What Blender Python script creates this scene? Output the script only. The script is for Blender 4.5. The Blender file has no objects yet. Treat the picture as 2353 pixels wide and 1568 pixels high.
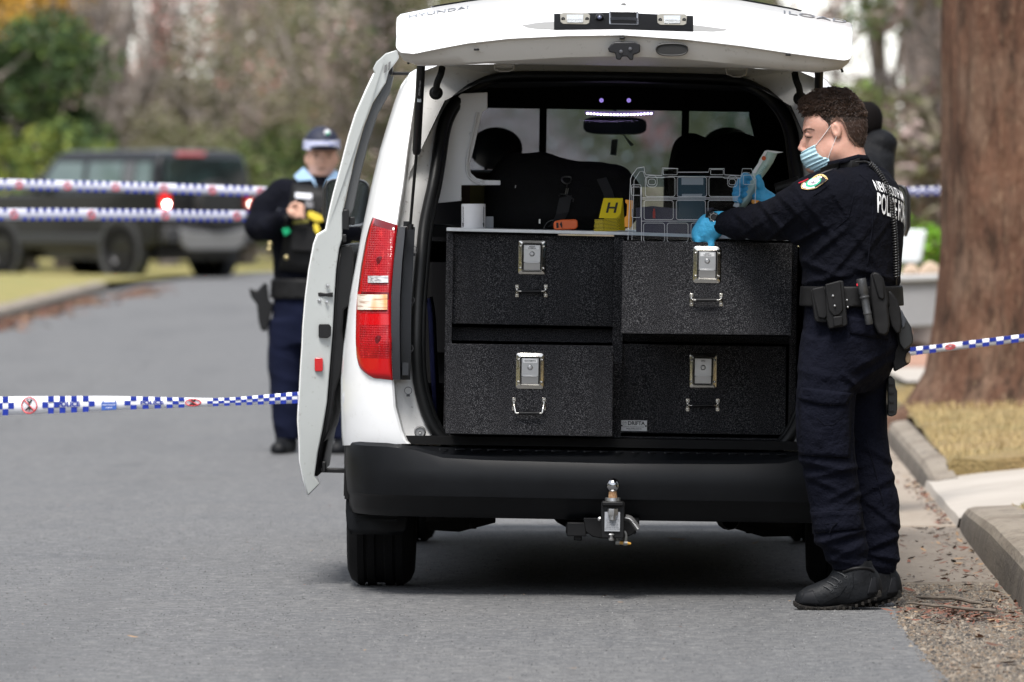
import bpy, math, random
import numpy as np
from mathutils import Vector, Matrix
from mathutils.bvhtree import BVHTree
random.seed(7); np.random.seed(7)
sc = bpy.context.scene
COL = sc.collection
# ------------------------------------------------------------- camera, sky, sun, exposure
F, HX, HY, CZ = 16225.0, 1176.5, 422.0, 1.47      # focal length in photo px, optical axis, horizon line, eye height (m)
cam_d = bpy.data.cameras.new('camera'); cam = bpy.data.objects.new('camera', cam_d); COL.objects.link(cam)
cam.location = (0, 0, CZ); cam.rotation_euler = (math.radians(90), 0, 0)
cam_d.sensor_width = 36; cam_d.lens = F / 2353 * 36; cam_d.shift_y = -(784 - HY) / 2353
cam_d.clip_start = 1; cam_d.clip_end = 2000
cam_d.dof.use_dof = True; cam_d.dof.focus_distance = 24.75; cam_d.dof.aperture_fstop = cam_d.lens / 50.0
cam_d.dof.aperture_blades = 0
sc.camera = cam
world = bpy.data.worlds.new('World'); sc.world = world; world.use_nodes = True
wn = world.node_tree; bg = wn.nodes['Background']
sky = wn.nodes.new('ShaderNodeTexSky'); sky.sky_type = 'NISHITA'; sky.sun_disc = False
SUN_EL, SUN_AZ = math.radians(62), math.radians(-165)    # high overcast sun, a little behind the camera
sky.sun_elevation = SUN_EL; sky.sun_rotation = SUN_AZ
sky.air_density = 1.0; sky.dust_density = .6; sky.ozone_density = 1.6
hs = wn.nodes.new('ShaderNodeHueSaturation'); hs.inputs['Saturation'].default_value = 0.30
wn.links.new(sky.outputs[0], hs.inputs['Color']); wn.links.new(hs.outputs[0], bg.inputs['Color'])
bg.inputs['Strength'].default_value = 0.115
sun_d = bpy.data.lights.new('sun', 'SUN'); sun_d.energy = 2.3; sun_d.angle = math.radians(24); sun_d.color = (1, 0.955, 0.90)
sun = bpy.data.objects.new('sun', sun_d); COL.objects.link(sun)
sd = Vector((math.sin(SUN_AZ) * math.cos(SUN_EL), math.cos(SUN_AZ) * math.cos(SUN_EL), math.sin(SUN_EL)))
sun.rotation_euler = sd.to_track_quat('Z', 'Y').to_euler(); sun.location = (0, 20, 30)
vs = sc.view_settings; vs.view_transform = 'Standard'; vs.look = 'None'; vs.gamma = 1; vs.exposure = 1.36
sc.cycles.use_denoising = True; sc.cycles.max_bounces = 8; sc.cycles.transparent_max_bounces = 24
sc.cycles.sample_clamp_indirect = 6

# ------------------------------------------------------------- helpers
def P(x, y, d):                                   # photo px at distance d -> world point
    s = d / F
    return Vector(((x - HX) * s, d, CZ - (y - HY) * s))
def lerp(a, b, t): return a + (b - a) * t
MATS = {}
def mat(name, col, rough=0.6, metal=0.0, spec=0.5, noise=None, bump=None, coat=0, sheen=0, sss=0, emit=None, alpha=1, flake=None, trans=0):
    """col linear rgb; noise=(scale, amount, colour2[, detail]); bump=(scale, strength, dist[, stretch])"""
    if name in MATS: return MATS[name]
    m = bpy.data.materials.new(name); m.use_nodes = True; MATS[name] = m
    nt = m.node_tree; N = nt.nodes; b = N['Principled BSDF']; lk = nt.links.new
    b.inputs['Base Color'].default_value = (*col, 1); b.inputs['Roughness'].default_value = rough
    b.inputs['Metallic'].default_value = metal; b.inputs['Specular IOR Level'].default_value = spec
    b.inputs['Coat Weight'].default_value = coat; b.inputs['Coat Roughness'].default_value = 0.05
    b.inputs['Sheen Weight'].default_value = sheen
    b.inputs['Transmission Weight'].default_value = trans
    if sss:
        b.inputs['Subsurface Weight'].default_value = sss; b.inputs['Subsurface Radius'].default_value = (1, .35, .2)
        b.inputs['Subsurface Scale'].default_value = 0.01
    if emit: b.inputs['Emission Color'].default_value = (*emit[0], 1); b.inputs['Emission Strength'].default_value = emit[1]
    if alpha < 1: b.inputs['Alpha'].default_value = alpha
    tc = N.new('ShaderNodeTexCoord')
    def nz(scale, detail=4, rgh=.6, stretch=None):
        n = N.new('ShaderNodeTexNoise'); n.inputs['Scale'].default_value = scale
        n.inputs['Detail'].default_value = detail; n.inputs['Roughness'].default_value = rgh
        if stretch:
            mp = N.new('ShaderNodeMapping'); mp.inputs['Scale'].default_value = stretch
            lk(tc.outputs['Object'], mp.inputs[0]); lk(mp.outputs[0], n.inputs['Vector'])
        else: lk(tc.outputs['Object'], n.inputs['Vector'])
        return n
    last = None
    def mixin(fac, c2, base):
        mx = N.new('ShaderNodeMix'); mx.data_type = 'RGBA'; lk(fac, mx.inputs['Factor'])
        if base is None: mx.inputs['A'].default_value = (*col, 1)
        else: lk(base, mx.inputs['A'])
        mx.inputs['B'].default_value = (*c2, 1); return mx.outputs['Result']
    for q in (noise if isinstance(noise, list) else [noise] if noise else []):
        n = nz(q[0], q[3] if len(q) > 3 else 5, .6, q[5] if len(q) > 5 else None)
        r = N.new('ShaderNodeMapRange'); r.inputs[1].default_value = q[4][0] if len(q) > 4 and q[4] else .35; r.inputs[2].default_value = q[4][1] if len(q) > 4 and q[4] else .7
        r.inputs[3].default_value = 0; r.inputs[4].default_value = q[1]
        lk(n.outputs['Fac'], r.inputs[0]); last = mixin(r.outputs[0], q[2], last)
    if last is not None: lk(last, b.inputs['Base Color'])
    if bump:
        n = nz(bump[0], 6, .6, bump[3] if len(bump) > 3 else None)
        bp = N.new('ShaderNodeBump'); bp.inputs['Strength'].default_value = bump[1]; bp.inputs['Distance'].default_value = bump[2]
        lk(n.outputs['Fac'], bp.inputs['Height']); lk(bp.outputs[0], b.inputs['Normal'])
    return m
def glass(name, tint, refl=0.9, rough=0.02):
    """thin glass: tinted see-through plus a mirror reflection by fresnel"""
    if name in MATS: return MATS[name]
    m = bpy.data.materials.new(name); m.use_nodes = True; MATS[name] = m
    nt = m.node_tree; N = nt.nodes; N.remove(N['Principled BSDF']); lk = nt.links.new
    o = N['Material Output']; t = N.new('ShaderNodeBsdfTransparent'); t.inputs[0].default_value = (*tint, 1)
    g = N.new('ShaderNodeBsdfGlossy'); g.inputs['Roughness'].default_value = rough; g.inputs[0].default_value = (refl, refl, refl, 1)
    lw = N.new('ShaderNodeLayerWeight'); lw.inputs[0].default_value = .5; pw = N.new('ShaderNodeMath'); pw.operation = 'POWER'; pw.inputs[1].default_value = 4
    fr = N.new('ShaderNodeMapRange'); fr.inputs[3].default_value = .05; fr.inputs[4].default_value = .9; lk(lw.outputs['Facing'], pw.inputs[0]); lk(pw.outputs[0], fr.inputs[0])
    mx = N.new('ShaderNodeMixShader'); lk(fr.outputs[0], mx.inputs[0]); lk(t.outputs[0], mx.inputs[1]); lk(g.outputs[0], mx.inputs[2])
    lk(mx.outputs[0], o.inputs[0]); return m

ROOT = {}                                          # object name -> world matrix its local geometry is relative to
def tag(o, label=None, cat=None, group=None, kind=None):
    if label: o['label'] = label
    if cat: o['category'] = cat
    if group: o['group'] = group
    if kind: o['kind'] = kind
    return o
def thing(name, label, cat, loc=(0, 0, 0), group=None, M=None):
    o = bpy.data.objects.new(name, None); COL.objects.link(o)
    M = M or Matrix.Translation(loc); o.matrix_world = M; o.empty_display_size = .1
    ROOT[o.name] = M.copy(); return tag(o, label, cat, group)

SPLIT = set('wheel_arch bump_stop rubber_buffer door_catch screw stamped_mark lamp_screw latch_rivet snap_stud courtesy_light led hanging_tag brass_stud side_mirror sill yellow_clip white_label nut frame_slot clip door_arm roller_hinge step_ribs holster_clip eyebrow eyelash ear_loop seam stitched_seam slot zip red_symbol black_figure strap buckle lace boot_seam white_edge'.split())
class MB:
    def __init__(s): s.v = []; s.f = []; s.m = []
    def add(s, vs, fs, mi=0, M=None):
        k = len(s.v); s.v += [tuple(M @ Vector(p)) if M else tuple(p) for p in vs]
        s.f += [tuple(i + k for i in q) for q in fs]; s.m += [mi] * len(fs); return s
    def box(s, c, d, rot=None, mi=0, taper=1):
        x, y, z = d[0] / 2, d[1] / 2, d[2] / 2; R = rot or Matrix.Identity(3); c = Vector(c)
        vs = []
        for sz in (-1, 1):
            k = taper if sz > 0 else 1
            for sx, sy in ((-1, -1), (1, -1), (1, 1), (-1, 1)): vs.append(c + R @ Vector((sx * x * k, sy * y * k, sz * z)))
        return s.add(vs, [(3, 2, 1, 0), (4, 5, 6, 7), (0, 1, 5, 4), (1, 2, 6, 5), (2, 3, 7, 6), (3, 0, 4, 7)], mi)
    def grid(s, rows, mi=0, cu=False, cv=False, skip=None):
        n, k = len(rows), len(rows[0]); vs = [p for r in rows for p in r]; fs = []
        for i in range(n if cv else n - 1):
            for j in range(k if cu else k - 1):
                if skip and skip(i, j): continue
                a, b = i, (i + 1) % n; c, d = j, (j + 1) % k
                fs.append((a * k + c, a * k + d, b * k + d, b * k + c))
        return s.add(vs, fs, mi)
    def tube(s, path, r, n=10, mi=0, caps=True, closed=False, flat=None):
        path = [Vector(p) for p in path]; m = len(path); rows = []
        rs = r if isinstance(r, (list, tuple)) else [r] * m
        up = None
        for i, p in enumerate(path):
            a = path[(i - 1) % m] if (closed or i > 0) else p; b = path[(i + 1) % m] if (closed or i < m - 1) else p
            t = (b - a).normalized() if (b - a).length > 1e-9 else Vector((0, 0, 1))
            if up is None:
                up = Vector((0, 0, 1)) if abs(t.z) < .9 else Vector((0, 1, 0))
            u = (up - t * up.dot(t));
            if u.length < 1e-6: u = t.orthogonal()
            u.normalize(); w = t.cross(u); up = u
            rows.append([p + (u * math.cos(q) * (flat or 1) + w * math.sin(q)) * rs[i] for q in [2 * math.pi * j / n for j in range(n)]])
        s.grid(rows, mi, cu=True, cv=closed)
        if caps and not closed:
            k = len(s.v) - m * n; s.f += [tuple(k + j for j in reversed(range(n))), tuple(k + (m - 1) * n + j for j in range(n))]; s.m += [mi, mi]
        return s
    def lathe(s, prof, c, axis=(0, 0, 1), n=24, mi=0):
        ax = Vector(axis).normalized(); u = ax.orthogonal().normalized(); w = ax.cross(u); c = Vector(c)
        rows = [[c + ax * h + (u * math.cos(q) + w * math.sin(q)) * max(r, 1e-5) for q in [2 * math.pi * j / n for j in range(n)]] for r, h in prof]
        return s.grid(rows, mi, cu=True)
    def ell(s, c, r, R=None, nu=16, nv=10, mi=0):
        R = R or Matrix.Identity(3); c = Vector(c); rows = []
        for i in range(nv + 1):
            th = math.pi * i / nv
            rows.append([c + R @ Vector((r[0] * math.sin(th) * math.cos(q), r[1] * math.sin(th) * math.sin(q), r[2] * math.cos(th))) for q in [2 * math.pi * j / nu for j in range(nu)]])
        return s.grid(rows, mi, cu=True)
    def prism(s, pts, vec, mi=0):
        pts = [Vector(p) for p in pts]; vec = Vector(vec); n = len(pts)
        return s.add(pts + [p + vec for p in pts], [tuple(range(n)), tuple(reversed(range(n, 2 * n)))] + [(i, i + n, (i + 1) % n + n, (i + 1) % n) for i in range(n)], mi)
    def strip(s, pts, w, th, nrm, mi=0):           # flat band following pts, width w (dir given), thickness th along nrm
        w = Vector(w); nrm = Vector(nrm)
        rows = [[p - w / 2, p + w / 2, p + w / 2 + nrm * th, p - w / 2 + nrm * th] for p in map(Vector, pts)]
        return s.grid(rows, mi, cu=True)
    def islands(s):
        par = list(range(len(s.v)))
        def find(a):
            while par[a] != a: par[a] = par[par[a]]; a = par[a]
            return a
        for q in s.f:
            for i in q[1:]: par[find(i)] = find(q[0])
        g = {}
        for k, q in enumerate(s.f): g.setdefault(find(q[0]), []).append(k)
        cl = []
        for fs in g.values():
            a = np.array([s.v[i] for k in fs for i in s.f[k]]); lo, hi = a.min(0) - .002, a.max(0) + .002; fs = list(fs); hit = True
            while hit:
                hit = False
                for qi, c in enumerate(cl):
                    if (c[0] < hi).all() and (lo < c[1]).all():
                        lo, hi = np.minimum(lo, c[0]), np.maximum(hi, c[1]); fs += c[2]; cl.pop(qi); hit = True; break
            cl.append((lo, hi, fs))
        out = []
        for lo, hi, fs in cl:
            m2 = MB(); ix = {}
            for k in fs:
                for i in s.f[k]:
                    if i not in ix: ix[i] = len(m2.v); m2.v.append(s.v[i])
                m2.f.append(tuple(ix[i] for i in s.f[k])); m2.m.append(s.m[k])
            out.append(m2)
        return out
    def build(s, name, m, parent=None, local=False, smooth=40, bevel=0, seg=2, label=None):
        if parent is not None and name in SPLIT:
            isl = s.islands()
            if len(isl) > 1:
                for q in isl: o = q._build(name, m, parent, local, smooth, bevel, seg, label)
                return o
        return s._build(name, m, parent, local, smooth, bevel, seg, label)
    def _build(s, name, m, parent=None, local=False, smooth=40, bevel=0, seg=2, label=None):
        me = bpy.data.meshes.new(name); vs = s.v
        top = parent is None
        if top:
            a = np.array(vs); lo, hi = a.min(0), a.max(0); M = Matrix.Translation(((lo[0] + hi[0]) / 2, (lo[1] + hi[1]) / 2, lo[2]))
        else: M = ROOT[parent.name]
        if top or not local:
            Mi = np.array(M.inverted()); a = np.array(vs); vs = (a @ Mi[:3, :3].T + Mi[:3, 3])
        me.from_pydata([tuple(map(float, p)) for p in vs], [], s.f)
        for q in (m if isinstance(m, (list, tuple)) else [m]): me.materials.append(q)
        me.polygons.foreach_set('material_index', s.m)
        me.update()
        import bmesh as _b
        bm = _b.new(); bm.from_mesh(me); _b.ops.recalc_face_normals(bm, faces=bm.faces); bm.to_mesh(me); bm.free()
        if smooth:
            me.polygons.foreach_set('use_smooth', [True] * len(me.polygons)); me.set_sharp_from_angle(angle=math.radians(smooth))
        o = bpy.data.objects.new(name, me); COL.objects.link(o); ROOT[o.name] = M.copy()
        if top: o.matrix_world = M
        else: o.parent = parent
        if bevel:
            b = o.modifiers.new('bevel', 'BEVEL'); b.width = bevel; b.segments = seg; b.limit_method = 'ANGLE'; b.angle_limit = math.radians(35)
            b.harden_normals = False
        if label: o['label'] = label
        return o
def rot(ax, deg): return Matrix.Rotation(math.radians(deg), 3, ax)
def copy_tree(o, parent=None):
    c = o.copy(); COL.objects.link(c); c.parent = parent; ROOT[c.name] = ROOT[o.name]
    for ch in [q for q in o.children]: copy_tree(ch, c)
    return c
_tc = {}
def text_geo(txt, size=1.0, sx=1.0, bold=0.0, shear=0):
    """triangles of a text string, centred, in its own (u, v) plane"""
    key = (txt, bold, shear)
    if key not in _tc:
        cu = bpy.data.curves.new('lettering', 'FONT'); cu.body = txt; cu.size = 1; cu.align_x = 'CENTER'; cu.align_y = 'CENTER'; cu.offset = bold; cu.resolution_u = 3; cu.shear = shear
        ob = bpy.data.objects.new('lettering', cu); COL.objects.link(ob); bpy.context.view_layer.update()
        me = bpy.data.meshes.new_from_object(ob.evaluated_get(bpy.context.evaluated_depsgraph_get()))
        _tc[key] = ([tuple(v.co) for v in me.vertices], [tuple(p.vertices) for p in me.polygons])
        bpy.data.objects.remove(ob); bpy.data.curves.remove(cu); bpy.data.meshes.remove(me)
    v, f = _tc[key]
    return [(p[0] * size * sx, p[1] * size) for p in v], f
def put_text(mb, txt, c, u, w, size, sx=1.0, bold=0.0, mi=0, depth=0.0, bvh=None, off=0.002, shear=0):
    """lay text on a plane (centre c, right u, up w) or throw it on a surface (bvh) along -normal"""
    v, f = text_geo(txt, size, sx, bold, shear); c, u, w = Vector(c), Vector(u).normalized(), Vector(w).normalized(); n = u.cross(w)
    pts = [c + u * a + w * b for a, b in v]
    if bvh:
        out = []
        for p in pts:
            h = bvh.ray_cast(p + n * .4, -n)
            out.append(h[0] + n * off if h[0] else p)
        pts = out
    if depth:
        k = len(pts); mb.add(pts + [p + n * depth for p in pts], [tuple(i + k for i in q) for q in f] + list(f), mi)
        ed = {}
        for q in f:
            for i in range(len(q)):
                e = (q[i], q[(i + 1) % len(q)]); ed[e] = ed.get(e, 0) + 1
        mb.add([p for p in pts] + [p + n * depth for p in pts], [(a, b, b + k, a + k) for (a, b) in ed if (b, a) not in ed], mi)
    else: mb.add(pts, f, mi)

# ---- signed distance modelling: smooth bodies, cloth, hands
def sm(a, b, k):
    h = np.clip(.5 + .5 * (b - a) / k, 0, 1); return b * (1 - h) + a * h - k * h * (1 - h)
class Fld:
    def __init__(s, lo, hi, h):
        s.lo = np.array(lo, float); s.h = h; n = np.ceil((np.array(hi) - s.lo) / h).astype(int) + 1
        ax = [s.lo[i] + h * np.arange(n[i]) for i in range(3)]
        s.X, s.Y, s.Z = [a.astype(np.float32) for a in np.meshgrid(*ax, indexing='ij')]; s.d = np.full(s.X.shape, 9.0, np.float32)
    def _q(s, c): return s.X - c[0], s.Y - c[1], s.Z - c[2]
    def cap(s, a, b, ra, rb=None):
        rb = ra if rb is None else rb; a = Vector(a); b = Vector(b); ab = b - a; x, y, z = s._q(a)
        t = np.clip((x * ab.x + y * ab.y + z * ab.z) / max(ab.length_squared, 1e-9), 0, 1)
        return np.sqrt((x - ab.x * t) ** 2 + (y - ab.y * t) ** 2 + (z - ab.z * t) ** 2) - (ra + (rb - ra) * t)
    def chain(s, pts, rs, k=.01):
        d = None
        for i in range(len(pts) - 1):
            e = s.cap(pts[i], pts[i + 1], rs[i], rs[i + 1]); d = e if d is None else sm(d, e, k)
        return d
    def ell(s, c, r, R=None):
        x, y, z = s._q(c)
        if R is not None:
            Ri = R.transposed(); x, y, z = [Ri[i][0] * x + Ri[i][1] * y + Ri[i][2] * z for i in range(3)]
        k0 = np.sqrt((x / r[0]) ** 2 + (y / r[1]) ** 2 + (z / r[2]) ** 2); k1 = np.sqrt((x / r[0] ** 2) ** 2 + (y / r[1] ** 2) ** 2 + (z / r[2] ** 2) ** 2)
        return k0 * (k0 - 1) / np.maximum(k1, 1e-6)
    def box(s, c, r, rd, R=None):
        x, y, z = s._q(c)
        if R is not None:
            Ri = R.transposed(); x, y, z = [Ri[i][0] * x + Ri[i][1] * y + Ri[i][2] * z for i in range(3)]
        a, b, e = np.abs(x) - r[0] + rd, np.abs(y) - r[1] + rd, np.abs(z) - r[2] + rd
        return np.sqrt(np.maximum(a, 0) ** 2 + np.maximum(b, 0) ** 2 + np.maximum(e, 0) ** 2) + np.minimum(np.maximum(a, np.maximum(b, e)), 0) - rd
    def stack(s, lv, yaw=0, p=2.0):
        """levels (z, cx, cy, rx, ry): a body of superellipse sections, rx along yaw"""
        lv = sorted(lv); z = [l[0] for l in lv]; g = [np.interp(s.Z, z, [l[i] for l in lv]) for i in (1, 2, 3, 4)]
        c, n = math.cos(yaw), math.sin(yaw); x, y = s.X - g[0], s.Y - g[1]; u, v = x * c + y * n, -x * n + y * c
        k = ((np.abs(u) / g[2]) ** p + (np.abs(v) / g[3]) ** p) ** (1 / p)
        d = (k - 1) * np.minimum(g[2], g[3])
        return np.maximum(d, np.maximum(s.Z - z[-1], z[0] - s.Z))
    def U(s, d, k=.02): s.d = sm(s.d, d, k); return s
    def S(s, d, k=.01): s.d = -sm(-s.d, d, k); return s
    def folds(s, amp, fx, fz, seed=0, mask=None):
        """cloth folds: warped wave trains"""
        r = random.Random(seed); w = 0
        for i in range(4):
            a, b, e, ph = r.uniform(-1, 1), r.uniform(-1, 1), r.uniform(.6, 1.4), r.uniform(0, 6)
            wv = s.X * fx * a + s.Y * fx * b + s.Z * fz * e + ph + 1.6 * np.sin(s.X * fx * .6 + s.Z * fz * .45 + ph * 2) + 1.2 * np.sin(s.Y * fx * .8 - s.Z * fz * .3 + ph)
            w = w + (1 - np.abs(np.sin(wv))) ** 2
        w = w / 4 - .3
        s.d = s.d - amp * w * (1 if mask is None else mask); return s
    def mesh(s):
        d = s.d; ins = d < 0; nx, ny, nz = d.shape
        acc = np.zeros((nx - 1, ny - 1, nz - 1, 3), np.float32); cnt = np.zeros((nx - 1, ny - 1, nz - 1), np.float32)
        C = lambda i, j, k: (slice(i, nx - 1 + i), slice(j, ny - 1 + j), slice(k, nz - 1 + k))
        E = [((i, j, k), (i + a, j + b, k + c)) for a, b, c in ((1, 0, 0), (0, 1, 0), (0, 0, 1)) for i in range(2 - a) for j in range(2 - b) for k in range(2 - c)]
        for p, q in E:
            da, db = d[C(*p)], d[C(*q)]; x = (ins[C(*p)] != ins[C(*q)]); t = np.where(x, da / np.where(x, da - db, 1), 0)
            for ax in range(3): acc[..., ax] += x * (p[ax] + (q[ax] - p[ax]) * t)
            cnt += x
        act = cnt > 0; idx = np.full(act.shape, -1, np.int64); I = np.argwhere(act); idx[act] = np.arange(len(I))
        V = s.lo + s.h * (I + acc[act] / cnt[act][:, None])
        Fs = []
        for ax in range(3):
            o = [0, 0, 0]; o[ax] = 1
            sl = [slice(1, n - 1) for n in d.shape]; sl[ax] = slice(0, d.shape[ax] - 1); sl2 = list(sl); sl2[ax] = slice(1, d.shape[ax])
            a, b = ins[tuple(sl)], ins[tuple(sl2)]; W = np.argwhere(a != b); fl = a[a != b]
            base = W.copy(); u, v = (ax + 1) % 3, (ax + 2) % 3; base[:, u] += 1; base[:, v] += 1
            q = []
            for du, dv in ((-1, -1), (0, -1), (0, 0), (-1, 0)):
                t = base.copy(); t[:, u] += du; t[:, v] += dv; q.append(idx[t[:, 0], t[:, 1], t[:, 2]])
            q = np.stack(q, 1); q[~fl] = q[~fl][:, ::-1]; Fs.append(q)
        return V, np.concatenate(Fs)
    def build(s, name, m, parent=None, matfn=None, smooth=True, label=None):
        V, Q = s.mesh(); top = parent is None
        if top: lo, hi = V.min(0), V.max(0); M = Matrix.Translation(((lo[0] + hi[0]) / 2, (lo[1] + hi[1]) / 2, lo[2]))
        else: M = ROOT[parent.name]
        s.V, s.Q = V, Q; Mi = np.array(M.inverted()); W = V @ Mi[:3, :3].T + Mi[:3, 3]
        me = bpy.data.meshes.new(name); me.vertices.add(len(W)); me.vertices.foreach_set('co', W.astype(np.float32).ravel())
        me.loops.add(len(Q) * 4); me.loops.foreach_set('vertex_index', Q.ravel().astype(np.int32))
        me.polygons.add(len(Q)); me.polygons.foreach_set('loop_start', np.arange(0, len(Q) * 4, 4, dtype=np.int32))
        for q in (m if isinstance(m, (list, tuple)) else [m]): me.materials.append(q)
        if matfn: me.polygons.foreach_set('material_index', matfn(V[Q].mean(1)).astype(np.int32))
        me.polygons.foreach_set('use_smooth', [smooth] * len(Q)); me.update(calc_edges=True); me.validate()
        o = bpy.data.objects.new(name, me); COL.objects.link(o); ROOT[o.name] = M.copy()
        if top: o.matrix_world = M
        else: o.parent = parent
        if label: o['label'] = label
        return o
    def bvh(s): return BVHTree.FromPolygons([tuple(p) for p in s.V], [tuple(q) for q in s.Q])

# ------------------------------------------------------------- shared materials
M_white = mat('white_paint', (.84, .85, .86), .28, coat=.7, noise=[(3, .35, (.72, .72, .71)), (26, .3, (.5, .47, .42), 5, (.6, .8)), (90, .35, (.35, .31, .26), 4, (.68, .8))])
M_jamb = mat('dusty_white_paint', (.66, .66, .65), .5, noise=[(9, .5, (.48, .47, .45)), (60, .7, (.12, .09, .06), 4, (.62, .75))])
M_black = mat('black_plastic', (.005, .005, .0055), .45, spec=.35, noise=(20, .5, (.010, .010, .011)))
M_rubber = mat('black_rubber', (.005, .005, .0055), .75, spec=.25, bump=(60, .3, .002))
M_dkgrey = mat('dark_grey_plastic', (.0035, .004, .005), .45, spec=.2, noise=[(6, .5, (.008, .009, .011)), (120, .3, (.014, .014, .014), 3, (.6, .8))], bump=(300, .2, .0006))
M_chrome = mat('polished_steel', (.62, .6, .56), .18, metal=1, noise=(25, .5, (.4, .38, .33)), bump=(22, .25, .004))
M_steel = mat('brushed_steel', (.5, .5, .5), .38, metal=1, bump=(200, .1, .0005))
M_alu = mat('aluminium', (.62, .64, .66), .35, metal=.7, noise=(30, .4, (.45, .46, .48)))
# ============================================================= ground, road, kerbs, verges
def ground_mats():
    def grain(name, base, c1, c2, rough, s1=60, s2=1.2, bd=.003, bs=.6):
        m = mat(name, base, rough, spec=.35, noise=[(s2, .8, c2, 4), (s1 * .25, .35, c1, 3, (.45, .65)), (s1, .6, c1, 2, (.55, .68)), (s1 * .9, .55, tuple(x * .25 for x in base), 2, (.57, .68), (1, 1, 1.3)), (.5, .45, tuple(x * .72 for x in base), 5, (.5, .7), (2.2, .25, 1)), (1.7, .5, tuple(x * .6 for x in base), 6, (.62, .72), (1, .5, 1))], bump=(s1 * 1.2, bs, bd))
        return m
    a = grain('asphalt', (.086, .088, .0925), (.23, .23, .225), (.105, .105, .106), .8)
    g = grain('gravel_edge', (.16, .135, .105), (.40, .36, .30), (.09, .075, .06), .9, 120, 3, .008, 1)
    c = mat('concrete_gutter', (.17, .145, .118), .85, noise=[(1.5, .8, (.11, .09, .072), 6), (30, .6, (.24, .205, .17)), (160, .6, (.08, .065, .05), 3, (.6, .72))], bump=(110, .5, .003))
    cb = mat('old_concrete_kerb', (.28, .245, .20), .85, noise=[(2.2, .9, (.125, .098, .072), 6), (14, .7, (.07, .058, .045), 5, (.5, .75), (1, .3, 3)), (5, .6, (.30, .265, .22), 5, (.55, .75)), (180, .5, (.1, .08, .06), 3, (.6, .7))], bump=(45, 1, .012))
    cw = mat('new_concrete', (.40, .365, .325), .8, noise=[(1.5, .8, (.29, .26, .225), 5), (90, .3, (.35, .32, .28))], bump=(90, .4, .002))
    gr = mat('dry_lawn', (.26, .175, .075), .95, noise=[(1.3, .9, (.19, .17, .055), 5), (9, .7, (.38, .28, .13)), (60, .7, (.12, .09, .035), 3, (.5, .7))], bump=(50, 1, .03))
    gg = mat('mottled_lawn', (.27, .22, .07), .95, noise=[(.9, 1, (.13, .17, .035), 5), (6, .6, (.34, .27, .12))], bump=(30, 1, .03))
    return a, g, c, cb, cw, gr, gg
A_asph, A_grav, A_conc, A_kerb, A_new, A_dry, A_lawn = ground_mats()
def sheet(name, xy, z, m):
    mb = MB(); mb.add([(x, y, z) for x, y in xy], [tuple(range(len(xy)))]); o = mb.build(name, m, smooth=0); tag(o, kind='structure'); return o
KX = lambda y: 1.745 + (y - 24) * .0225                      # face of the right kerb
EX = lambda y: 1.315 + (y - 24) * .012                       # edge of the asphalt
sheet('ground', [(-400, -20), (400, -20), (400, 900), (-400, 900)], -.03, mat('earth', (.12, .10, .07), .95, noise=(.3, .8, (.08, .09, .04))))
rd = [(EX(2) + .0, 2)]
rng = random.Random(3); y = 3.0; wk = 0
while y < 135:
    wk = wk * .86 + rng.uniform(-.006, .006)
    rd.append((EX(y) + (wk + rng.uniform(-.004, .004) + .012 * math.sin(y * 1.3) if y < 60 else 0), y)); y += .035 if y < 34 else 1.5
LK = [(2, -5.3), (75, -5.42), (96, -5.5), (104, -5.35), (110, -5.0), (116, -4.2), (121, -3.0), (126, -1.0), (133, 3)]
rd += [(x, y) for y, x in reversed(LK)]
sheet('road', rd, 0, A_asph)
# rough aggregate edge, then the smooth gutter pan
g = MB(); rows = []
yy = [2 + i * .25 for i in range(0, 190)]
for y in yy: rows.append([(EX(y) - .06, y, -.004), (lerp(EX(y), KX(y), .5) + .03 * math.sin(y * 3), y, -.003), (KX(y) + .05, y, -.002)])
g.grid([r for r in rows if r[0][1] <= 26.1]); o = g.build('gravel_shoulder', A_grav, smooth=0); tag(o, kind='structure')
g = MB()
rs = [r for r in rows if 26 <= r[0][1] <= 30.3]; g.grid([[(p[0], 25.99, -.02) for p in rs[0]]] + [[(a[0], a[1], .002), (b[0], b[1], .003), (c[0], c[1], .004)] for a, b, c in rs])
o = g.build('gutter', A_conc, smooth=0); tag(o, kind='structure')
g = MB(); g.grid([[(EX(30) - .07, 30.14, -.02), (KX(30) + .05, 30.14, -.02)]] + [[(EX(y) - .07, y, .008), (KX(y) + .05, y, .008)] for y in (30.15, 33, 37, 45, 49.9)])
o = g.build('gutter_apron', mat('beige_gutter', (.27, .225, .18), .85, noise=[(1.5, .8, (.19, .155, .12), 6), (30, .5, (.33, .29, .24)), (150, .5, (.1, .08, .06), 3, (.62, .72))], bump=(90, .5, .003)), smooth=0); tag(o, kind='structure')
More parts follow.
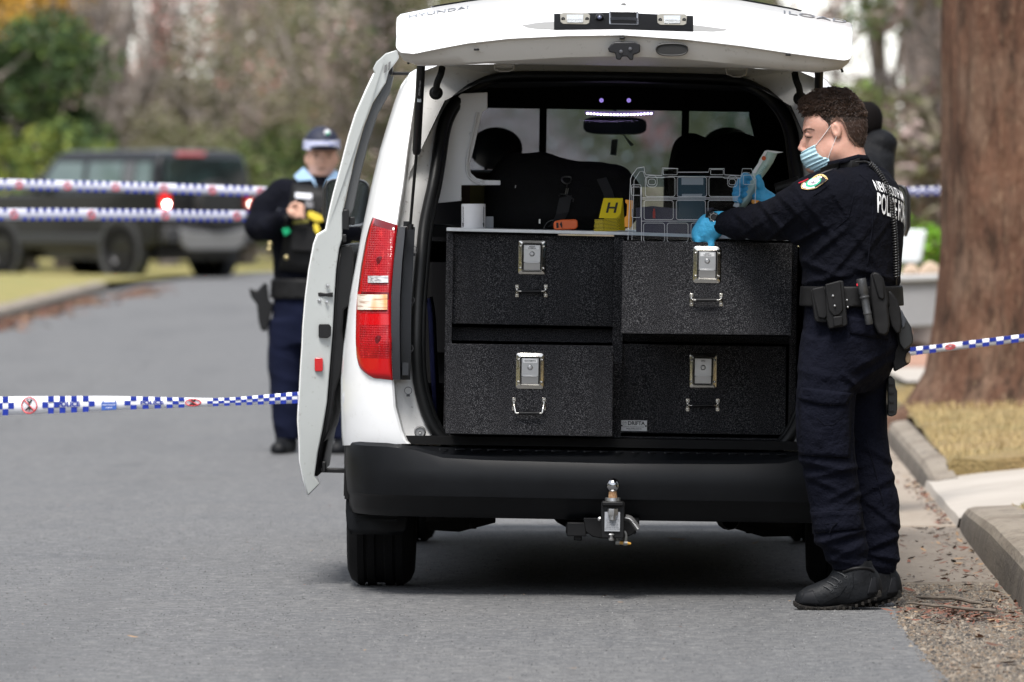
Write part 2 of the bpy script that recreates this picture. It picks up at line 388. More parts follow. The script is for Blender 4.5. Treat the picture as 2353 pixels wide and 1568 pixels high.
# kerb profile swept along the kerb line
def kerb(y0, y1, h0, m, side=1, xf=KX, ends=(1, 1), top=.17, n=40, name='kerb'):
    mb = MB(); rows = []
    for i in range(n + 1):
        t = i / n; y = lerp(y0, y1, t); e = 1.0
        if ends[0]: e = min(e, .5 + .5 * min(1, (t * abs(y1 - y0)) / .9) ** .7)
        if ends[1]: e = min(e, .2 + .3 * min(1, ((1 - t) * abs(y1 - y0)) / .25) ** .6 + .5 * min(1, ((1 - t) * abs(y1 - y0)) / 3.2) ** .8)
        h = h0 * e; x = xf(y) + (1 - e) ** 2 * .10 * side; r = .045
        x += .0012 * math.sin(y * 2.3)
        rows.append([(x, y, -.02), (x + .012 * side, y, h * .5), (x + .025 * side, y, h - r * e), (x + .04 * side, y, h - .3 * r * e), (x + .075 * side, y, h), (x + (.075 + top) * side, y, h + .008), (x + (.08 + top) * side, y, h - .06), (x + .2 * side, y, -.03)])
    mb.grid(rows, cu=True); mb.m = [1 if (k % 8) < 2 else 0 for k in range(len(mb.m))]; mb.f += [tuple(range(8)), tuple(len(mb.v) - 8 + j for j in range(8))]; mb.m += [1, 1]
    st = mat('stained_kerb_face', (.105, .088, .07), .9, noise=[(3, .8, (.055, .045, .036), 6, (.4, .62), (1, 1, .35)), (10, .6, (.20, .175, .145), 5, (.55, .75), (1, .6, .5)), (120, .5, (.03, .025, .02), 3, (.6, .7))], bump=(45, 1, .012))
    o = mb.build(name, [m, st], smooth=38); return o
VZ = .165
for a, b, en, lb in ((2, 20.3, (0, 0), 'kerb'), (20.31, 24.55, (0, 0), 'kerb'), (24.56, 30.35, (0, 1), 'kerb'), (33.6, 39, (1, 0), 'kerb'), (39.01, 52, (0, 0), 'kerb')):
    tag(kerb(a, b, VZ if b < 32 else .125, A_kerb, ends=en, n=60, top=.17 if b < 32 else .06), kind='structure')
for a, b in ((2, 40), (40.02, 88), (88.05, 96)):
    tag(kerb(a, b, .13, A_kerb, side=-1, xf=lambda y: -5.42 - max(0, y - 75) * .003, ends=(0, 0)), kind='structure')
# driveway ramp between the two kerb runs
mb = MB(); rows = []
for i in range(9):
    y = lerp(30.05, 33.9, i / 8); rows.append([(KX(y) + .01, y, .0), (KX(y) + .022 + .004 * math.sin(i * 2), y, .045), (KX(y) + .10, y, .06), (KX(y) + .3, y, .085), (KX(y) + .95, y, .15), (KX(y) + 1.5, y + .02, .19), (KX(y) + 2.2, y + .05, .20)])
mb.grid(rows); tag(mb.build('driveway', A_new), kind='structure')
sheet('driveway_slab', [(KX(31) + 2.1, 29.9), (14, 29.9), (14, 34.1), (KX(31) + 2.1, 34.1)], .205, mat('grey_driveway', (.10, .105, .12), .8, noise=(5, .6, (.15, .15, .16))))
# right verge: one rising lawn with its back running past the tree
def verge(name, y0, y1, m, n=40):
    mb = MB(); rows = []
    for i in range(n + 1):
        y = lerp(y0, y1, i / n); r = []
        for j in range(26):
            u = j / 25; x = KX(y) + (.235 if y < 32 else .125) + u * u * 12
            z = (VZ if y < 32 else .125) + .004 + .05 * min(1, u * 3.2) + .07 * min(1, max(0, (y - 33) / 6)) + .010 * math.sin(x * 7 + y * 3) + .008 * math.sin(x * 17 - y * 9)
            if y > 39: z -= min(.25, (y - 39) * .03)
            if y < 32: z -= .08 * max(0, min(1, (y - 26.8) / 3.1))
            r.append((x, y, z if j else z - .024))
        
        rows.append(r)
    rows = [[(a, b, -.05) for a, b, c in rows[0]]] + rows + [[(a, b, -.05) for a, b, c in rows[-1]]]
    mb.grid(rows); return tag(mb.build(name, m, smooth=80), kind='structure')
verge('verge', 2, 29.95, A_dry, 60); verge('verge', 33.85, 52, A_dry, 40)
# left verge
mb = MB(); rows = []
for i in range(60):
    y = lerp(2, 96, i / 59); rows.append([(-5.65 - j * j * .12, y, .13 + .05 * min(1, j / 3) + .012 * math.sin(y * 3 + j)) for j in range(16)])
mb.grid(rows); tag(mb.build('left_verge', A_lawn, smooth=80), kind='structure')
mb = MB(); mb.add([(-60, 96, .10), (-5.7, 96, .12), (-5.5, 104, .06), (-5.1, 110, .03), (-4.3, 116, .02), (-3.1, 121, .02), (-1, 126, .01), (3, 133, .01), (3, 220, .01), (-60, 220, .01)], [tuple(range(10))])
tag(mb.build('far_verge', A_lawn, smooth=0), kind='structure')
sheet('far_path', [(2.9, 52), (30, 52), (30, 56), (2.9, 56)], .012, A_new)
sheet('far_driveway', [(2.4, 56), (30, 56), (30, 72), (2.4, 72)], .008, mat('brick_paving', (.30, .15, .10), .9, noise=(6, .7, (.36, .24, .17))))
sheet('far_bank', [(3, 72), (60, 72), (60, 220), (3, 220)], .02, mat('dry_ground', (.24, .17, .09), .95, noise=(.8, .8, (.14, .15, .05))))

# ---- loose grass blades where lawns are near enough to show
def blades(name, m, area, n, h, seed):
    r = random.Random(seed); mb = MB()
    for i in range(n):
        x, y, z = area(r); a = r.uniform(0, math.pi); w = r.uniform(.002, .0035) ; hh = h * r.uniform(.5, 1.3); lx, ly = r.uniform(-.8, .8) * hh, r.uniform(-.8, .8) * hh
        dx, dy = math.cos(a) * w, math.sin(a) * w
        mb.add([(x - dx, y - dy, z), (x + dx, y + dy, z), (x + lx * .5 + dx * .6, y + ly * .5 + dy * .6, z + hh * .7), (x + lx * .5 - dx * .6, y + ly * .5 - dy * .6, z + hh * .7), (x + lx, y + ly, z + hh)],
               [(0, 1, 2, 3), (3, 2, 4)], r.choice((0, 0, 1, 2)))
    o = mb.build(name, m, smooth=0); tag(o, kind='stuff'); return o
G1 = mat('straw_blade', (.42, .32, .15), .8); G2 = mat('dry_blade', (.30, .22, .10), .8); G3 = mat('green_blade', (.15, .17, .05), .8)
def ar(y0, y1, d):
    def f(r):
        y = r.uniform(y0, y1); u = r.random() ** 1.3; x = KX(y) + .24 + u * d
        if y > 32: x -= .11
        return x, y, (VZ - .08 * max(0, min(1, (y - 26.8) / 3.1)) if y < 32 else .125) + .004 + .05 * min(1, math.sqrt(u * d / 12) * 3.2) + .07 * min(1, max(0, (y - 33) / 6)) - .01
    return f
blades('grass', [G2, G1, G3], ar(21.5, 29.9, 1.3), 9000, .035, 1)
blades('grass', [G1, G1, G2], ar(34.1, 43, 4.5), 16000, .04, 2)

# ---- fallen leaves, bark and twigs in the gutter
LM = [mat('brown_leaf', (.085, .04, .026), .8), mat('rust_leaf', (.15, .06, .038), .8), mat('tan_leaf', (.26, .17, .10), .8), mat('grey_bark_chip', (.06, .048, .04), .9)]
def leaf(mb, x, y, z, s, r, mi):
    a = r.uniform(0, 6.28); R = rot('Z', math.degrees(a)) @ rot('X', r.uniform(-28, 28)) @ rot('Y', r.uniform(-20, 20)); cur = r.uniform(.1, .5) * s
    pts = [(-1, 0, .25), (-.5, .22, 0), (0, .28, -.05), (.5, .2, 0), (1, 0, .3), (.5, -.2, .1), (0, -.28, .0), (-.5, -.22, .08)]
    mb.add([Vector((x, y, z + s * .18)) + R @ Vector((p[0] * s, p[1] * s, p[2] * cur)) for p in pts], [(0, 1, 7), (1, 2, 6, 7), (2, 3, 5, 6), (3, 4, 5)], mi)
r = random.Random(11); mb = MB()
for i in range(800):
    y = r.uniform(21, 30.1); t = r.random()
    x = KX(y) - abs(r.gauss(0, .10)) if t < .55 else r.uniform(EX(y) + .02, KX(y))
    leaf(mb, x, y, .004, r.choice((.005, .008, .012, .024)) * r.uniform(.7, 1.2), r, r.randrange(4))
for i in range(500):
    y = r.gauss(24.1, .28); x = r.gauss(1.53, .10); leaf(mb, x, y, .004, r.uniform(.008, .024), r, r.choice((0, 1, 1, 3)))
for i in range(170):
    y = r.uniform(30.2, 34.5); leaf(mb, KX(y) - abs(r.gauss(0, .035)), y, .012, r.uniform(.01, .025), r, r.randrange(4))
for i in range(60):
    y = r.uniform(34, 50); leaf(mb, KX(y) - abs(r.gauss(0, .12)), y, .006, r.uniform(.02, .04), r, r.randrange(4))
for i in range(2600):
    y = r.uniform(60, 99); leaf(mb, -5.42 + abs(r.gauss(0, .13 + .12 * (math.sin(y * .9) > 0))) + (.25 if y > 90 else 0), y, .004, r.uniform(.03, .07), r, r.choice((0, 1, 1, 2)))
tag(mb.build('leaf_litter', LM, smooth=0), kind='stuff')
mb = MB()
for i in range(360):
    y = r.uniform(20.5, 34); x = r.uniform(-2.2, 1.25); leaf(mb, x, y, .003, r.uniform(.003, .008), r, r.randrange(4))
for px, py, s in ((305, 1468, .02), (1555, 1246, .045), (1315, 1541, .018), (1390, 1373, .015), (1735, 1252, .02), (1660, 1257, .02), (1425, 1388, .014)):
    d = F * CZ / (py - HY); q = P(px, py, d); leaf(mb, q.x, q.y, .004, s, r, 2)
tag(mb.build('road_litter', LM, smooth=0), kind='stuff')
M_tw = mat('grey_bark', (.15, .125, .10), .9, noise=(40, .6, (.07, .055, .045)), bump=(90, .6, .003))
for pts, rr, lb in (([(2108, 1381), (2145, 1385), (2190, 1388), (2232, 1395), (2262, 1400)], (.004, .007, .008, .007, .003), 'short thick knobbly twig lying behind the long one beside the kerb'),
                    ([(2085, 1395), (2130, 1401), (2190, 1407), (2240, 1412), (2290, 1417)], (.003, .005, .0055, .006, .006), 'long thin grey stick lying across the gutter by the boots')):
    w = [P(a, b, F * CZ / (b - HY)) for a, b in pts]; w = [Vector((p.x, p.y, .012 + q)) for p, q in zip(w, rr)]
    fine = []
    for i in range(len(w) - 1):
        for t in (0, .33, .66): fine.append(w[i].lerp(w[i + 1], t) + Vector((0, 0, r.uniform(-.003, .003))))
    fine.append(w[-1]); rad = [float(np.interp(i / (len(fine) - 1), np.linspace(0, 1, 5), rr)) * r.uniform(.85, 1.15) for i in range(len(fine))]
    o = MB().tube(fine, rad, 8).build('stick', M_tw); tag(o, lb, 'stick', 'sticks in the gutter')

r = random.Random(41); mb = MB()
for x0, y0, n_, st in ((-3.2, 40, 60, .45),):
    x, y = x0, y0; L_ = []
    for i in range(n_): L_.append((x, y)); x += r.uniform(-.06, .06) + .012; y += st * r.uniform(.5, 1)
    rows = [[(a - .0025 * r.uniform(.3, 1.2), b, .0035), (a + .0025 * r.uniform(.3, 1.2), b, .0035)] for a, b in L_]
    mb.grid(rows)
tag(mb.build('road_cracks', mat('crack_dark', (.06, .06, .062), .9), smooth=0), kind='structure')

# loose stone chips standing proud of the asphalt where it is close enough to see them
r = np.random.RandomState(5); n = 50000; yy_ = 19.6 + 13 * r.rand(n) ** 1.25; xx_ = -4.6 + (np.array([EX(q) for q in yy_]) + 4.55) * r.rand(n); sz = .0016 + .0022 * r.rand(n) ** 2; ht = sz * (.5 + .6 * r.rand(n)); an = r.rand(n) * 6.28
vs_ = np.zeros((n, 4, 3)); 
for k in range(3): vs_[:, k, 0] = xx_ + sz * np.cos(an + k * 2.094); vs_[:, k, 1] = yy_ + sz * np.sin(an + k * 2.094) * 1.2; vs_[:, k, 2] = .0005
vs_[:, 3, 0] = xx_; vs_[:, 3, 1] = yy_; vs_[:, 3, 2] = ht
fc = (np.arange(n)[:, None, None] * 4 + np.array([[0, 1, 3], [1, 2, 3], [2, 0, 3]])[None]).reshape(-1, 3)
me = bpy.data.meshes.new('road_chips'); me.vertices.add(n * 4); me.vertices.foreach_set('co', vs_.ravel().astype(np.float32)); me.loops.add(len(fc) * 3); me.loops.foreach_set('vertex_index', fc.ravel().astype(np.int32)); me.polygons.add(len(fc)); me.polygons.foreach_set('loop_start', np.arange(0, len(fc) * 3, 3, dtype=np.int32))
for q in (mat('chip_light', (.24, .24, .238), .8), mat('chip_mid', (.13, .13, .132), .8), mat('chip_dark', (.035, .035, .037), .8)): me.materials.append(q)
me.polygons.foreach_set('material_index', np.repeat(r.choice(3, n, p=[.13, .42, .45]), 3).astype(np.int32)); me.update(calc_edges=True)
o = bpy.data.objects.new('road_chips', me); COL.objects.link(o); tag(o, kind='stuff')

# pebbles in the worn aggregate between asphalt and gutter
r = random.Random(9); mb = MB(); PM = [mat('pebble_tan', (.17, .13, .095), .9), mat('pebble_grey', (.105, .092, .08), .9), mat('pebble_pale', (.27, .23, .185), .9), mat('pebble_dark', (.05, .045, .042), .9)]
for i in range(9000):
    y = 19.8 + 6.1 * r.random() ** 1.1; x = r.uniform(EX(y) - .03, KX(y) - .02); s_ = r.uniform(.002, .0055) if r.random() < .93 else r.uniform(.006, .011); a = r.uniform(0, 6.28); z = -.003
    vs_ = [(x + s_ * math.cos(a + k * 1.2566) * r.uniform(.7, 1.2), y + s_ * math.sin(a + k * 1.2566) * r.uniform(.7, 1.2), z) for k in range(5)]; tp = [(lerp(p[0], x, .45), lerp(p[1], y, .45), z + s_ * r.uniform(.6, 1)) for p in vs_]
    mb.add(vs_ + tp, [(5, 6, 7, 8, 9)] + [(k, (k + 1) % 5, 5 + (k + 1) % 5, 5 + k) for k in range(5)], r.choice((0, 0, 1, 1, 2, 3)))
tag(mb.build('gravel', PM, smooth=0), kind='stuff')
# ============================================================= white van, seen from behind
ROLL, YAW, X0 = .0157, .01396, .3475
VM = Matrix.Translation((X0, 25, 0)) @ Matrix.Rotation(-YAW, 4, 'Z') @ Matrix.Rotation(ROLL, 4, 'Y')
VMi = VM.inverted()
def L(x, y, dl): return VMi @ P(x, y, 25 + dl)      # photo px at van depth -> van space (x right, y forward, z up)
def mirr(p): return Vector((-p[0], p[1], p[2]))
van = thing('van', 'white van with its tailgate raised and black drawers in the back', 'van', M=VM)
yr = lambda z: float(np.interp(z, [.5, .9, 1.2, 1.5, 1.75, 1.9], [.10, .08, .14, .24, .36, .46]))
Zp = lambda y: CZ - (y - HY) / 645
ST = [  # seal, panel edge, silhouette (photo px)
 ((1049, 1035), (941, 1020), (787, 1024)), ((1010, 1012), (933, 1012), (785, 1005)), ((984, 982), (924, 990), (784, 985)), ((963, 932), (909, 935), (783, 930)),
 ((948, 867), (905, 875), (783, 872)), ((945, 795), (902, 800), (789, 795)), ((946, 740), (899, 740), (796, 745)),
 ((948, 687), (898, 680), (803, 685)), ((953, 630), (902, 640), (811, 640)), ((957, 579), (905, 600), (819, 598)), ((962, 520), (914, 520), (833, 522)),
 ((972, 470), (920, 478), (843, 474)), ((984, 421), (928, 430), (852, 430)), ((994, 356), (938, 346), (872, 346)), ((1003, 292), (946, 290), (889, 290)),
 ((1019, 253), (953, 241), (905, 238)), ((1041, 220), (960, 195), (921, 196)), ((1074, 194), (970, 165), (941, 168)), ((1129, 170), (1010, 150), (985, 142)),
 ((1200, 168), (1140, 148), (1135, 138)), ((1300, 169), (1290, 149), (1290, 136)), ((1421, 171), (1421, 151), (1421, 136))]
BULGE = .28
def bodyrows():
    rows = []
    for S, J, O in ST:
        z = Zp(O[1]); y0 = yr(z); roofy = .46
        r = [L(*S, y0 + .13), L((S[0] + J[0]) / 2 + 3, (S[1] + J[1]) / 2, y0 + .095), L(J[0] + 5, J[1] + .5, y0 + .075), L(*J, y0 + .02)]
        for t in (.04, .12, .25, .42, .58, .72, .84, .92, .97):
            r.append(L(lerp(J[0], O[0], t), lerp(J[1], O[1], t), y0 + .012 + BULGE * (1 - math.sqrt(1 - t * t))))
        o = L(*O, y0 + BULGE + .05); r.append(o)
        for ly in (.75, 1.2, 1.95, 3.05, 3.35):
            q = Vector((o.x * (1.0 if ly < 3.2 else .985), ly, o.z)); r.append(q)
        rows.append(r)
    for r in rows[-1:]:
        for p in r: p.x = 0
    return rows
R0 = bodyrows()
OPEN = (.58, 1.80)
mb = MB()
nc = len(R0[0])
def zmid(i): return (R0[i][-1].z + R0[min(i + 1, len(R0) - 1)][-1].z) / 2
# left side has the open sliding-door gap between the last-but-two columns
mb.grid([r[3:] for r in R0], skip=lambda i, j: j + 3 == nc - 3 and zmid(i) < 1.78)
mb.grid([[mirr(p) for p in r[3:]] for r in R0])
# sills and lower sides down to the skirt, wheel arches left open
for s in (-1, 1):
    base = R0[0][3:]
    for a, b in ((1.34, 1.95), (1.95, 3.6)):
        mb.box((s * (abs(R0[0][-1].x) - .025), (a + b) / 2, .45), (.05, b - a, .26))
    arch = []
    for k in range(13):
        q = math.pi * k / 12; arch.append(Vector((0, .85 - .47 * math.cos(q), .335 + .40 * math.sin(q) * .75)))
# front doors, wings, bonnet: sections along the length
sec = []
for ly, top, w in ((3.35, 1.10, .945), (3.7, 1.08, .945), (4.05, 1.05, .94), (4.35, 1.02, .925), (4.7, .95, .89), (4.95, .84, .83), (5.1, .66, .74), (5.12, .45, .70)):
    sec.append([Vector((-w, ly, .42)), Vector((-w - .005, ly, .7)), Vector((-w + .01, ly, top - .06)), Vector((-w + .09, ly, top)), Vector((-.3, ly, top + .05)), Vector((0, ly, top + .06)), Vector((.3, ly, top + .05)), Vector((w - .09, ly, top)), Vector((w - .01, ly, top - .06)), Vector((w + .005, ly, .7)), Vector((w, ly, .42))])
mb.grid([r[:3] for r in sec[:4]]); mb.grid([r[-3:] for r in sec[:4]]); mb.grid(sec[3:])
# pillars
for s in (-1, 1):
    mb.tube([(s * .93, 4.2, 1.06), (s * .84, 3.75, 1.42), (s * .70, 3.3, 1.80)], [.045, .04, .05], 8)
    mb.tube([(s * .93, 3.36, 1.08), (s * .87, 3.36, 1.45), (s * .74, 3.34, 1.80)], [.05, .045, .05], 8)
body = mb.build('body', M_white, van, local=True, smooth=32)
# jamb: dusty painted metal between panel edge and seal
mb = MB(); mb.grid([r[:4] for r in R0]); mb.grid([[mirr(p) for p in r[:4]] for r in R0])
jamb = mb.build('door_jamb', M_jamb, van, local=True, smooth=50)
# rubber stops and stamped marks on the jamb
mb = MB()
for s in (-1, 1):
    for x, y in ((965, 993),):
        p = L(x, y, yr(.6) + .09); p = p if s < 0 else mirr(p)
        mb.lathe([(.0, -.010), (.005, -.012), (.006, -.004), (.015, -.004), (.017, -.010), (.02, -.006), (.022, 0)], p, (0, 1, 0), 20)
mb.build('bump_stop', mat('grey_zinc', (.3, .3, .3), .5, metal=.6), van, local=True)
mb = MB()
for x, y in ((951, 575), (944, 690), (941, 801), (938, 898)):
    p = L(x, y, yr(Zp(y)) + .075)
    mb.tube([p + Vector((.013 * math.cos(q), -.004, .013 * math.sin(q))) for q in [2 * math.pi * i / 16 for i in range(16)]], .0012, 5, closed=True)
    mb.box(p + Vector((0, -.004, -.017)), (.012, .002, .008))
mb.build('stamped_mark', mat('seam_sealer', (.04, .04, .045), .6), van, local=True)
# black door seal: a fat tube around the whole opening
path = [L(S[0] + 12, S[1] + (3 if i < 16 else 8), yr(Zp(O[1])) + .115) for i, (S, J, O) in enumerate(ST)]
path[0].z = path[1].z - .03
path = path[:-1]; full = path + [Vector((0, path[-1].y, path[-1].z + .001))] + [mirr(p) for p in reversed(path)]
full += [Vector((.5, .2, full[-1].z - .012)), Vector((0, .18, full[-1].z - .018)), Vector((-.5, .2, full[-1].z - .012))]
def smooth_path(pts, closed=True, k=2):
    for _ in range(k):
        n = len(pts); out = []
        for i in range(n if closed else n - 1):
            a, b = pts[i], pts[(i + 1) % n]; out += [a.lerp(b, .25), a.lerp(b, .75)]
        pts = out if closed else [pts[0]] + out + [pts[-1]]
    return pts
sp = smooth_path(full)
mb = MB(); mb.tube(sp, .021, 12, closed=True); mb.tube([p + Vector((-.018 if p.x > 0 else .018, .012, 0)) for p in sp], .014, 8, closed=True)
mb.build('door_seal', mat('seal_rubber', (.005, .0055, .006), .45, spec=.3, bump=(20, .2, .003)), van, local=True, smooth=60)
# dark trim strip between tail light and opening
for s in (-1, 1):
    mb = MB(); rows = []
    for (y, xl, xr) in ((522, 915, 954), (540, 913, 953), (600, 905, 950), (680, 899, 946), (760, 899, 944), (840, 901, 944), (873, 903, 943)):
        z = Zp(y); a = L(xl, y, yr(z) + .008); m_ = L(lerp(xl, xr, .42), y, yr(z) - .002); m2 = L(lerp(xl, xr, .5), y, yr(z) + .045); b = L(xr, y, yr(z) + .062)
        rows.append([p if s < 0 else mirr(p) for p in (a, m_, m2, b)])
    mb.grid(rows)
    z = Zp(848); p = L(932, 848, yr(z) + .03); mb.box(p if s < 0 else mirr(p), (.022, .03, .045))
    mb.build('corner_trim', mat('slate_trim', (.016, .018, .022), .42, noise=(8, .4, (.022, .024, .029))), van, local=True, smooth=25, label='grey trim beside the red tail light')
# tail lights
M_red = mat('red_lens', (.36, .002, .006), .2, coat=.25, spec=.4, noise=[(20, .7, (.20, .001, .004)), (45, .5, (.6, .03, .03), 2, (.6, .7))])
nt = M_red.node_tree; b_ = nt.nodes['Principled BSDF']
vor = nt.nodes.new('ShaderNodeTexVoronoi'); vor.inputs['Scale'].default_value = 120; vor.inputs['Randomness'].default_value = .15
tcn = nt.nodes.new('ShaderNodeTexCoord'); bpn = nt.nodes.new('ShaderNodeBump'); bpn.inputs['Strength'].default_value = .55; bpn.inputs['Distance'].default_value = .004
nt.links.new(tcn.outputs['Object'], vor.inputs['Vector']); nt.links.new(vor.outputs['Distance'], bpn.inputs['Height']); nt.links.new(bpn.outputs[0], b_.inputs['Normal'])
M_reds = mat('smooth_red_lens', (.46, .003, .006), .15, coat=.3, spec=.4)
M_dred = mat('dark_red_lens', (.12, .001, .004), .15, coat=.3)
M_amb = mat('amber_lens', (.75, .30, .05), .15, coat=1, noise=[(9, .9, (.8, .76, .68), 2, (.45, .55), (1, .3, .2)), (40, .6, (.28, .10, .03), 1, (.5, .58), (.15, .3, 4))])
M_clr = mat('clear_lens', (.55, .55, .56), .1, coat=1, noise=(80, .8, (.12, .12, .13), 2, (.45, .6), (.3, 1, 4)))
LT = [(500, 856, 500, 914, 518), (520, 848, 520, 912, 535), (556, 839, 556, 908, 570), (611, 829, 611, 904, 619), (675, 821, 675, 899, 677), (720, 818, 720, 899, 721),
      (780, 817, 780, 900, 780), (820, 819, 820, 900, 822), (846, 825, 844, 901, 847), (862, 838, 858, 902, 864), (874, 858, 869, 903, 874)]
def lt_row(y):
    k = [q[0] for q in LT]; return [float(np.interp(y, k, [q[i] for q in LT])) for i in (1, 2, 3, 4)]
ys = [q[2][1] for q in ST]
def JO(y):
    zz = sorted((q[2][1], q[1][0], q[2][0]) for q in ST[:18]); k = [q[0] for q in zz]
    return float(np.interp(y, k, [q[1] for q in zz])), float(np.interp(y, k, [q[2] for q in zz]))
def surf(x, y, off):
    j, o = JO(y); t = min(.985, max(0, (j - x) / max(j - o, 1))); return L(x, y, yr(Zp(y)) + .012 + BULGE * (1 - math.sqrt(1 - t * t)) - off)
def patch(x0, x1, y0, y1, off, s, n=6, k=4, lip=.004):
    rows = []
    for i in range(k + 1):
        y = lerp(y0, y1, i / k); rows.append([surf(lerp(x0, x1, j / n), y, off) for j in range(n + 1)])
    for r_ in rows: r_[0] = r_[0] + Vector((0, lip, 0)); r_[-1] = r_[-1] + Vector((0, lip, 0))
    return [[p if s < 0 else mirr(p) for p in r_] for r_ in rows]
for s in (-1, 1):
    mb = MB(); rows = []
    for i in range(45):
        y = lerp(500, 874, i / 44); a, b, c, d = lt_row(y); row = []
        for j in range(15):
            t = j / 14; t = .5 - .5 * math.cos(math.pi * t) * (1 if True else 0); x = lerp(a, c, t); yy = lerp(b, d, t)
            e = .016 * min(1, (min(t, 1 - t)) / .06, (i + .3) / 1.5, (44.3 - i) / 1.5); row.append(surf(x, yy, e))
        rows.append([p if s < 0 else mirr(p) for p in row])
    n = len(rows[0]) - 1
    def mi_(i, j):
        return 0
    mb.grid(rows)
    for q, f in enumerate(mb.f):
        i, j = divmod(q, n); t = (j + .5) / n
        mb.m[q] = 1 if t > .88 else 2 if (t < .16 and i < 20) else 1 if (t < .2) else (2 if i < 2 or 20 <= i <= 21 else 0) if i < 26 else (1 if i < 29 or i > 37 else 0)
    tl = mb.build('tail_light', [M_red, M_reds, M_dred], van, local=True, smooth=60)
    o = MB().grid(patch(845, 892, 634, 650, .024, s)).build('reversing_lens', M_clr, tl, local=True)
    o = MB().grid(patch(821, 890, 677, 712, .024, s, 10)).build('indicator_lens', M_amb, tl, local=True)
    mb = MB()
    for x, y in ((873, 598), (870, 780)):
        p = surf(x, y, .0185); p = p if s < 0 else mirr(p); mb.lathe([(0.0, -.001), (.013, 0), (.014, .004)], p, (0, 1, 0), 16)
    mb.build('bulb', M_dred, tl, local=True)
# bumper: sections swept across, wrapped round the corners
BX = [-.968, -.965, -.955, -.93, -.88, -.80, -.70, -.6, -.45, -.25, 0]
def bsec(x):
    a = abs(x); c = float(np.interp(a, [0, .6, .75, .85, .91, .945, .96, .968], [0, .02, .04, .085, .15, .25, .36, .5]))
    st = float(np.interp(a, [0, .55, .66, .72, 1], [.045, .04, .03, 0, 0]))        # step cut into the top
    top = .545; k = 1 - .03 * max(0, (a - .85) / .12)
    def q(y, z): return Vector((x, c + y, z))
    return [q(.22, top - .012 - st * .2), q(.13, top - .014 - st * .3), q(.085, top - .016 - st), q(.03, top - st - .01), q(.006, top - st - .022), q(-.012, top - .10), q(-.012, .40), q(-.002, .352), q(.022, .338), q(.05, .30), q(.085, .275), q(.16, .27)]
mb = MB(); rows = []
for x in BX: rows.append(bsec(x))
for i, r_ in enumerate(rows[:5]):
    for j, p in enumerate(r_):
        if j >= 6: p.x += (j - 5) * .0055 * (1 if i < 5 else 0) * (1 - i / 6)
rows2 = rows + [[mirr(p) for p in r_] for r_ in reversed(rows[:-1])]
mb.grid(rows2)
bump = mb.build('bumper', M_dkgrey, van, local=True, smooth=28)
mb = MB()
for i in range(22):
    x = -.60 + i * 1.2 / 21; mb.box((x, .115, .516), (.006, .05, .004), rot('Z', -35))
mb.build('step_ribs', mat('rib_grey', (.02, .021, .024), .45), bump, local=True, smooth=0)
# wheels
M_tyre = mat('tyre_rubber', (.0045, .0045, .005), .85, spec=.2, bump=(90, .3, .002)); M_rim = mat('steel_rim', (.25, .25, .26), .4, metal=.8)
def wheel(px, py, R=.335, w=.235, parent=None, side=-1, tm=None, rm=None, loc=True, zc=None, spokes=0):
    mb = MB(); zc = zc or R; h = w / 2
    prof = [(.20, h * .80), (.25, h * 1.0), (R - .05, h * 1.03), (R - .02, h * .92), (R - .003, h * .72), (R, h * .70)]
    prof += [(R, h * .5), (R - .009, h * .47), (R - .009, h * .42), (R, h * .39), (R, .02), (R - .009, .014), (R - .009, -.014), (R, -.02), (R, -h * .39), (R - .009, -h * .42), (R - .009, -h * .47), (R, -h * .5)]
    prof += [(R, -h * .7), (R - .003, -h * .72), (R - .02, -h * .92), (R - .05, -h * 1.03), (.25, -h), (.20, -h * .8)]
    mb.lathe(prof, (px, py, zc), (1, 0, 0), 56); o = mb.build('tyre', tm or M_tyre, parent, local=loc, smooth=50)
    mb = MB(); sg = side
    pr = [(.205, sg * h * .82), (.19, sg * h * .6), (.17, sg * h * .35), (.12, sg * h * .5), (.05, sg * h * .6), (.001, sg * h * .62)]
    mb.lathe(pr, (px, py, zc), (1, 0, 0), 40); mb.lathe([(.205, sg * h * .82), (.2, 0), (.205, -sg * h * .8)], (px, py, zc), (1, 0, 0), 40)
    if spokes:
        for k in range(spokes):
            q = 2 * math.pi * k / spokes; c = Vector((px + sg * h * .62, py + .115 * math.cos(q), zc + .115 * math.sin(q)))
            mb.box(c, (.03, .045, .17), Matrix.Rotation(-q + math.pi / 2, 3, 'X'))
    mb.build('rim', rm or M_rim, o, local=loc)
    return o
for s in (-1, 1):
    wx = .838; wheel(s * wx, .85, parent=van, side=s, zc=.335 - s * .013 * -1); wheel(s * wx, 4.05, parent=van, side=s, zc=.335 + s * .013)
# mud flaps
for s in (-1, 1):
    mb = MB(); rows = []
    for z, hw, y in ((.40, .10, .42), (.33, .105, .40), (.27, .105, .385), (.215, .10, .38), (.195, .085, .38)):
        rows.append([(s * .845 + hw * u * 1.06, y + .03 * (abs(u) > .9), z) for u in (-1, -.92, -.5, 0, .5, .92, 1)])
    mb.grid(rows); mb.box((s * .845, .378, .246), (.15, .008, .008)); mb.box((s * .845, .378, .262), (.15, .006, .004))
    m = mb.build('mud_flap', M_dkgrey, van, local=True, smooth=50); sm_ = m.modifiers.new('thick', 'SOLIDIFY'); sm_.thickness = .008
# arch liners
mb = MB()
for s in (-1, 1):
    for yc in (.85, 4.05):
        rows = [[(s * .965, yc - .44 * math.cos(q), .33 + .40 * math.sin(q)), (s * .62, yc - .44 * math.cos(q), .33 + .40 * math.sin(q))] for q in [math.pi * k / 14 for k in range(15)]]
        mb.grid(rows)
    mb.box((s * .79, .40, .42), (.34, .06, .20))
mb.build('wheel_arch', M_rubber, van, local=True, smooth=60)
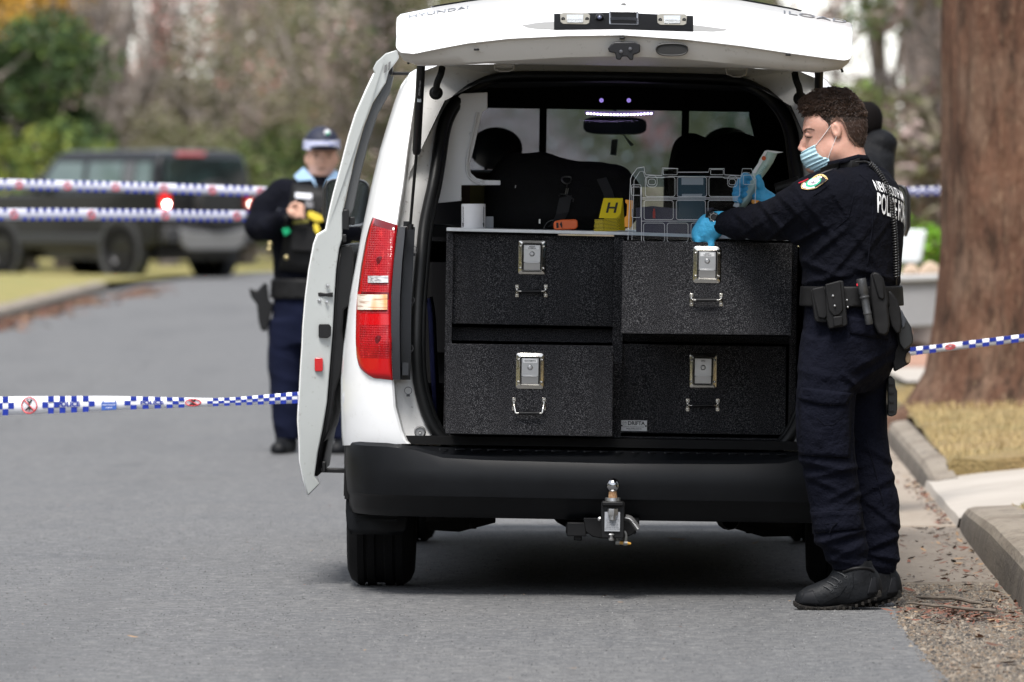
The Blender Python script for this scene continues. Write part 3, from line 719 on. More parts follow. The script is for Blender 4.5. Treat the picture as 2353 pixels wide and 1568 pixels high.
# floor pan and running gear, plus added skirt boards to darken the ground below
mb = MB()
mb.box((0, 2.4, .50), (1.8, 4.4, .05)); mb.box((0, .32, .47), (1.36, .34, .05)); [mb.box((q * .80, 2.6, .33), (.03, 2.0, .22)) for q in (-1, 1)]; mb.box((0, 4.95, .33), (1.3, .04, .24))
for s in (-1, 1):
    mb.box((s * .62, 1.2, .33), (.07, 1.5, .05)); mb.box((s * .60, .45, .34), (.16, .10, .17), taper=.8); mb.tube([(s * .63, .3, .35), (s * .63, .3, .25)], .035, 10)
    mb.prism([(s * .70, .55, .28), (s * .66, .55, .205), (s * .55, .55, .20), (s * .42, .55, .235), (s * .42, .55, .32), (s * .70, .55, .34)], (0, .12, 0))
    mb.tube([(s * .50, .5, .235), (s * .50, .5, .215)], .014, 8)
mb.tube([(-.8, .85, .33), (.8, .85, .33)], .05, 12); mb.ell((-.12, .85, .33), (.13, .14, .13))
mb.box((0, 2.6, .33), (.5, 1.2, .10)); mb.box((0, 4.2, .30), (.8, .5, .1))
mb.build('undercarriage', mat('road_grime', (.005, .005, .005), .9, spec=.1, noise=(30, .5, (.010, .009, .008))), van, local=True)
mb = MB(); mb.lathe([(.030, -.02), (.034, 0), (.034, .25), (.05, .30), (.055, .7), (.04, .8), (.03, 1.6)], L(1678, 1196, .35), (0, 1, 0), 16)
mb.build('exhaust', mat('rusty_exhaust', (.008, .007, .006), .8), van, local=True)
# tow bar
mb = MB(); BK = mat('tow_black', (.004, .004, .0045), .5, spec=.3)
mb.tube([L(1300, 1213, .1), L(1462, 1214, .1)], .022, 8); mb.box(L(1325, 1216, .08), (.07, .05, .05)); mb.box(L(1328, 1234, .1), (.03, .04, .025))
mb.prism([L(1340, 1190, .05), L(1345, 1222, .05), L(1362, 1234, .05), L(1385, 1238, .05), L(1430, 1238, .05), L(1452, 1230, .05), L(1468, 1215, .05), L(1470, 1190, .05)], (0, .06, 0))
mb.box(L(1408, 1195, -.07), (.083, .12, .125)); mb.box(L(1408, 1157, -.11), (.076, .075, .016))
tow = mb.build('tow_bar', BK, van, local=True, bevel=.004)
c = L(1408.5, 1115, -.11)
mb = MB(); mb.lathe([(.0001, .0251), (.012, .0222), (.0205, .0145), (.025, .002), (.0245, -.006), (.021, -.014), (.014, -.0215)], c, (0, 0, 1), 28)
mb.build('tow_ball', mat('mirror_chrome', (.42, .42, .43), .12, metal=1), tow, local=True)
mb = MB(); mb.lathe([(.014, -.019), (.0150, -.03), (.016, -.045)], c, (0, 0, 1), 20); mb.build('tow_ball_neck', mat('rusty_steel', (.20, .09, .04), .8, noise=(150, .8, (.35, .24, .12))), tow, local=True)
mb = MB(); mb.lathe([(.016, -.044), (.027, -.045), (.028, -.056), (.016, -.0565)], c, (0, 0, 1), 24)
mb.lathe([(.019, -.082), (.0195, -.086), (.0195, -.103), (.018, -.106)], c + Vector((0, -.027, 0)), (0, 0, 1), 6); mb.lathe([(.011, -.10), (.011, -.122)], c + Vector((0, -.029, 0)), (0, 0, 1), 14)
mb.lathe([(.009, -.170), (.012, -.174), (.006, -.178), (.006, -.184), (.010, -.187), (.010, -.194)], c + Vector((-.003, -.02, 0)), (0, 0, 1), 8)
mb.lathe([(.0001, -.01), (.007, -.006), (.008, 0)], L(1378, 1193, -.06), (0, 1, 0), 10)
mb.build('nut', M_steel, tow, local=True, smooth=30)
cc = L(1407, 1199, -.135); mb = MB(); mb.box(cc, (.054, .003, .068)); lab = mb.build('rating_plate', mat('plate_grey', (.30, .31, .33), .5), tow, local=True)
mb = MB()
for i, t in enumerate(('KENFORD', 'D VALUE 13.5 kN', 'TOWING CAP 1500 kg', 'MAX DOWNLOAD 150', 'MODEL 3562 BALL', 'THIS PLATE MUST BE', 'FITTED TO THE BAR', 'TOW BAR TO BE USED', 'WITH CARE AT ALL TIMES')[1:]):
    put_text(mb, t, cc + Vector((0, -.0025, .014 - i * .0058)), (1, 0, 0), (0, 0, 1), .0046)
mb.build('plate_lettering', mat('print_black', (.02, .02, .02), .7), lab, local=True, smooth=0)
mb = MB(); a, b = L(1419, 1247, -.1), L(1437, 1249, -.1); tp = L(1430, 1222, -.1)
mb.tube(smooth_path([a, a + Vector((0, 0, .03)), tp + Vector((-.008, 0, .0)), tp + Vector((.006, 0, .003)), b + Vector((0.003, 0, .03)), b], closed=False), .0055, 10)
for q in (a, b): mb.lathe([(.001, -.008), (.009, -.007), (.009, .007), (.001, .008)], q, (1, 0, 0), 12)
sh = mb.build('shackle', mat('galvanised', (.22, .22, .21), .5, metal=.8), tow, local=True)
mb = MB(); mb.tube([a, b + Vector((.008, 0, 0)), b + Vector((.02, 0, -.001))], [.006, .006, .004], 10); mb.build('shackle_pin', mat('yellow_pin', (.45, .24, .03), .5), sh, local=True)
mb = MB(); cb = smooth_path([L(1437, 1190, -.02), L(1448, 1192, -.02), L(1458, 1205, -.02), L(1466, 1216, -.02)], closed=False)
mb.tube(cb, .012, 12); cab = mb.build('trailer_cable', mat('grey_hose', (.09, .09, .09), .5), tow, local=True)
mb = MB()
for i in range(1, len(cb) - 1): mb.ell(cb[i] + Vector((0, -.012, 0)), (.003, .002, .002))
mb.build('cable_print', mat('print_white', (.7, .7, .7), .6), cab, local=True)

# ---------------- interior
M_in = mat('interior_black', (.005, .005, .0055), .8, spec=.2, noise=(12, .4, (.009, .009, .009)))
mb = MB()
mb.box((0, 1.55, .545), (1.52, 2.8, .03))                                              # load floor
for i, (ly, zc) in enumerate(((.44, 1.845), (3.3, 1.855))): pass
mb.grid([[(-.62, ly, 1.76), (-.5, ly, 1.825), (0, ly, 1.84), (.5, ly, 1.825), (.62, ly, 1.76)] for ly in (.40, 3.35)])
mb.grid([[(.62, ly, 1.76), (.74, ly, 1.5), (.80, ly, 1.2), (.82, ly, .9), (.80, ly, .56)] for ly in (.30, 3.35)])
mb.grid([[(-.62, ly, 1.76), (-.74, ly, 1.5), (-.80, ly, 1.2), (-.82, ly, .9), (-.80, ly, .56)] for ly in (.30, 1.92)])
# front bulkhead frame with its window
mb.box((0, 3.2, .85), (1.6, .03, .6))
o = mb.build('load_bay_lining', M_in, van, local=True, smooth=50)
# pale side panel with the curved cut-out
D_ = .5
pp = [(975, 470), (985, 400), (1000, 300), (1025, 245), (1060, 215), (1120, 212), (1120, 250), (1108, 258), (1098, 300), (1088, 345), (1079, 378), (1082, 398), (1095, 410), (1112, 414), (1150, 415), (1150, 426), (1060, 426), (1060, 462)]
mb = MB(); mb.prism([L(x, y, D_) for x, y in pp], (0, .02, 0)); 
sp_ = mb.build('side_panel', mat('pale_grey_panel', (.72, .73, .75), .5, noise=(6, .3, (.62, .63, .64))), van, local=True, bevel=.003)
mb = MB(); e = [L(x, y, D_ - .01) for x, y in ((1097, 258), (1088, 300), (1077, 345), (1071, 382), (1074, 402), (1088, 418), (1110, 424))]; mb.tube(smooth_path(e, False), .005, 8)
mb.lathe([(.0, -.012), (.008, -.008), (.009, 0)], L(1083, 309, D_), (0, 1, 0), 12); mb.lathe([(.0, -.012), (.008, -.008), (.009, 0)], L(1107, 419, D_), (0, 1, 0), 12)
mb.build('panel_rim', mat('pale_rim', (.6, .61, .62), .4), sp_, local=True)
mb = MB(); mb.strip([L(985, 461, 1.0), L(1062, 462, 1.0)], (0, .6, 0), .012, (0, 0, 1)); mb.build('wheel_box_lid', M_alu, van, local=True)
mb = MB(); mb.box(L(1000, 530, .9), (.20, .9, .04)); mb.build('side_shelf', M_in, van, local=True)
# cargo barrier posts and tinted partition
mb = MB()
for x in (1247, 1574):
    mb.box((L(x, 330, 1.9).x, 1.9, 1.55), (.028, .03, .62))
mb.box((0, 1.9, 1.80), (1.3, .03, .10)); mb.box((0, 1.9, 1.20), (1.5, .03, .08))
mb.prism([L(x, y, 1.88) for x, y in ((1738, 200), (1720, 262), (1736, 330), (1752, 420), (1900, 430), (1900, 200))], (0, .03, 0))
bar = mb.build('cargo_barrier', M_in, van, local=True)
mb = MB(); mb.add([L(x, y, 1.93) for x, y in ((1090, 235), (1740, 235), (1750, 430), (1075, 430))], [(0, 1, 2, 3)])
mb.build('partition_glass', glass('partition_tint', (.36, .43, .52), .3), bar, local=True, smooth=0)
# windscreen, roof end, seats, mirror
mb = MB(); rows = [[Vector((-w, y + .10 - .1 * abs(u) , z)).lerp(Vector((w, y + .10 - .1 * abs(u), z)), (u + 1) / 2) for u in (-1, -.5, 0, .5, 1)] for w, y, z in ((.72, 3.33, 1.80), (.80, 3.75, 1.45), (.88, 4.2, 1.07))]
mb.grid(rows); mb.build('windscreen', glass('windscreen_tint', (.80, .86, .90), .8), van, local=True)
for s in (-1, 1):
    mb = MB(); mb.add([(s * .925, 3.42, 1.12), (s * .925, 4.05, 1.12), (s * .80, 3.5, 1.66), (s * .79, 3.42, 1.70)], [(0, 1, 2, 3)]); mb.build('side_window', glass('side_tint', (.4, .43, .45), 1), van, local=True, smooth=0)
M_seat = mat('seat_cloth', (.006, .006, .007), .9, spec=.15)
for s, x in ((-1, 1140), (1, 1672)):
    f = MB(); c = L(x, 342, 2.9)
    f.ell(c, (.105, .05, .085), nu=20, nv=14); f.box((c.x, 2.95, c.z - .45), (.50, .13, .72)); f.box((c.x, 3.2, .72), (.5, .5, .16)); f.tube([(c.x - .04, 2.92, c.z - .05), (c.x - .04, 2.95, c.z - .2)], .008, 6)
    q = f.build('seat', M_seat, van, local=True, bevel=.03, seg=3)
mb = MB(); c = L(1413, 289, 3.35); n = 24
mb.prism([c + Vector((.128 * math.copysign(abs(math.cos(q)) ** .45, math.cos(q)), 0, .036 * math.copysign(abs(math.sin(q)) ** .6, math.sin(q)))) for q in [2 * math.pi * i / n for i in range(n)]], (0, .02, 0))
mb.tube([c + Vector((0, .02, .02)), c + Vector((0, .1, .12))], .01, 6); mir = mb.build('rear_view_mirror', mat('mirror_dark', (.03, .03, .035), .15), van, local=True, bevel=.004)
mb = MB(); mb.prism([L(x, y, 3.33) for x, y in ((1405, 322), (1420, 320), (1416, 358), (1402, 356))], (0, .004, 0)); mb.prism([L(x, y, 3.33) for x, y in ((1430, 308), (1436, 312), (1457, 333), (1449, 337))], (0, .004, 0))
mb.build('hanging_tag', mat('pale_tag', (.6, .62, .65), .7), mir, local=True)
# LED strip
M_led = mat('violet_led', (.6, .5, .9), .4, emit=((.62, .50, 1.0), 5))
mb = MB(); st = MB()
for i in range(20):
    x = 1350 + i * 7.7; y = 261 + 3.2 * math.sin(math.pi * i / 19); p = L(x, y, .62); mb.ell(p, (.0042, .003, .0038), nu=8, nv=6)
st.strip([L(1344, 258, .63), L(1421, 259.5, .63), L(1503, 259, .63)], (0, 0, .010), .006, (0, 1, 0))
ls = st.build('light_strip', mat('strip_white', (.10, .095, .13), .5), van, local=True); mb.build('led', M_led, ls, local=True)
mb = MB()
for x, y in ((1382, 231), (1445, 231)): mb.lathe([(.001, -.003), (.004, -.003), (.008, 0)], L(x, y, .60), (0, 1, 0), 12)
mb.build('courtesy_light', mat('violet_dim', (.10, .08, .2), .3, emit=((.35, .25, .8), .35)), van, local=True)

# ---------------- tailgate
GT = [(911, 52, 106, 116), (913, 42, 113, 128), (921, 34, 121, 141), (950, 28, 124, 151), (1010, 16, 112, 149), (1074, 6, 100, 146), (1171, -7, 89, 141), (1301, -16, 83, 134), (1430, -18, 81, 131),
      (1574, -12, 91, 138), (1704, 3, 106, 150), (1817, 23, 123, 161), (1898, 42, 134, 166), (1940, 50, 139, 160), (1953, 54, 136, 150), (1958, 60, 124, 134)]
gx = [q[0] for q in GT]
def gcol(x): return [float(np.interp(x, gx, [q[i] for q in GT])) for i in (1, 2, 3)]
LIP, KINK, HNG = -.72, -.18, .42
def gsurf(x, y, off=0):
    k, l, i_ = gcol(x); t = (l - y) / (l - k); return L(x, y, LIP + t * (KINK - LIP) - off)
mb = MB(); rows = []; gi = MB(); rin = []
for x in sorted(set(gx + [lerp(gx[i], gx[i + 1], f) for i in range(3, 12) for f in (.33, .66)])):
    k, l, i_ = gcol(x); u = (x - 1434.5) / 523.5; xh = 1421 + (x - 1434.5) * .80 - 0; a = abs(u)
    r_ = [L(xh, 146 + (xh - 1421) * .018, HNG + .02), L(lerp(x, xh, .5), lerp(k, 140, .5) - 6, (HNG + KINK) / 2), L(x, k, KINK)]
    cr = .018
    for t in (.2, .4, .6, .8, .92): r_.append(L(x, lerp(k, l, t) , lerp(KINK, LIP, t) - cr * math.sin(math.pi * t)))
    r_ += [L(x, l, LIP + .004)]
    rows.append(r_)
    rin.append([L(x, l + .6, LIP + .006), L(x, l + 3, LIP + .02), L(lerp(x, 1434, .004), lerp(l, i_, .5), LIP + .035), L(lerp(x, 1434, .012), i_ - 2, LIP + .06), L(lerp(x, 1434, .02), i_, LIP + .09),
                L(lerp(x, 1434, .05), i_ + 1 + 3 * (1 - a), LIP + .22), L(lerp(x, xh, .6), 150 + (x - 1421) * .018, -.1), L(xh, 152 + (xh - 1421) * .018, HNG)])
mb.grid(rows); mb.f += []; gate = mb.build('tailgate', M_white, van, local=True, smooth=50)
so = gate.modifiers.new('thick', 'SOLIDIFY'); so.thickness = .004; so.offset = 0
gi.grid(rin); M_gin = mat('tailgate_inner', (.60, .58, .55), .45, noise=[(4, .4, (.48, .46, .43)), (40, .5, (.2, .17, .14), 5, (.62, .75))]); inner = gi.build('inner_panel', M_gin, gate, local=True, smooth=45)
mb = MB(); mb.grid([[p + Vector((0, 0, .008)) for p in (r_[1], r_[2])] for r_ in rows[5:-5]]); mb.build('rear_window', mat('privacy_glass', (.01, .012, .013), .05, coat=1), gate, local=True)
# handle recess, garnish ends, lamps
def gpatch(pts, off, name, m, par, th=None, **k):
    o = MB(); o.prism([gsurf(x, y, off) for x, y in pts], (0, .012, -.003)); return o.build(name, m, par, local=True, **k)
gn = mat('garnish_white', (.24, .24, .235), .6, noise=(50, .5, (.2, .19, .17), 5, (.6, .75)))
gpatch([(1165, 43), (1172, 41), (1215, 36), (1278, 33), (1278, 68), (1230, 66), (1212, 64), (1190, 55)], .022, 'garnish', gn, gate)
gpatch([(1590, 38), (1640, 40), (1697, 48), (1704, 52), (1695, 58), (1665, 71), (1640, 73), (1590, 71)], .022, 'garnish', gn, gate)
rec = MB(); rows_ = []
for i in range(13):
    x = lerp(1273, 1593, i / 12); t = lerp(27, 38, abs(i / 6 - 1) ** 2 * .55 + .1 * i / 12) if 0 else float(np.interp(x, [1273, 1421, 1593], [32, 29, 37])); b = float(np.interp(x, [1273, 1421, 1593], [68, 66, 72]))
    rows_.append([gsurf(x, t, .012), gsurf(x, t, .026), gsurf(x, b, .026), gsurf(x, b, .012)])
rec.grid(rows_); rec_o = rec.build('handle_recess', mat('recess_black', (.003, .003, .0035), .75, spec=.08, noise=(30, .5, (.006, .006, .006))), gate, local=True, smooth=40)
for x, y in ((1322, 43), (1545, 45)):
    o = MB(); rr = [(x - 35, y - 11), (x - 28, y - 13), (x + 30, y - 12), (x + 34, y - 8), (x + 32, y + 10), (x + 26, y + 13), (x - 28, y + 12), (x - 34, y + 7)]
    o.prism([gsurf(a, b, .034) for a, b in rr], (0, .01, -.002)); lp = o.build('number_plate_lamp', mat('lamp_grey', (.20, .19, .16), .5), rec_o, local=True, bevel=.003)
    o = MB(); o.prism([gsurf(a, b, .046) for a, b in ((x - 21, y - 9), (x + 20, y - 9), (x + 18, y + 9), (x - 19, y + 9))], (0, .012, -.002)); o.build('lamp_lens', mat('lamp_lens', (.55, .56, .55), .1, coat=1, noise=(120, .8, (.2, .2, .19), 2, (.4, .6), (3, 1, .3))), lp, local=True, bevel=.004)
    o = MB(); [o.lathe([(.001, -.004), (.006, -.003), (.007, 0)], gsurf(a, y + 1, .044), (0, 1, 0), 10) for a in (x - 28, x + 27)]; o.build('lamp_screw', M_black, lp, local=True)
o = MB(); p = gsurf(1378, 41, .05); o.ell(p, (.015, .02, .016)); o.box(p + Vector((0, .015, -.012)), (.034, .02, .022)); cmo = o.build('reversing_camera', M_black, rec_o, local=True, bevel=.002)
o = MB(); o.ell(p + Vector((0, -.014, 0)), (.008, .008, .008)); o.build('camera_lens', mat('lens_blue', (.10, .11, .18), .05, coat=1), cmo, local=True)
o = MB(); q = [gsurf(1402, 29, .03), gsurf(1465, 30, .03), gsurf(1465, 58, .03), gsurf(1402, 57, .03)]; o.tube(q, .004, 6, closed=True); o.strip([gsurf(1404, 43, .045), gsurf(1463, 44, .045)], (0, 0, .012), .02, (0, 1, 0)); o.build('handle', mat('gloss_black', (.03, .032, .04), .12, coat=1), rec_o, local=True)
o = MB(); o.lathe([(.0, .0), (.005, -.001), (.006, -.004), (.009, -.004), (.010, .002)], gsurf(1433, 13, .018), (0, 1, .3), 14); o.build('washer_nozzle', mat('nozzle_grey', (.25, .25, .25), .5), gate, local=True)
# latch and grab hole on the inner lip
def lipP(x, y, off): return L(x, y, LIP + .03 - off)
o = MB(); o.prism([lipP(x, y, .03) for x, y in ((1397, 112), (1403, 104), (1412, 97), (1460, 97), (1466, 101), (1471, 103), (1471, 120), (1463, 124), (1456, 126), (1455, 138), (1447, 138), (1441, 130), (1430, 130), (1425, 138), (1416, 136), (1413, 122), (1400, 120))], (0, .04, 0))
lt = o.build('latch', mat('latch_black', (.02, .02, .022), .4, metal=.5), inner, local=True, bevel=.003)
o = MB(); [o.lathe([(.0, -.006), (.006, -.005), (.007, 0)], lipP(a, b, .03), (0, 1, 0), 10) for a, b in ((1427, 119), (1448, 113))]; o.build('latch_rivet', mat('rivet', (.12, .12, .13), .4, metal=.8), lt, local=True)
n = 20; o = MB(); pts = [(1544 + 36 * math.copysign(abs(math.cos(q)) ** .7, math.cos(q)), 114 + (14 if math.sin(q) > 0 else 13) * math.copysign(abs(math.sin(q)) ** .8, math.sin(q))) for q in [2 * math.pi * i / n for i in range(n)]]
o.prism([lipP(a, b, .022) for a, b in pts], (0, .03, 0)); o.tube([lipP(a, b, .024) for a, b in pts], .003, 6, closed=True); o.build('grab_handle', mat('hole_black', (.008, .008, .008), .6), inner, local=True)
o = MB()
for a, b in ((1095, 114), (1430, 88), (1811, 126)): o.box(lipP(a, b, .025), (.018, .02, .008))
o.box(L(940, 141, -.6), (.008, .03, .022), rot('Y', 20)); o.box(L(1934, 160, -.6), (.008, .03, .022), rot('Y', -20)); o.build('rubber_buffer', M_black, inner, local=True, bevel=.002)
# letters on the tailgate
M_badge = mat('badge_chrome', (.55, .55, .56), .3, metal=1)
def on_gate(txt, x0, x1, y0, y1, h, name):
    mb = MB(); v, f = text_geo(txt, 1, 1.0, -.008); mx = max(a for a, b in v); my = max(b for a, b in v); out = []
    for a, b in v:
        u = (a / mx + 1) / 2; x = lerp(x0, x1, u); yc = lerp(y0, y1, u) if name != 'x' else 0; out.append((x, yc - b / my * h))
    top = [gsurf(x, y, .026) for x, y in out]; bot = [gsurf(x, y, .016) for x, y in out]; k = len(top)
    mb.add(top + bot, list(f)); ed = {}
    for q in f:
        for i in range(len(q)): ed[(q[i], q[(i + 1) % len(q)])] = 1
    mb.add(top + bot, [(a, b, b + k, a + k) for (a, b) in ed if (b, a) not in ed]); mb.build(name, M_badge, gate, local=True, smooth=0)
on_gate('HYUNDAI', 940, 1076, 38, 17, 3.6, 'badge_lettering'); on_gate('iLOAD', 1800, 1945, 27, 50, 3.8, 'badge_lettering')
# struts, harness, hinges
for s, (x0, x1, x2, y2) in ((-1, (968, 957, 943, 515)), (1, (1880, 1884, 1900, 530))):
    o = MB(); a = L(x0, 140, -.25); b = L(x1, 352, .06); c = L(x2, y2, .14)
    if s > 0: b, c = mirr(L(957, 352, .06)), mirr(L(943, 515, .14)); a = L(1882, 160, -.25)
    o.tube([a, a.lerp(b, .04), b.lerp(a, .03), b], [.016, .0155, .0155, .013], 14); o.tube([a + Vector((0, 0, .02)), a], .017, 10)
    o.tube([b, c], .0055, 8); o.tube([c, c + Vector((0, 0, -.02))], .012, 10); o.box(c + Vector((-.01 * s * -1, .01, 0)), (.03, .02, .018))
    st_ = o.build('gas_strut', M_black, van, local=True)
    o = MB(); d = (b - a).normalized()
    for t in (.18,): 
        p = a.lerp(b, .58) if 0 else a.lerp(b, .40); o.box(p + Vector((0, -.0165, 0)), (.014, .001, .03))
    o.build('strut_label', mat('label_pale', (.4, .44, .48), .6), st_, local=True)
    o = MB(); put_text(o, 'DO NOT OPEN HIGH PRESSURE', a.lerp(b, .2) + Vector((0, -.0172, 0)), (-d.x, 0, -d.z), (d.z * -1, 0, d.x) if 0 else (-d.z, 0, d.x), .008, mi=0); o.build('strut_lettering', mat('print_pale', (.35, .35, .36), .7), st_, local=True, smooth=0)
for s in (-1, 1):
    w = [L(1016, 156, .1), L(1013, 172, .12), L(1004, 190, .18), L(1002, 210, .3)]; w = [p if s < 0 else mirr(p) for p in w]; w = smooth_path(w, False, 3)
    fine = []; rad = []
    for i in range(len(w) - 1):
        for k in range(3): fine.append(w[i].lerp(w[i + 1], k / 3)); rad.append(.0125 if (len(fine) % 2) else .010)
    o = MB(); o.tube(fine, rad, 12); o.lathe([(.001, -.03), (.012, -.03), (.016, -.012), (.024, -.006), (.025, .01)], w[-1] + Vector((0, -.01, -.006)), (0, 1, 0), 18); o.build('wiring_conduit', M_rubber, van, local=True, smooth=20)
    o = MB(); h0 = [(1137, 147), (1137, 160), (1150, 164), (1170, 164), (1181, 160), (1181, 147)]
    if s > 0: h0 = [(1668, 152), (1670, 170), (1685, 176), (1700, 177), (1714, 172), (1716, 156)]
    o.tube([L(x, y, .30) for x, y in h0], .003, 6); o.box(L((h0[0][0] + h0[-1][0]) / 2, h0[0][1] + 4, .33), (.06, .02, .016)); o.build('hinge', mat('hinge_grey', (.35, .34, .32), .5, metal=.3), van, local=True)
# ---------------- sliding door, open on the left side
outer = [(912, 115), (886, 123), (865, 142), (856, 159), (861, 168), (844, 203), (818, 262), (802, 313), (785, 380), (768, 443), (758, 485), (749, 529), (730, 540), (722, 561), (711, 619), (703, 682), (697, 753), (695, 800), (692, 843), (689, 900), (686, 945), (685, 970), (688, 1010), (689, 1059), (698, 1105), (708, 1139)]
innr = [(735, 1112), (722, 1095), (730, 1040), (741, 985), (751, 925), (757, 850), (764, 760), (768, 680), (772, 620), (779, 570), (786, 548), (786, 490), (797, 443), (814, 367), (835, 292), (856, 237), (886, 190), (893, 164), (908, 145), (917, 132)]
DD = .72
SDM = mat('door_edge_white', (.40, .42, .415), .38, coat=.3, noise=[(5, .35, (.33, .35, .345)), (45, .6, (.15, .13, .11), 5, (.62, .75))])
mb = MB(); A = [L(x, y, DD) for x, y in outer]; B = [L(x, y, DD + .015) for x, y in innr]; A2 = [p + Vector((0, 1.12, 0)) for p in A]; B2 = [p + Vector((0, 1.08, 0)) for p in B]
ring = A + B; n = len(ring)
ctr = []
mb.prism(ring, (0, .03, 0)); door = mb.build('sliding_door', SDM, van, local=True, smooth=30, bevel=.004)
mb = MB(); mb.grid([[p + Vector((.001, .02, 0)), p + Vector((-.006, .10, 0)), p + Vector((-.008, .6, 0)), p + Vector((-.002, 1.12, 0))] for p in A[4:]]); 
sk = mb.build('outer_skin', M_white, door, local=True, smooth=40); q = sk.modifiers.new('thick', 'SOLIDIFY'); q.thickness = .003; q.offset = 1
mb = MB(); mb.grid([[p + Vector((0, .03, 0)), p + Vector((0.004, 1.08, 0))] for p in B[1:10]]); sk = mb.build('inner_skin', M_black, door, local=True); q = sk.modifiers.new('thick', 'SOLIDIFY'); q.thickness = .01; q.offset = -1
mb = MB(); w_ = [(p + Vector((.02, .06, 0)), p + Vector((.02, 1.02, 0))) for p in [L(x, y, DD) for x, y in ((858, 180), (838, 225), (812, 285), (795, 345), (778, 420), (765, 480))]]; mb.grid([list(q) for q in w_]); mb.build('door_glass', glass('door_tint', (.10, .11, .12), .9), door, local=True)
# dark weather strip beside the frame and the lining below
mb = MB(); mb.prism([L(x, y, DD + .04) for x, y in ((893, 166), (900, 178), (905, 172), (895, 215), (868, 262), (846, 330), (826, 410), (812, 480), (803, 500), (786, 500), (798, 443), (815, 367), (836, 292), (857, 237), (887, 190))], (0, .04, 0))
mb.build('weather_strip', mat('strip_grey', (.06, .063, .066), .5), door, local=True, bevel=.003)
mb = MB(); mb.prism([L(x, y, DD + .05) for x, y in ((781, 565), (806, 562), (812, 580), (810, 650), (806, 700), (790, 712), (786, 760), (790, 800), (783, 860), (770, 900), (764, 950), (756, 990), (742, 1020), (750, 930), (757, 850), (764, 760), (768, 680), (772, 620))], (0, .9, 0))
mb.build('door_lining', M_black, door, local=True, bevel=.006)
mb = MB(); rr = [(724 + dx, 838 + dy) for dx, dy in ((1, -15), (16, -15), (18, -12), (18, 12), (16, 16), (1, 16), (-1, 12), (-1, -12))]; mb.prism([L(x, y, DD - .006) for x, y in rr], (0, .012, 0)); mb.build('red_reflector', mat('reflector_red', (.42, .008, .012), .25, coat=.8), door, local=True, bevel=.002)
mb = MB(); mb.prism([L(x, y, DD - .008) for x, y in ((734, 745), (756, 745), (761, 752), (760, 772), (754, 777), (734, 777), (732, 772), (732, 750))], (0, .015, 0)); mb.prism([L(x, y, DD - .003) for x, y in ((731, 673), (736, 672), (748, 674), (765, 672), (765, 683), (748, 681), (736, 682), (731, 680))], (0, .012, 0)); mb.build('door_catch', M_black, door, local=True, bevel=.002)
mb = MB(); [mb.lathe([(.0, -.004), (.006, -.003), (.007, .002)], L(x, y, DD - .002), (0, 1, 0), 12) for x, y in ((753, 657), (734, 691), (751, 695))]; mb.build('screw', M_steel, door, local=True)
mb = MB(); mb.box(L(793, 505, DD + .05), (.028, .06, .075)); mb.box(L(806, 508, DD + .06), (.03, .03, .03)); mb.box(L(791, 548, DD + .04), (.014, .04, .03)); mb.build('roller_hinge', M_black, door, local=True, bevel=.004)
mb = MB(); mb.box(L(918, 169, DD + .1), (.085, .05, .012)); mb.box(L(899, 162, DD + .06), (.012, .05, .03)); mb.box(L(765, 1081, DD + .1), (.09, .06, .016)); mb.box(L(745, 1073, DD + .06), (.014, .05, .04)); mb.build('door_arm', M_black, door, local=True, bevel=.003)
mb = MB(); [mb.prism([L(x, y, DD - .002) for x, y in q], (0, .008, 0)) for q in ([(884, 150), (889, 148), (887, 166), (882, 168)], [(893, 144), (898, 141), (896, 160), (891, 163)])]; mb.build('frame_slot', mat('slot_grey', (.12, .12, .12), .6), door, local=True)
# ---------------- side mirrors
for s, (x0, x1, y0, y1) in ((-1, (747, 851, 411, 522)), (1, (1984, 2085, 424, 547))):
    cx, cy = (x0 + x1) / 2, (y0 + y1) / 2; hw, hh = (x1 - x0) / 2, (y1 - y0) / 2; n = 32
    def rr(k, dep, ox=0): return [L(cx + ox + hw * k * math.copysign(abs(math.cos(q)) ** .4, math.cos(q)) + 6 * s * math.sin(q) * -1 * 0, cy - hh * k * math.copysign(abs(math.sin(q)) ** .4, math.sin(q)) * (1 - .06 * s * math.cos(q) * -1), dep) for q in [2 * math.pi * i / n for i in range(n)]]
    mb = MB(); mb.grid([rr(.9, 3.72), rr(.97, 3.70), rr(1, 3.72), rr(.98, 3.78), rr(.85, 3.86), rr(.5, 3.91)], cu=True)
    mb.tube([L(cx - s * hw * .8, cy + hh * .8, 3.8), Vector((s * .93, 3.9, 1.15))], .03, 8); mm = mb.build('side_mirror', mat('mirror_shell', (.02, .02, .022), .35), van, local=True)
    mb = MB(); mb.add(rr(.9, 3.725), [tuple(range(n))]); mb.build('mirror_glass', mat('mirror_glass', (.34, .38, .42), .06, metal=1) if s < 0 else mat('mirror_bright', (.85, .88, .9), .06, metal=1), mm, local=True, smooth=0)
    mb = MB(); mb.tube([L(x, y, 3.77) for x, y in ((x1 - 8, y0 + 6), (x1 + 3, y0 + 26), (x1 + 3, y1 - 26), (x1 - 6, y1 - 4))] if s > 0 else [L(x, y, 3.77) for x, y in ((x0 + 8, y0 + 6), (x0 - 2, y0 + 26), (x0 - 2, y1 - 26), (x0 + 6, y1 - 4))], .008, 8); mb.build('mirror_cap', mat('mirror_cap', (.03, .03, .03), .3), mm, local=True)
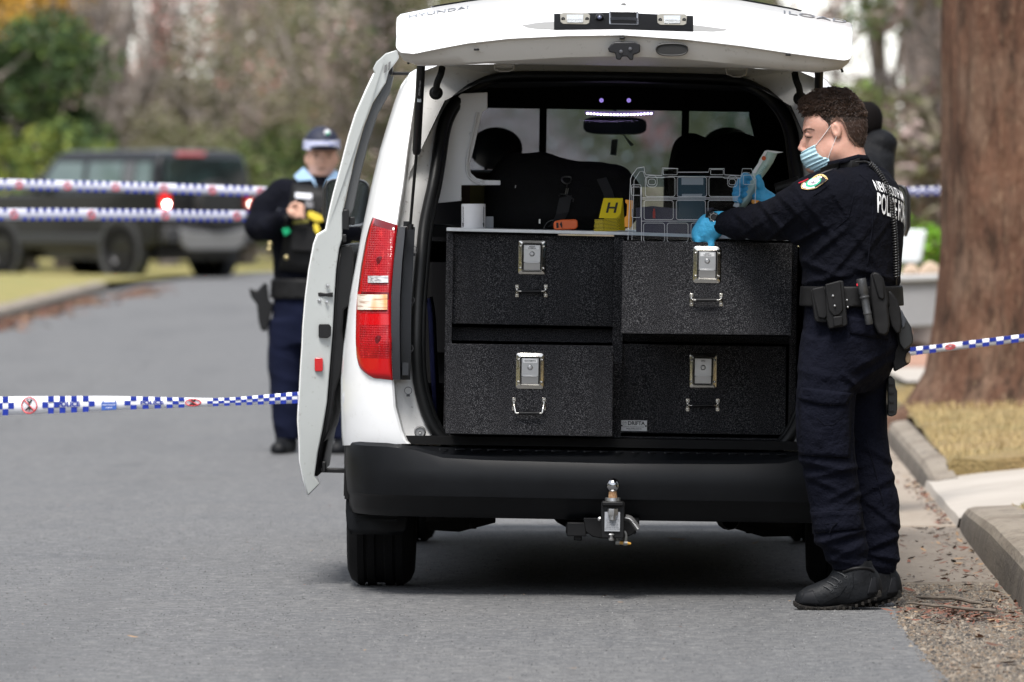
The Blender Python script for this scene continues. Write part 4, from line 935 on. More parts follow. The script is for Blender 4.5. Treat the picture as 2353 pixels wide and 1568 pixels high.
# ============================================================= drawer cabinet in the load bay and what lies on it
CT = thing('drawer_cabinet', 'black carpeted drawer cabinet with four latched drawers filling the load bay', 'drawer cabinet', M=VM)
M_carp = mat('speckled_carpet', (.013, .013, .0145), .95, spec=.05, noise=[(3, .6, (.020, .020, .022)), (420, .9, (.23, .23, .24), 2, (.54, .70)), (170, .5, (.035, .035, .04), 3, (.5, .68)), (7, .35, (.05, .05, .052), 6, (.62, .8), (3, 1, .5))], bump=(350, .8, .003))
M_lbl = mat('label_white', (.78, .78, .78), .5); M_prt = mat('print_black', (.02, .02, .02), .7)
FD = .26
mb = MB()
cz = lambda x, y: L(x, y, FD)
def bx(x0, y0, x1, y1, d0, d1): # px box in van space
    a, b = L(x0, y0, d0), L(x1, y1, d0); mb.box(((a.x + b.x) / 2, (d0 + d1) / 2, (a.z + b.z) / 2), (abs(b.x - a.x), d1 - d0, abs(a.z - b.z)))
bx(1026, 534, 1034, 1006, FD, 1.5); bx(1411, 541, 1427, 1006, FD + .01, 1.5); bx(1818, 552, 1826, 1008, FD, 1.5)
bx(1035, 534, 1410, 540, FD + .001, 1.5); bx(1428, 545, 1817, 553, FD + .001, 1.5); bx(1035, 752, 1410, 788, FD + .09, 1.5); bx(1428, 768, 1817, 791, FD + .09, 1.5); bx(1035, 1004, 1410, 1012, FD, 1.5); bx(1428, 1003, 1817, 1012, FD, 1.5)
bx(1034, 540, 1411, 1004, 1.4, 1.45); bx(1427, 540, 1818, 1004, 1.4, 1.45)
mb.build('carcass', M_carp, CT, local=True, smooth=0)
mb = MB(); bx(1026, 524, 1410, 531, FD - .012, 1.5); bx(1410.5, 531, 1826, 539, FD - .012, 1.5)
mb = MB(); a = [L(1026, 523.5, FD - .015), L(1440, 533, FD - .015), L(1826, 547, FD - .015)]
mb.grid([[p, p + Vector((0, 1.2, 0)), p + Vector((0, 1.2, -.012)), p + Vector((0, 0, -.012))] for p in a], cu=True); mb.f += [(0, 1, 2, 3), tuple(len(mb.v) - 4 + j for j in range(4))]; mb.m += [0, 0]
mb.build('countertop', M_alu, CT, local=True, smooth=0, bevel=.001)
def drawer(x0, y0, x1, y1, x2, y2, x3, y3, dl, plate, handle, txt, hang=False, lit='' ):
    q = [L(x0, y0, dl), L(x1, y1, dl), L(x2, y2, dl), L(x3, y3, dl)]
    mb = MB(); mb.prism(q, (0, .018, 0))
    for k in (0, 1):
        s = (q[0] + q[3]) / 2 if k == 0 else (q[1] + q[2]) / 2; mb.box((s.x + (.02 if k == 0 else -.02), dl + .36, s.z - .01), (.012, .66, (q[0] - q[3]).length - .06))
    c = (q[0] + q[2]) / 2; mb.box((c.x, dl + .36, q[3].z + .03), (abs(q[1].x - q[0].x) - .08, .66, .012))
    d = mb.build('drawer', M_carp, CT, local=True, smooth=0, bevel=.003); 
    # latch: pressed steel dish, paddle, key barrel, four rivets, label
    px, py, hw, hh = plate; c = L(px, py, dl); S = 1 / (F / (25 + dl)); W, H = hw * S, hh * S; mb = MB()
    def rrect(w, h, r, y, n=4):
        o = []
        for cx_, cz_, a0 in ((w - r, h - r, 0), (-w + r, h - r, 90), (-w + r, -h + r, 180), (w - r, -h + r, 270)):
            for i in range(n + 1):
                a = math.radians(a0 + 90 * i / n); o.append(c + Vector((cx_ + r * math.cos(a), y, cz_ + r * math.sin(a))))
        return o
    mb.grid([rrect(W, H, .010, 0), rrect(W, H, .010, -.0025), rrect(W - .003, H - .003, .009, -.005), rrect(W * .80, H * .84, .007, -.0055), rrect(W * .74, H * .79, .006, -.008), rrect(W * .70, H * .76, .005, -.006), rrect(W * .66, H * .73, .004, .004)], cu=True)
    mb.add(rrect(W * .66, H * .73, .004, .002), [tuple(range(20))])
    for sx in (-1, 1):
        for sz in (.62, -.62): mb.lathe([(.0, -.0115), (.0025, -.011), (.0042, -.0085), (.0045, -.005)], c + Vector((sx * W * .86, 0, sz * H)), (0, 1, 0), 12)
    lt = mb.build('latch', M_chrome, d, local=True, smooth=40)
    mb = MB(); mb.box(c + Vector((0, -.003, H * .20)), (W * 1.22, .008, H * 1.0)); mb.box(c + Vector((0, .0, -H * .52)), (W * 1.2, .006, H * .40), rot('X', 8)); mb.box(c + Vector((0, -.006, -H * .285)), (W * 1.02, .010, .0065))
    mb.lathe([(.0, -.014), (.006, -.014), (.0075, -.0125), (.0085, -.008), (.0095, -.007)], c + Vector((0, 0, H * .19)), (0, 1, 0), 20); mb.build('latch_paddle', M_steel, d, local=True, smooth=40, bevel=.0008)
    mb = MB(); mb.box(c + Vector((0, -.0085, H * .55)), (W * 1.02, .002, H * .2)); mb.build('latch_label', M_lbl if txt[0] != 'PPE' else M_steel, d, local=True, smooth=0)
    mb = MB()
    for i, t in enumerate(txt): put_text(mb, t, c + Vector((0, -.0102, H * .55 + (.0028 if len(txt) > 1 else 0) - i * .0055)), (1, 0, 0), (0, 0, 1), .0062 if len(txt) > 1 else .0085, 1.15, .015)
    mb.build('label_lettering', M_prt, d, local=True, smooth=0)
    hx0, hx1, hy, low = handle; mb = MB(); bar = MB()
    for hx in (hx0 + 6, hx1 - 6):
        p = L(hx, hy, dl); mb.box(p + Vector((0, -.0015, 0)), (.013, .003, .046))
        for sz in (-.015, .015): mb.lathe([(.0, -.006), (.004, -.005), (.0045, -.002)], p + Vector((0, 0, sz)), (0, 1, 0), 10)
        e = L(hx + (4 if hx < px else -4), low, dl - .02)
        mb.tube([p + Vector((0, -.006, 0)), e], .0045, 8)
        mb.tube([p + Vector((0, -.004, .010)), p + Vector((0, -.006, -.010))], .006, 8)
    a, b = L(hx0 + 10, low, dl - .02), L(hx1 - 10, low, dl - .02); mb.tube([a, b], .0045, 8)
    h = mb.build('handle', M_chrome, d, local=True, bevel=.001); bar.tube([a.lerp(b, .1), b.lerp(a, .1)], .0058, 10); bar.build('handle_grip', M_black, d, local=True)
    return d
drawer(1035, 536, 1411, 544, 1408, 751, 1033, 744, FD + .035, (1222.5, 591.5, 31.5, 40.5), (1182, 1260, 669, 670), ('MASKS', 'CAMERA')); CT.children[-1]['label'] = 'upper drawer below the countertop, closed'
drawer(1025, 790, 1409, 795, 1407, 1004, 1023, 997, FD - .20, (1218, 852.5, 32, 41.5), (1175, 1256, 929, 950), ('EXHIBITS',)); CT.children[-1]['label'] = 'lower drawer standing slightly open, its handle hanging down'
drawer(1431, 554, 1821, 559, 1818, 771, 1428, 767, FD - .56, (1625, 608.5, 32, 42.5), (1583, 1663, 689, 690), ('DNA', 'TESTING')); CT.children[-1]['label'] = 'upper drawer pulled right out, next to the person'
drawer(1425, 790, 1807, 797, 1805, 1000, 1425, 995, FD + .03, (1615.5, 852.5, 31.5, 40.5), (1574, 1655, 931, 932), ('PPE',)); CT.children[-1]['label'] = 'lower drawer with the silver maker plate in its corner'
br = CT.children[-1]
# maker's plate
dl = FD + .028; c = L(1456.5, 978.5, dl); mb = MB(); mb.box(c, (.094, .002, .038)); mpl = mb.build('maker_plate', mat('plate_silver', (.5, .51, .52), .45, metal=.3), br, local=True, smooth=0)
mb = MB(); f = Vector((0, -.0025, 0)); u, w = (1, 0, 0), (0, 0, 1)
put_text(mb, 'DRIFTA', c + f + Vector((.0085, 0, .0085)), u, w, .0185, .98, .03); put_text(mb, 'DRIFTA CAMPING & 4WD', c + f + Vector((0, 0, -.0048)), u, w, .0064); put_text(mb, 'www.drifta.com.au', c + f + Vector((0, 0, -.0105)), u, w, .0066, 1.1, .02); put_text(mb, 'MADE IN AUSTRALIA', c + f + Vector((0, 0, -.0155)), u, w, .0040)
for s in (-1, 1): mb.lathe([(.0001, -.0025), (.0032, -.0024), (.0034, 0)], c + Vector((s * .043, 0, -.0005)), (0, 1, 0), 12)
mb.tube([c + f + Vector((-.033 + .007 * math.cos(q) * (1 + .12 * math.sin(3 * q)), 0, .0085 + .0065 * math.sin(q) * (1 + .1 * math.cos(4 * q)))) for q in [2 * math.pi * i / 18 for i in range(18)]], .0004, 4, closed=True)
mb.box(c + f + Vector((-.035, 0, .0095)), (.004, .0006, .002)); mb.box(c + f + Vector((-.030, 0, .010)), (.004, .0006, .002)); mb.build('plate_lettering', M_prt, mpl, local=True, smooth=0)

# ---- things on the countertop (world space through the van frame)
W_ = lambda x, y, dl: VM @ L(x, y, dl)
def topz(x, dl): # countertop surface height (world) under photo column x at depth dl
    yl = float(np.interp(x, [1026, 1440, 1826], [523.5, 533, 547])); p = VM @ (L(x, yl, FD - .015)); return p.z
# white roll of scale tape
d = .36; zt = topz(1088, d); c = P(1088, 500, 25 + d); c.z = zt
mb = MB(); mb.lathe([(.0185, .004), (.0185, .086), (.042, .087), (.0435, .084), (.0435, .002), (.042, 0)], c, (0, 0, 1), 40)
roll = thing('paper_roll', 'white upright paper roll with black scale marks on the left of the countertop', 'paper roll', c); mb.build('roll', mat('white_paper', (.72, .72, .74), .7, noise=(25, .3, (.62, .62, .64))), roll)
mb = MB()
for k, a0 in ((0, -35), (1, -148)):
    for i in range(15):
        a = math.radians(a0 + (2.2 if i % 2 else 0)); q = c + Vector((math.cos(a) * .0437, math.sin(a) * .0437, .012 + i * .0045)); mb.box(q, (.0028, .001, .0042), rot('Z', a0 + 90))
    a = math.radians(a0); mb.prism([c + Vector((math.cos(a) * .0438, math.sin(a) * .0438, .006)) + Vector((math.cos(a + 1.57) * x, math.sin(a + 1.57) * x, z)) for x, z in ((-.005, .012), (.004, .012), (.003, 0), (-.001, -.003))], Vector((math.cos(a), math.sin(a), 0)) * .0006)
mb.build('scale_marks', M_prt, roll, smooth=0)
# grey card behind
d = .44; p0, p1, p2, p3 = [P(x, y, 25 + d) for x, y in ((1106, 497), (1134, 497), (1134, 524), (1106, 524))]; dz = topz(1120, d) - p2.z
mb = MB(); mb.prism([p + Vector((0, 0, dz)) for p in (p0, p1, p2, p3)], (0, .012, 0)); o = mb.build('card_box', mat('card_grey', (.30, .32, .35), .5), bevel=.002); tag(o, 'small pale grey box half hidden behind the white paper roll', 'box')
# orange level
d = .30; q = [(1272, 514), (1275, 508), (1290, 505), (1322, 504), (1327, 507), (1328, 521), (1322, 527), (1276, 529), (1272, 524)]
z0 = min(P(x, y, 25 + d).z for x, y in q); dz = topz(1300, d) - z0 + .0005
mb = MB(); mb.prism([P(x, y, 25 + d) + Vector((0, 0, dz)) for x, y in q], (0, .03, 0)); ol = thing('cutter', 'orange plastic cutter lying on the edge of the countertop', 'cutter', P(1300, 528, 25 + d) + Vector((0, 0, dz)))
mb.build('case', mat('orange_plastic', (.75, .13, .025), .4, noise=(30, .3, (.6, .1, .02))), ol, bevel=.004, seg=3)
mb = MB(); mb.prism([P(x, y, 25 + d - .002) + Vector((0, 0, dz)) for x, y in ((1278, 512), (1283, 512), (1284, 523), (1279, 524))], (0, .01, 0)); mb.prism([P(x, y, 25 + d - .002) + Vector((0, 0, dz)) for x, y in ((1290, 509), (1286, 516), (1292, 526), (1292, 517))], (0, .01, 0)); mb.build('slot', M_black, ol)
# evidence markers: one standing H tent and a stack of folded ones
M_yel = mat('marker_yellow', (.80, .62, .015), .4, noise=(15, .25, (.7, .52, .02))); M_yel2 = mat('marker_yellow_edge', (.62, .50, .05), .5)
d = .27; zt = topz(1400, d)
def wp(x, y, dd): p = P(x, y, 25 + dd); return p
dz = zt - wp(1400, 529.5, d).z
H0 = thing('evidence_marker', 'yellow evidence marker with a black H, on top of the stack', 'evidence marker', wp(1400, 500, d) + Vector((0, 0, dz)), 'yellow evidence markers')
mb = MB(); V3 = lambda x, y, dd: wp(x, y, dd) + Vector((0, 0, dz))
mb.prism([V3(1387, 453, d + .05), V3(1431, 453.5, d + .05), V3(1425, 500, d + .005), V3(1376, 499, d + .005)], (0, .0025, 0))
mb.prism([V3(1387, 453, d + .053), V3(1431, 453.5, d + .053), V3(1437, 528, d + .12), V3(1389, 527, d + .12)], (0, .0025, 0))
hb = mb.build('folded_sheet', M_yel, H0, smooth=0)
mb = MB(); u = (V3(1431, 453.5, d + .05) - V3(1387, 453, d + .05)).normalized(); w = (V3(1387, 453, d + .05) - V3(1376, 499, d + .005)); w = (w - u * w.dot(u)).normalized()
cH = (V3(1387, 453, d + .05) + V3(1425, 500, d + .005)) / 2; nn = u.cross(w)
mb2 = MB(); v_, f_ = text_geo('H', .062, .92, .02)
sk_ = (V3(1387, 453, d + .05) - V3(1376, 499, d + .005)); sk_ = sk_ / sk_.length
mb2.add([cH + u * a + sk_ * b + Vector((0, -.0015, 0)) for a, b in v_], f_); mb2.build('letter', mat('marker_black', (.03, .03, .03), .6), H0, smooth=0)
for i in range(9):
    yb = 529 - i * 3.1; r_ = random.Random(i); xo = r_.uniform(-1.2, 1.2) + i * .3
    t = thing('evidence_marker', 'yellow folded evidence marker lying in the stack beneath the upright one', 'evidence marker', V3(1390, yb, d), 'yellow evidence markers')
    mb = MB(); A_ = V3(1365 + xo, yb, d - .01); B_ = V3(1383 + xo, yb + .3, d - .015); C_ = V3(1417 + xo * .5, yb - 1 - i * .3, d - .005); C2 = V3(1425 + xo * .5, yb - 5 - i * .9, d + .0)
    for a, b, k in ((A_, B_, 0), (B_, C_, 0), (C_, C2, 0)):
        mb.prism([a, b, b + Vector((0, 0, .0022)), a + Vector((0, 0, .0022))], (0, .085 if k == 0 else .08, 0)); mb.prism([a + Vector((0, .001, .0025)), b + Vector((0, .001, .0025)), b + Vector((0, .001, .0036)), a + Vector((0, .001, .0036))], (0, .08, 0), 1)
    mb.build('folded_sheet', [M_yel, mat('marker_print', (.12, .10, .02), .6)], t, smooth=0)
# black duffel bag
M_bag = mat('black_canvas', (.004, .004, .0045), .85, spec=.2, noise=(4, .5, (.007, .007, .0075)), bump=(16, .6, .02))
d = .62; c = W_(1290, 440, d + .12)
f = Fld((c.x - .36, c.y - .22, zt - .02), (c.x + .36, c.y + .26, zt + .32), .009)
bp = lambda x, y, dd=0: P(x, y, 25 + d + .12 + dd)
f.U(f.chain([bp(1185, 430), bp(1200, 470), bp(1260, 465), bp(1330, 470), bp(1410, 470)], [.10, .13, .135, .12, .10], .06), .001)
f.U(f.chain([bp(1178, 372), bp(1190, 400), bp(1240, 405), bp(1300, 425), bp(1370, 425), bp(1425, 440)], [.018, .06, .075, .07, .07, .07], .05), .05)
f.U(f.ell(bp(1350, 402), (.07, .08, .03)), .03); f.U(f.ell(bp(1415, 405), (.045, .08, .04)), .03); f.U(f.ell(bp(1290, 490), (.2, .16, .06)), .05)
f.S(f.Z - (zt + .001), .01); f.folds(.006, 26, 20, 4)
bag = thing('duffel_bag', 'large black canvas duffel bag standing on the countertop behind the orange cutter', 'duffel bag', (c.x, c.y, zt)); f.build('bag_body', M_bag, bag)
bv = f.bvh()
def onbag(x, y, off=.006):
    p = P(x, y, 25); o = Vector((0, 0, CZ)); dr = (p - o).normalized(); h = bv.ray_cast(o, dr); return (h[0] - dr * off) if h[0] else P(x, y, 25 + d)
mb = MB(); M_ring = mat('dark_metal', (.07, .07, .07), .35, metal=.8)
mb.tube(smooth_path([onbag(x, y) for x, y in ((1290, 408), (1292, 418), (1303, 424), (1312, 418), (1314, 408), (1302, 406))]), .003, 6, closed=True); mb.tube([onbag(x, y, .012) for x, y in ((1303, 424), (1302, 436), (1298, 446))], .003, 6)
mb.tube([onbag(x, y, .012) for x, y in ((1284, 450), (1288, 446), (1300, 447), (1318, 458), (1316, 464))], .003, 6); mb.build('buckle', M_ring, bag)
mb = MB(); mb.tube([onbag(1301.5, 434, .02), onbag(1299.5, 446, .02)], .0022, 6); mb.tube([onbag(1306, 433, .02), onbag(1303.5, 446, .02)], .0018, 6); mb.tube([onbag(1159 + 26, 426, .004), onbag(1184, 432, .004)], .002, 5); mb.box(onbag(1240, 509, .004), (.006, .003, .016)); mb.build('clip', mat('bright_clip', (.5, .5, .48), .3, metal=1), bag)
mb = MB(); st_ = [onbag(x, y, .014) for x, y in ((1300, 452), (1296, 470), (1292, 490), (1285, 505), (1272, 520))]; mb.strip(st_, (.046, 0, .01), .003, (0, -1, 0)); mb.strip([onbag(x, y, .008) for x, y in ((1382, 410), (1396, 440), (1405, 470), (1412, 500))], (.035, 0, .008), .003, (0, -1, 0)); mb.build('strap', mat('webbing', (.013, .013, .015), .8, bump=(300, .5, .002)), bag)
mb = MB(); mb.tube(smooth_path([onbag(x, y, .016) for x, y in ((1249, 527), (1254, 515), (1262, 508), (1276, 505))], False), .0015, 5); mb.build('cord', mat('grey_cord', (.12, .12, .12), .6), bag)
# cardboard box with a yellow label
d = .95; q = [(1062, 396), (1160, 397), (1160, 520), (1061, 520)]
mb = MB(); mb.prism([P(x, y, 25 + d) for x, y in q], (0, .25, 0)); t = thing('cardboard_box', 'brown cardboard box with a yellow label behind the paper roll', 'box', P(1110, 520, 25 + d)); mb.build('carton', mat('cardboard', (.060, .038, .028), .85), t, smooth=0)
mb = MB(); mb.prism([P(x, y, 25 + d - .002) for x, y in ((1080, 413), (1145, 414), (1143, 508), (1080, 508))], (0, .002, 0)); lb_ = mb.build('yellow_label', mat('label_olive', (.10, .085, .012), .7), t, smooth=0)
mb = MB(); mb.strip([P(1060, 395, 25 + d - .004), P(1161, 396, 25 + d - .004)], (0, .25, .004), .006, (0, 0, 1)); mb.build('lid_edge', M_black, t, smooth=0)
# dark kit heaped behind the open drawer
f = Fld((W_(1530, 400, 1.5).x, 26.2, 1.10), (W_(1800, 400, 1.5).x + .1, 26.75, 1.72), .014); bq = lambda x, y, dd=1.45: P(x, y, 25 + dd)
f.U(f.ell(bq(1585, 345), (.055, .06, .06)), .001); f.U(f.ell(bq(1590, 400), (.09, .12, .14)), .04); f.U(f.ell(bq(1690, 365), (.13, .12, .10)), .05); f.U(f.ell(bq(1680, 450), (.22, .14, .16)), .05); f.folds(.006, 25, 22, 8)
o = f.build('kit_bag', M_bag); tag(o, 'black soft kit bag heaped high behind the open clear case', 'bag')
# blue folded sheet on the left, standing beside the drawers
mb = MB(); M_blue = mat('navy_sheet', (.008, .010, .055), .8, noise=(9, .5, (.012, .016, .09)), bump=(14, .5, .02))
for k in range(3):
    rows = []
    for x, y in ((968 + k * 5, 700 - k * 6), (972 + k * 6, 694 - k * 4), (984 + k * 2, 697 + k * 4), (988 + k * 2, 740), (992 + k * 2, 840), (1000 + k * 2, 960)):
        p = L(x, y, .32 + k * .01); rows.append([VM @ p, VM @ (p + Vector((.003, .5, 0)))])
    mb.grid(rows)
o = mb.build('folded_sheet', M_blue); tag(o, 'dark blue folded sheet tucked between the drawers and the door seal', 'sheet'); q = o.modifiers.new('t', 'SOLIDIFY'); q.thickness = .006
# yellow-orange clips of the case sit on the case itself; clear organiser case standing open in the drawer
CD = -.12; cs = thing('organiser_case', 'clear plastic organiser case standing open in the drawer', 'organiser case', P(1590, 560, 25 + CD))
C_ = lambda x, y, o=0: P(x, y, 25 + CD + o)
out = [(1443, 552), (1449, 412), (1452, 404), (1464, 387), (1480, 384), (1481, 396), (1484, 402), (1521, 404), (1522, 386), (1558, 388), (1558, 396), (1628, 396), (1630, 388), (1664, 388), (1665, 402), (1703, 404), (1706, 388), (1727, 388), (1731, 402), (1737, 412), (1735, 470), (1731, 552)]
mb = MB(); mb.prism([C_(x, y) for x, y in out], (0, .004, 0)); M_clearp = glass('clear_plastic', (.90, .93, .96), .30, .04); mb.build('lid', M_clearp, cs, smooth=0)
M_edge = mat('plastic_edge', (.88, .9, .93), .1, coat=1, spec=1, alpha=.8)
mb = MB(); mb.tube([C_(x, y, -.004) for x, y in out], .0013, 6); mb.tube([C_(x, y, -.01) for x, y in ((1452, 552), (1457, 415), (1470, 395), (1478, 394), (1482, 407), (1520, 409), (1540, 406), (1660, 407), (1665, 410), (1702, 410), (1708, 397), (1722, 397), (1732, 415))], .0010, 6)
def rrp(x0, y0, x1, y1, r, o=-.006, open_=False):
    pts = []
    for cx_, cy_, a0 in ((x1 - r, y0 + r, -90), (x1 - r, y1 - r, 0), (x0 + r, y1 - r, 90), (x0 + r, y0 + r, 180)):
        for i in range(4): a = math.radians(a0 + 30 * i); pts.append(C_(cx_ + r * math.cos(a), cy_ + r * math.sin(a), o))
    mb.tube(pts, .0008, 5, closed=True)
for i, (a, b) in enumerate(((1483, 1551), (1556, 1624), (1629, 1700))): rrp(a, 407.5, b, 452, 5)
for i, (a, b) in enumerate(((1480, 1547), (1554, 1621), (1627, 1696))): rrp(a, 461, b, 505, 5)
for a, b in ((1479, 1527), (1533, 1581), (1588, 1636)): rrp(a, 513, b, 556, 5)
rrp(1451, 425, 1473, 449, 3); rrp(1486, 404, 1510, 430, 8); rrp(1490, 412, 1506, 425, 5, -.01); rrp(1672, 404, 1694, 430, 8); rrp(1675, 412, 1690, 425, 5, -.01); rrp(1708, 403, 1733, 424, 3)
for y in (455, 458, 508.5): mb.tube([C_(1474, y, -.005), C_(1696, y, -.005)], .0009, 5)
mb.tube([C_(1474, 430, -.005), C_(1474, 556, -.005)], .0012, 5); rrp(1452, 430, 1472, 500, 3); rrp(1524, 388, 1556, 402, 2); rrp(1633, 390, 1662, 402, 2)
mb.build('moulded_rib', M_edge, cs, smooth=60)
mb = MB()
for a, s in ((1437, 1), (1727, 1)):
    mb.prism([C_(x, y, .002) for x, y in ((a, 459), (a + 18, 461), (a + 17, 480), (a + 15, 482), (a + 15, 518), (a + 12, 524), (a - 2, 522), (a - 2, 500), (a + 3, 496), (a + 4, 470), (a + 0, 466))], (0, .02, 0))
mb.build('yellow_clip', mat('clip_orange', (.75, .30, .02), .4), cs, bevel=.002)
mb = MB(); mb.prism([C_(x, y, .05) for x, y in ((1442, 556), (1735, 556), (1735, 590), (1442, 590))], (0, .2, 0)); mb.build('tray', glass('clear_tray', (.75, .78, .8), .3, .1), cs, smooth=0)
# contents seen through it
M_teal = mat('teal_plastic', (.012, .055, .085), .5)
mb = MB(); mb.prism([P(x, y, 25.28) for x, y in ((1559, 404), (1622, 404), (1621, 512), (1556, 512))], (0, .05, 0)); t = thing('teal_box', 'dark teal box with white labels standing behind the clear case lid', 'box', P(1590, 512, 25.28)); mb.build('box_body', M_teal, t, bevel=.004)
mb = MB(); mb.prism([P(x, y, 25.278) for x, y in ((1566, 409), (1616, 409), (1616, 425), (1566, 425))], (0, .002, 0)); mb.prism([P(x, y, 25.278) for x, y in ((1567, 446), (1614, 446), (1612, 452), (1567, 452))], (0, .002, 0)); mb.build('white_label', mat('label_dim', (.42, .46, .5), .6), t, smooth=0)
mb = MB(); mb.prism([P(x, y, 25.30) for x, y in ((1462, 478), (1500, 474), (1555, 480), (1640, 478), (1640, 543), (1462, 540))], (0, .05, 0)); o = mb.build('mauve_packet', mat('mauve_card', (.055, .05, .085), .8, noise=(12, .5, (.03, .03, .05)))); tag(o, 'dull mauve flat packet lying behind the clear lid, left of the teal box', 'packet')
mb = MB(); mb.tube([P(1503, 486, 25.24), P(1503, 502, 25.24)], .005, 10); mb.tube([P(1503, 480, 25.24), P(1503, 486, 25.24)], .003, 8); o = mb.build('red_cap', mat('red_cap', (.5, .04, .03), .4)); tag(o, 'small red cap standing behind the left part of the clear lid', 'cap')
mb = MB(); mb.tube([P(1782, 436, 25.2), P(1838, 420, 25.2)], [.022, .024], 16); mb.box(P(1811, 445, 25.18), (.026, .03, .03)); o = mb.build('torch', M_black, bevel=.003); tag(o, 'black cylinder torch lying in the van above the sleeve', 'torch')
# ============================================================= the three people
M_skin = mat('skin', (.62, .36, .28), .5, sss=.15, noise=[(18, .35, (.50, .24, .18)), (120, .25, (.45, .2, .15))], bump=(220, .15, .0006))
M_navy = mat('navy_cloth', (.0018, .0022, .005), .9, spec=.12, noise=[(5, .5, (.0028, .0034, .0085)), (300, .2, (.008, .009, .015))], bump=(11, .8, .035))
M_navy2 = mat('navy_trouser_cloth', (.0022, .0028, .0072), .9, spec=.12, noise=[(5, .5, (.0035, .0044, .0118)), (300, .2, (.008, .009, .016))], bump=(9, .8, .04))
M_glove = mat('blue_nitrile', (.055, .42, .74), .38, noise=(20, .3, (.08, .50, .80)), bump=(38, .9, .010))
M_hair = mat('brown_hair', (.015, .008, .005), .6, spec=.3, noise=[(60, .6, (.028, .015, .009), 4, (.45, .65), (1, 1, .4))], bump=(120, 1, .006)); M_fade = mat('short_hair', (.028, .016, .012), .75, spec=.2, noise=(300, .6, (.07, .04, .03))); M_fade2 = mat('clipped_hair', (.16, .09, .065), .7, noise=(350, .7, (.32, .18, .13)))
M_boot = mat('black_leather', (.0035, .004, .005), .55, spec=.22, noise=[(14, .6, (.008, .0095, .012)), (60, .3, (.05, .045, .04), 4, (.6, .75))], bump=(30, .6, .006))
M_sole = mat('boot_sole', (.008, .0078, .0075), .85, spec=.2, noise=(40, .6, (.04, .034, .028)), bump=(60, .8, .006))
M_gear = mat('black_nylon', (.003, .003, .0035), .6, spec=.25, noise=(20, .5, (.016, .016, .017)), bump=(250, .3, .001))
Y0 = 24.45
Q = lambda x, y, dy=0: P(x, y, Y0 + dy)
pA = thing('person', 'person in navy uniform, blue gloves and lowered mask, standing at the open drawer', 'person', (Q(1945, 0).x, Y0, 0))
SY = math.radians(60)
def lv(y, cx, rw, rd, dy=0): q = Q(cx, y, dy); return (q.z, q.x, Y0 + dy, rw, rd)
# --- body (skin): head, neck, forearms and hands inside the clothes, one surface
hf = Fld((Q(1828, 0).x, Y0 - .12, Q(0, 420).z), (Q(2005, 0).x, Y0 + .12, Q(0, 205).z), .0028)
hf.U(hf.ell(Q(1922, 283), (.092, .074, .086)), .001); hf.U(hf.ell(Q(1884, 290), (.058, .064, .062)), .03); hf.U(hf.ell(Q(1888, 338), (.056, .056, .060)), .03)
hf.U(hf.chain([Q(1918, 345, -.035), Q(1872, 382, -.012)], [.032, .022], .02), .03); hf.U(hf.chain([Q(1918, 345, .035), Q(1872, 382, .012)], [.032, .022], .02), .03)
hf.U(hf.ell(Q(1866, 384), (.018, .02, .016)), .02)
hf.U(hf.chain([Q(1853, 308), Q(1846, 327), Q(1840, 341)], [.007, .008, .0105], .01), .012); hf.U(hf.ell(Q(1846, 346, -.011), (.009, .007, .007)), .006); hf.U(hf.ell(Q(1846, 346, .011), (.009, .007, .007)), .006)
hf.U(hf.chain([Q(1850, 299, -.012), Q(1858, 299, -.042)], [.007, .007]), .012); hf.U(hf.chain([Q(1850, 299, .012), Q(1858, 299, .042)], [.007, .007]), .012)
for s in (-1, 1):
    hf.S(hf.ell(Q(1851, 311, s * .032), (.012, .016, .010)), .012); hf.U(hf.ell(Q(1858, 310, s * .032), (.0125, .013, .0115)), .004)
hf.U(hf.ell(Q(1848, 362), (.010, .022, .010)), .01)
hf.U(hf.cap(Q(1942, 335), Q(1958, 405), .060, .066), .04)
# ears
for s in (-1, 1):
    R = rot('Y', -12); hf.U(hf.ell(Q(1922, 300, s * .075), (.0165, .009, .028), R), .006); hf.S(hf.ell(Q(1919, 298, s * .087), (.0085, .009, .016), R), .004); hf.S(hf.ell(Q(1915, 308, s * .086), (.005, .006, .006), R), .003)
hd = hf.build('head', M_skin, pA); hb_ = hf.bvh()
def cast(b, x, y, off, dy0=0):
    o = Vector((0, 0, CZ)); dr = (P(x, y, Y0) - o).normalized(); h = b.ray_cast(o, dr)
    return (h[0] - dr * off) if h[0] else Q(x, y, dy0)
mb = MB(); mb.tube([cast(hb_, x, y, .0012) for x, y in ((1850, 313), (1855, 315.5), (1861, 316), (1867, 314))], [.0012, .0022, .002, .0008], 6); mb.build('eyelash', mat('lash_dark', (.03, .015, .012), .6), hd)
mb = MB(); mb.tube([cast(hb_, x, y, .001) for x, y in ((1847, 302), (1853, 297), (1862, 296), (1872, 299))], [.0018, .0034, .003, .0012], 6); mb.build('eyebrow', mat('brow_brown', (.10, .055, .04), .8), hd)
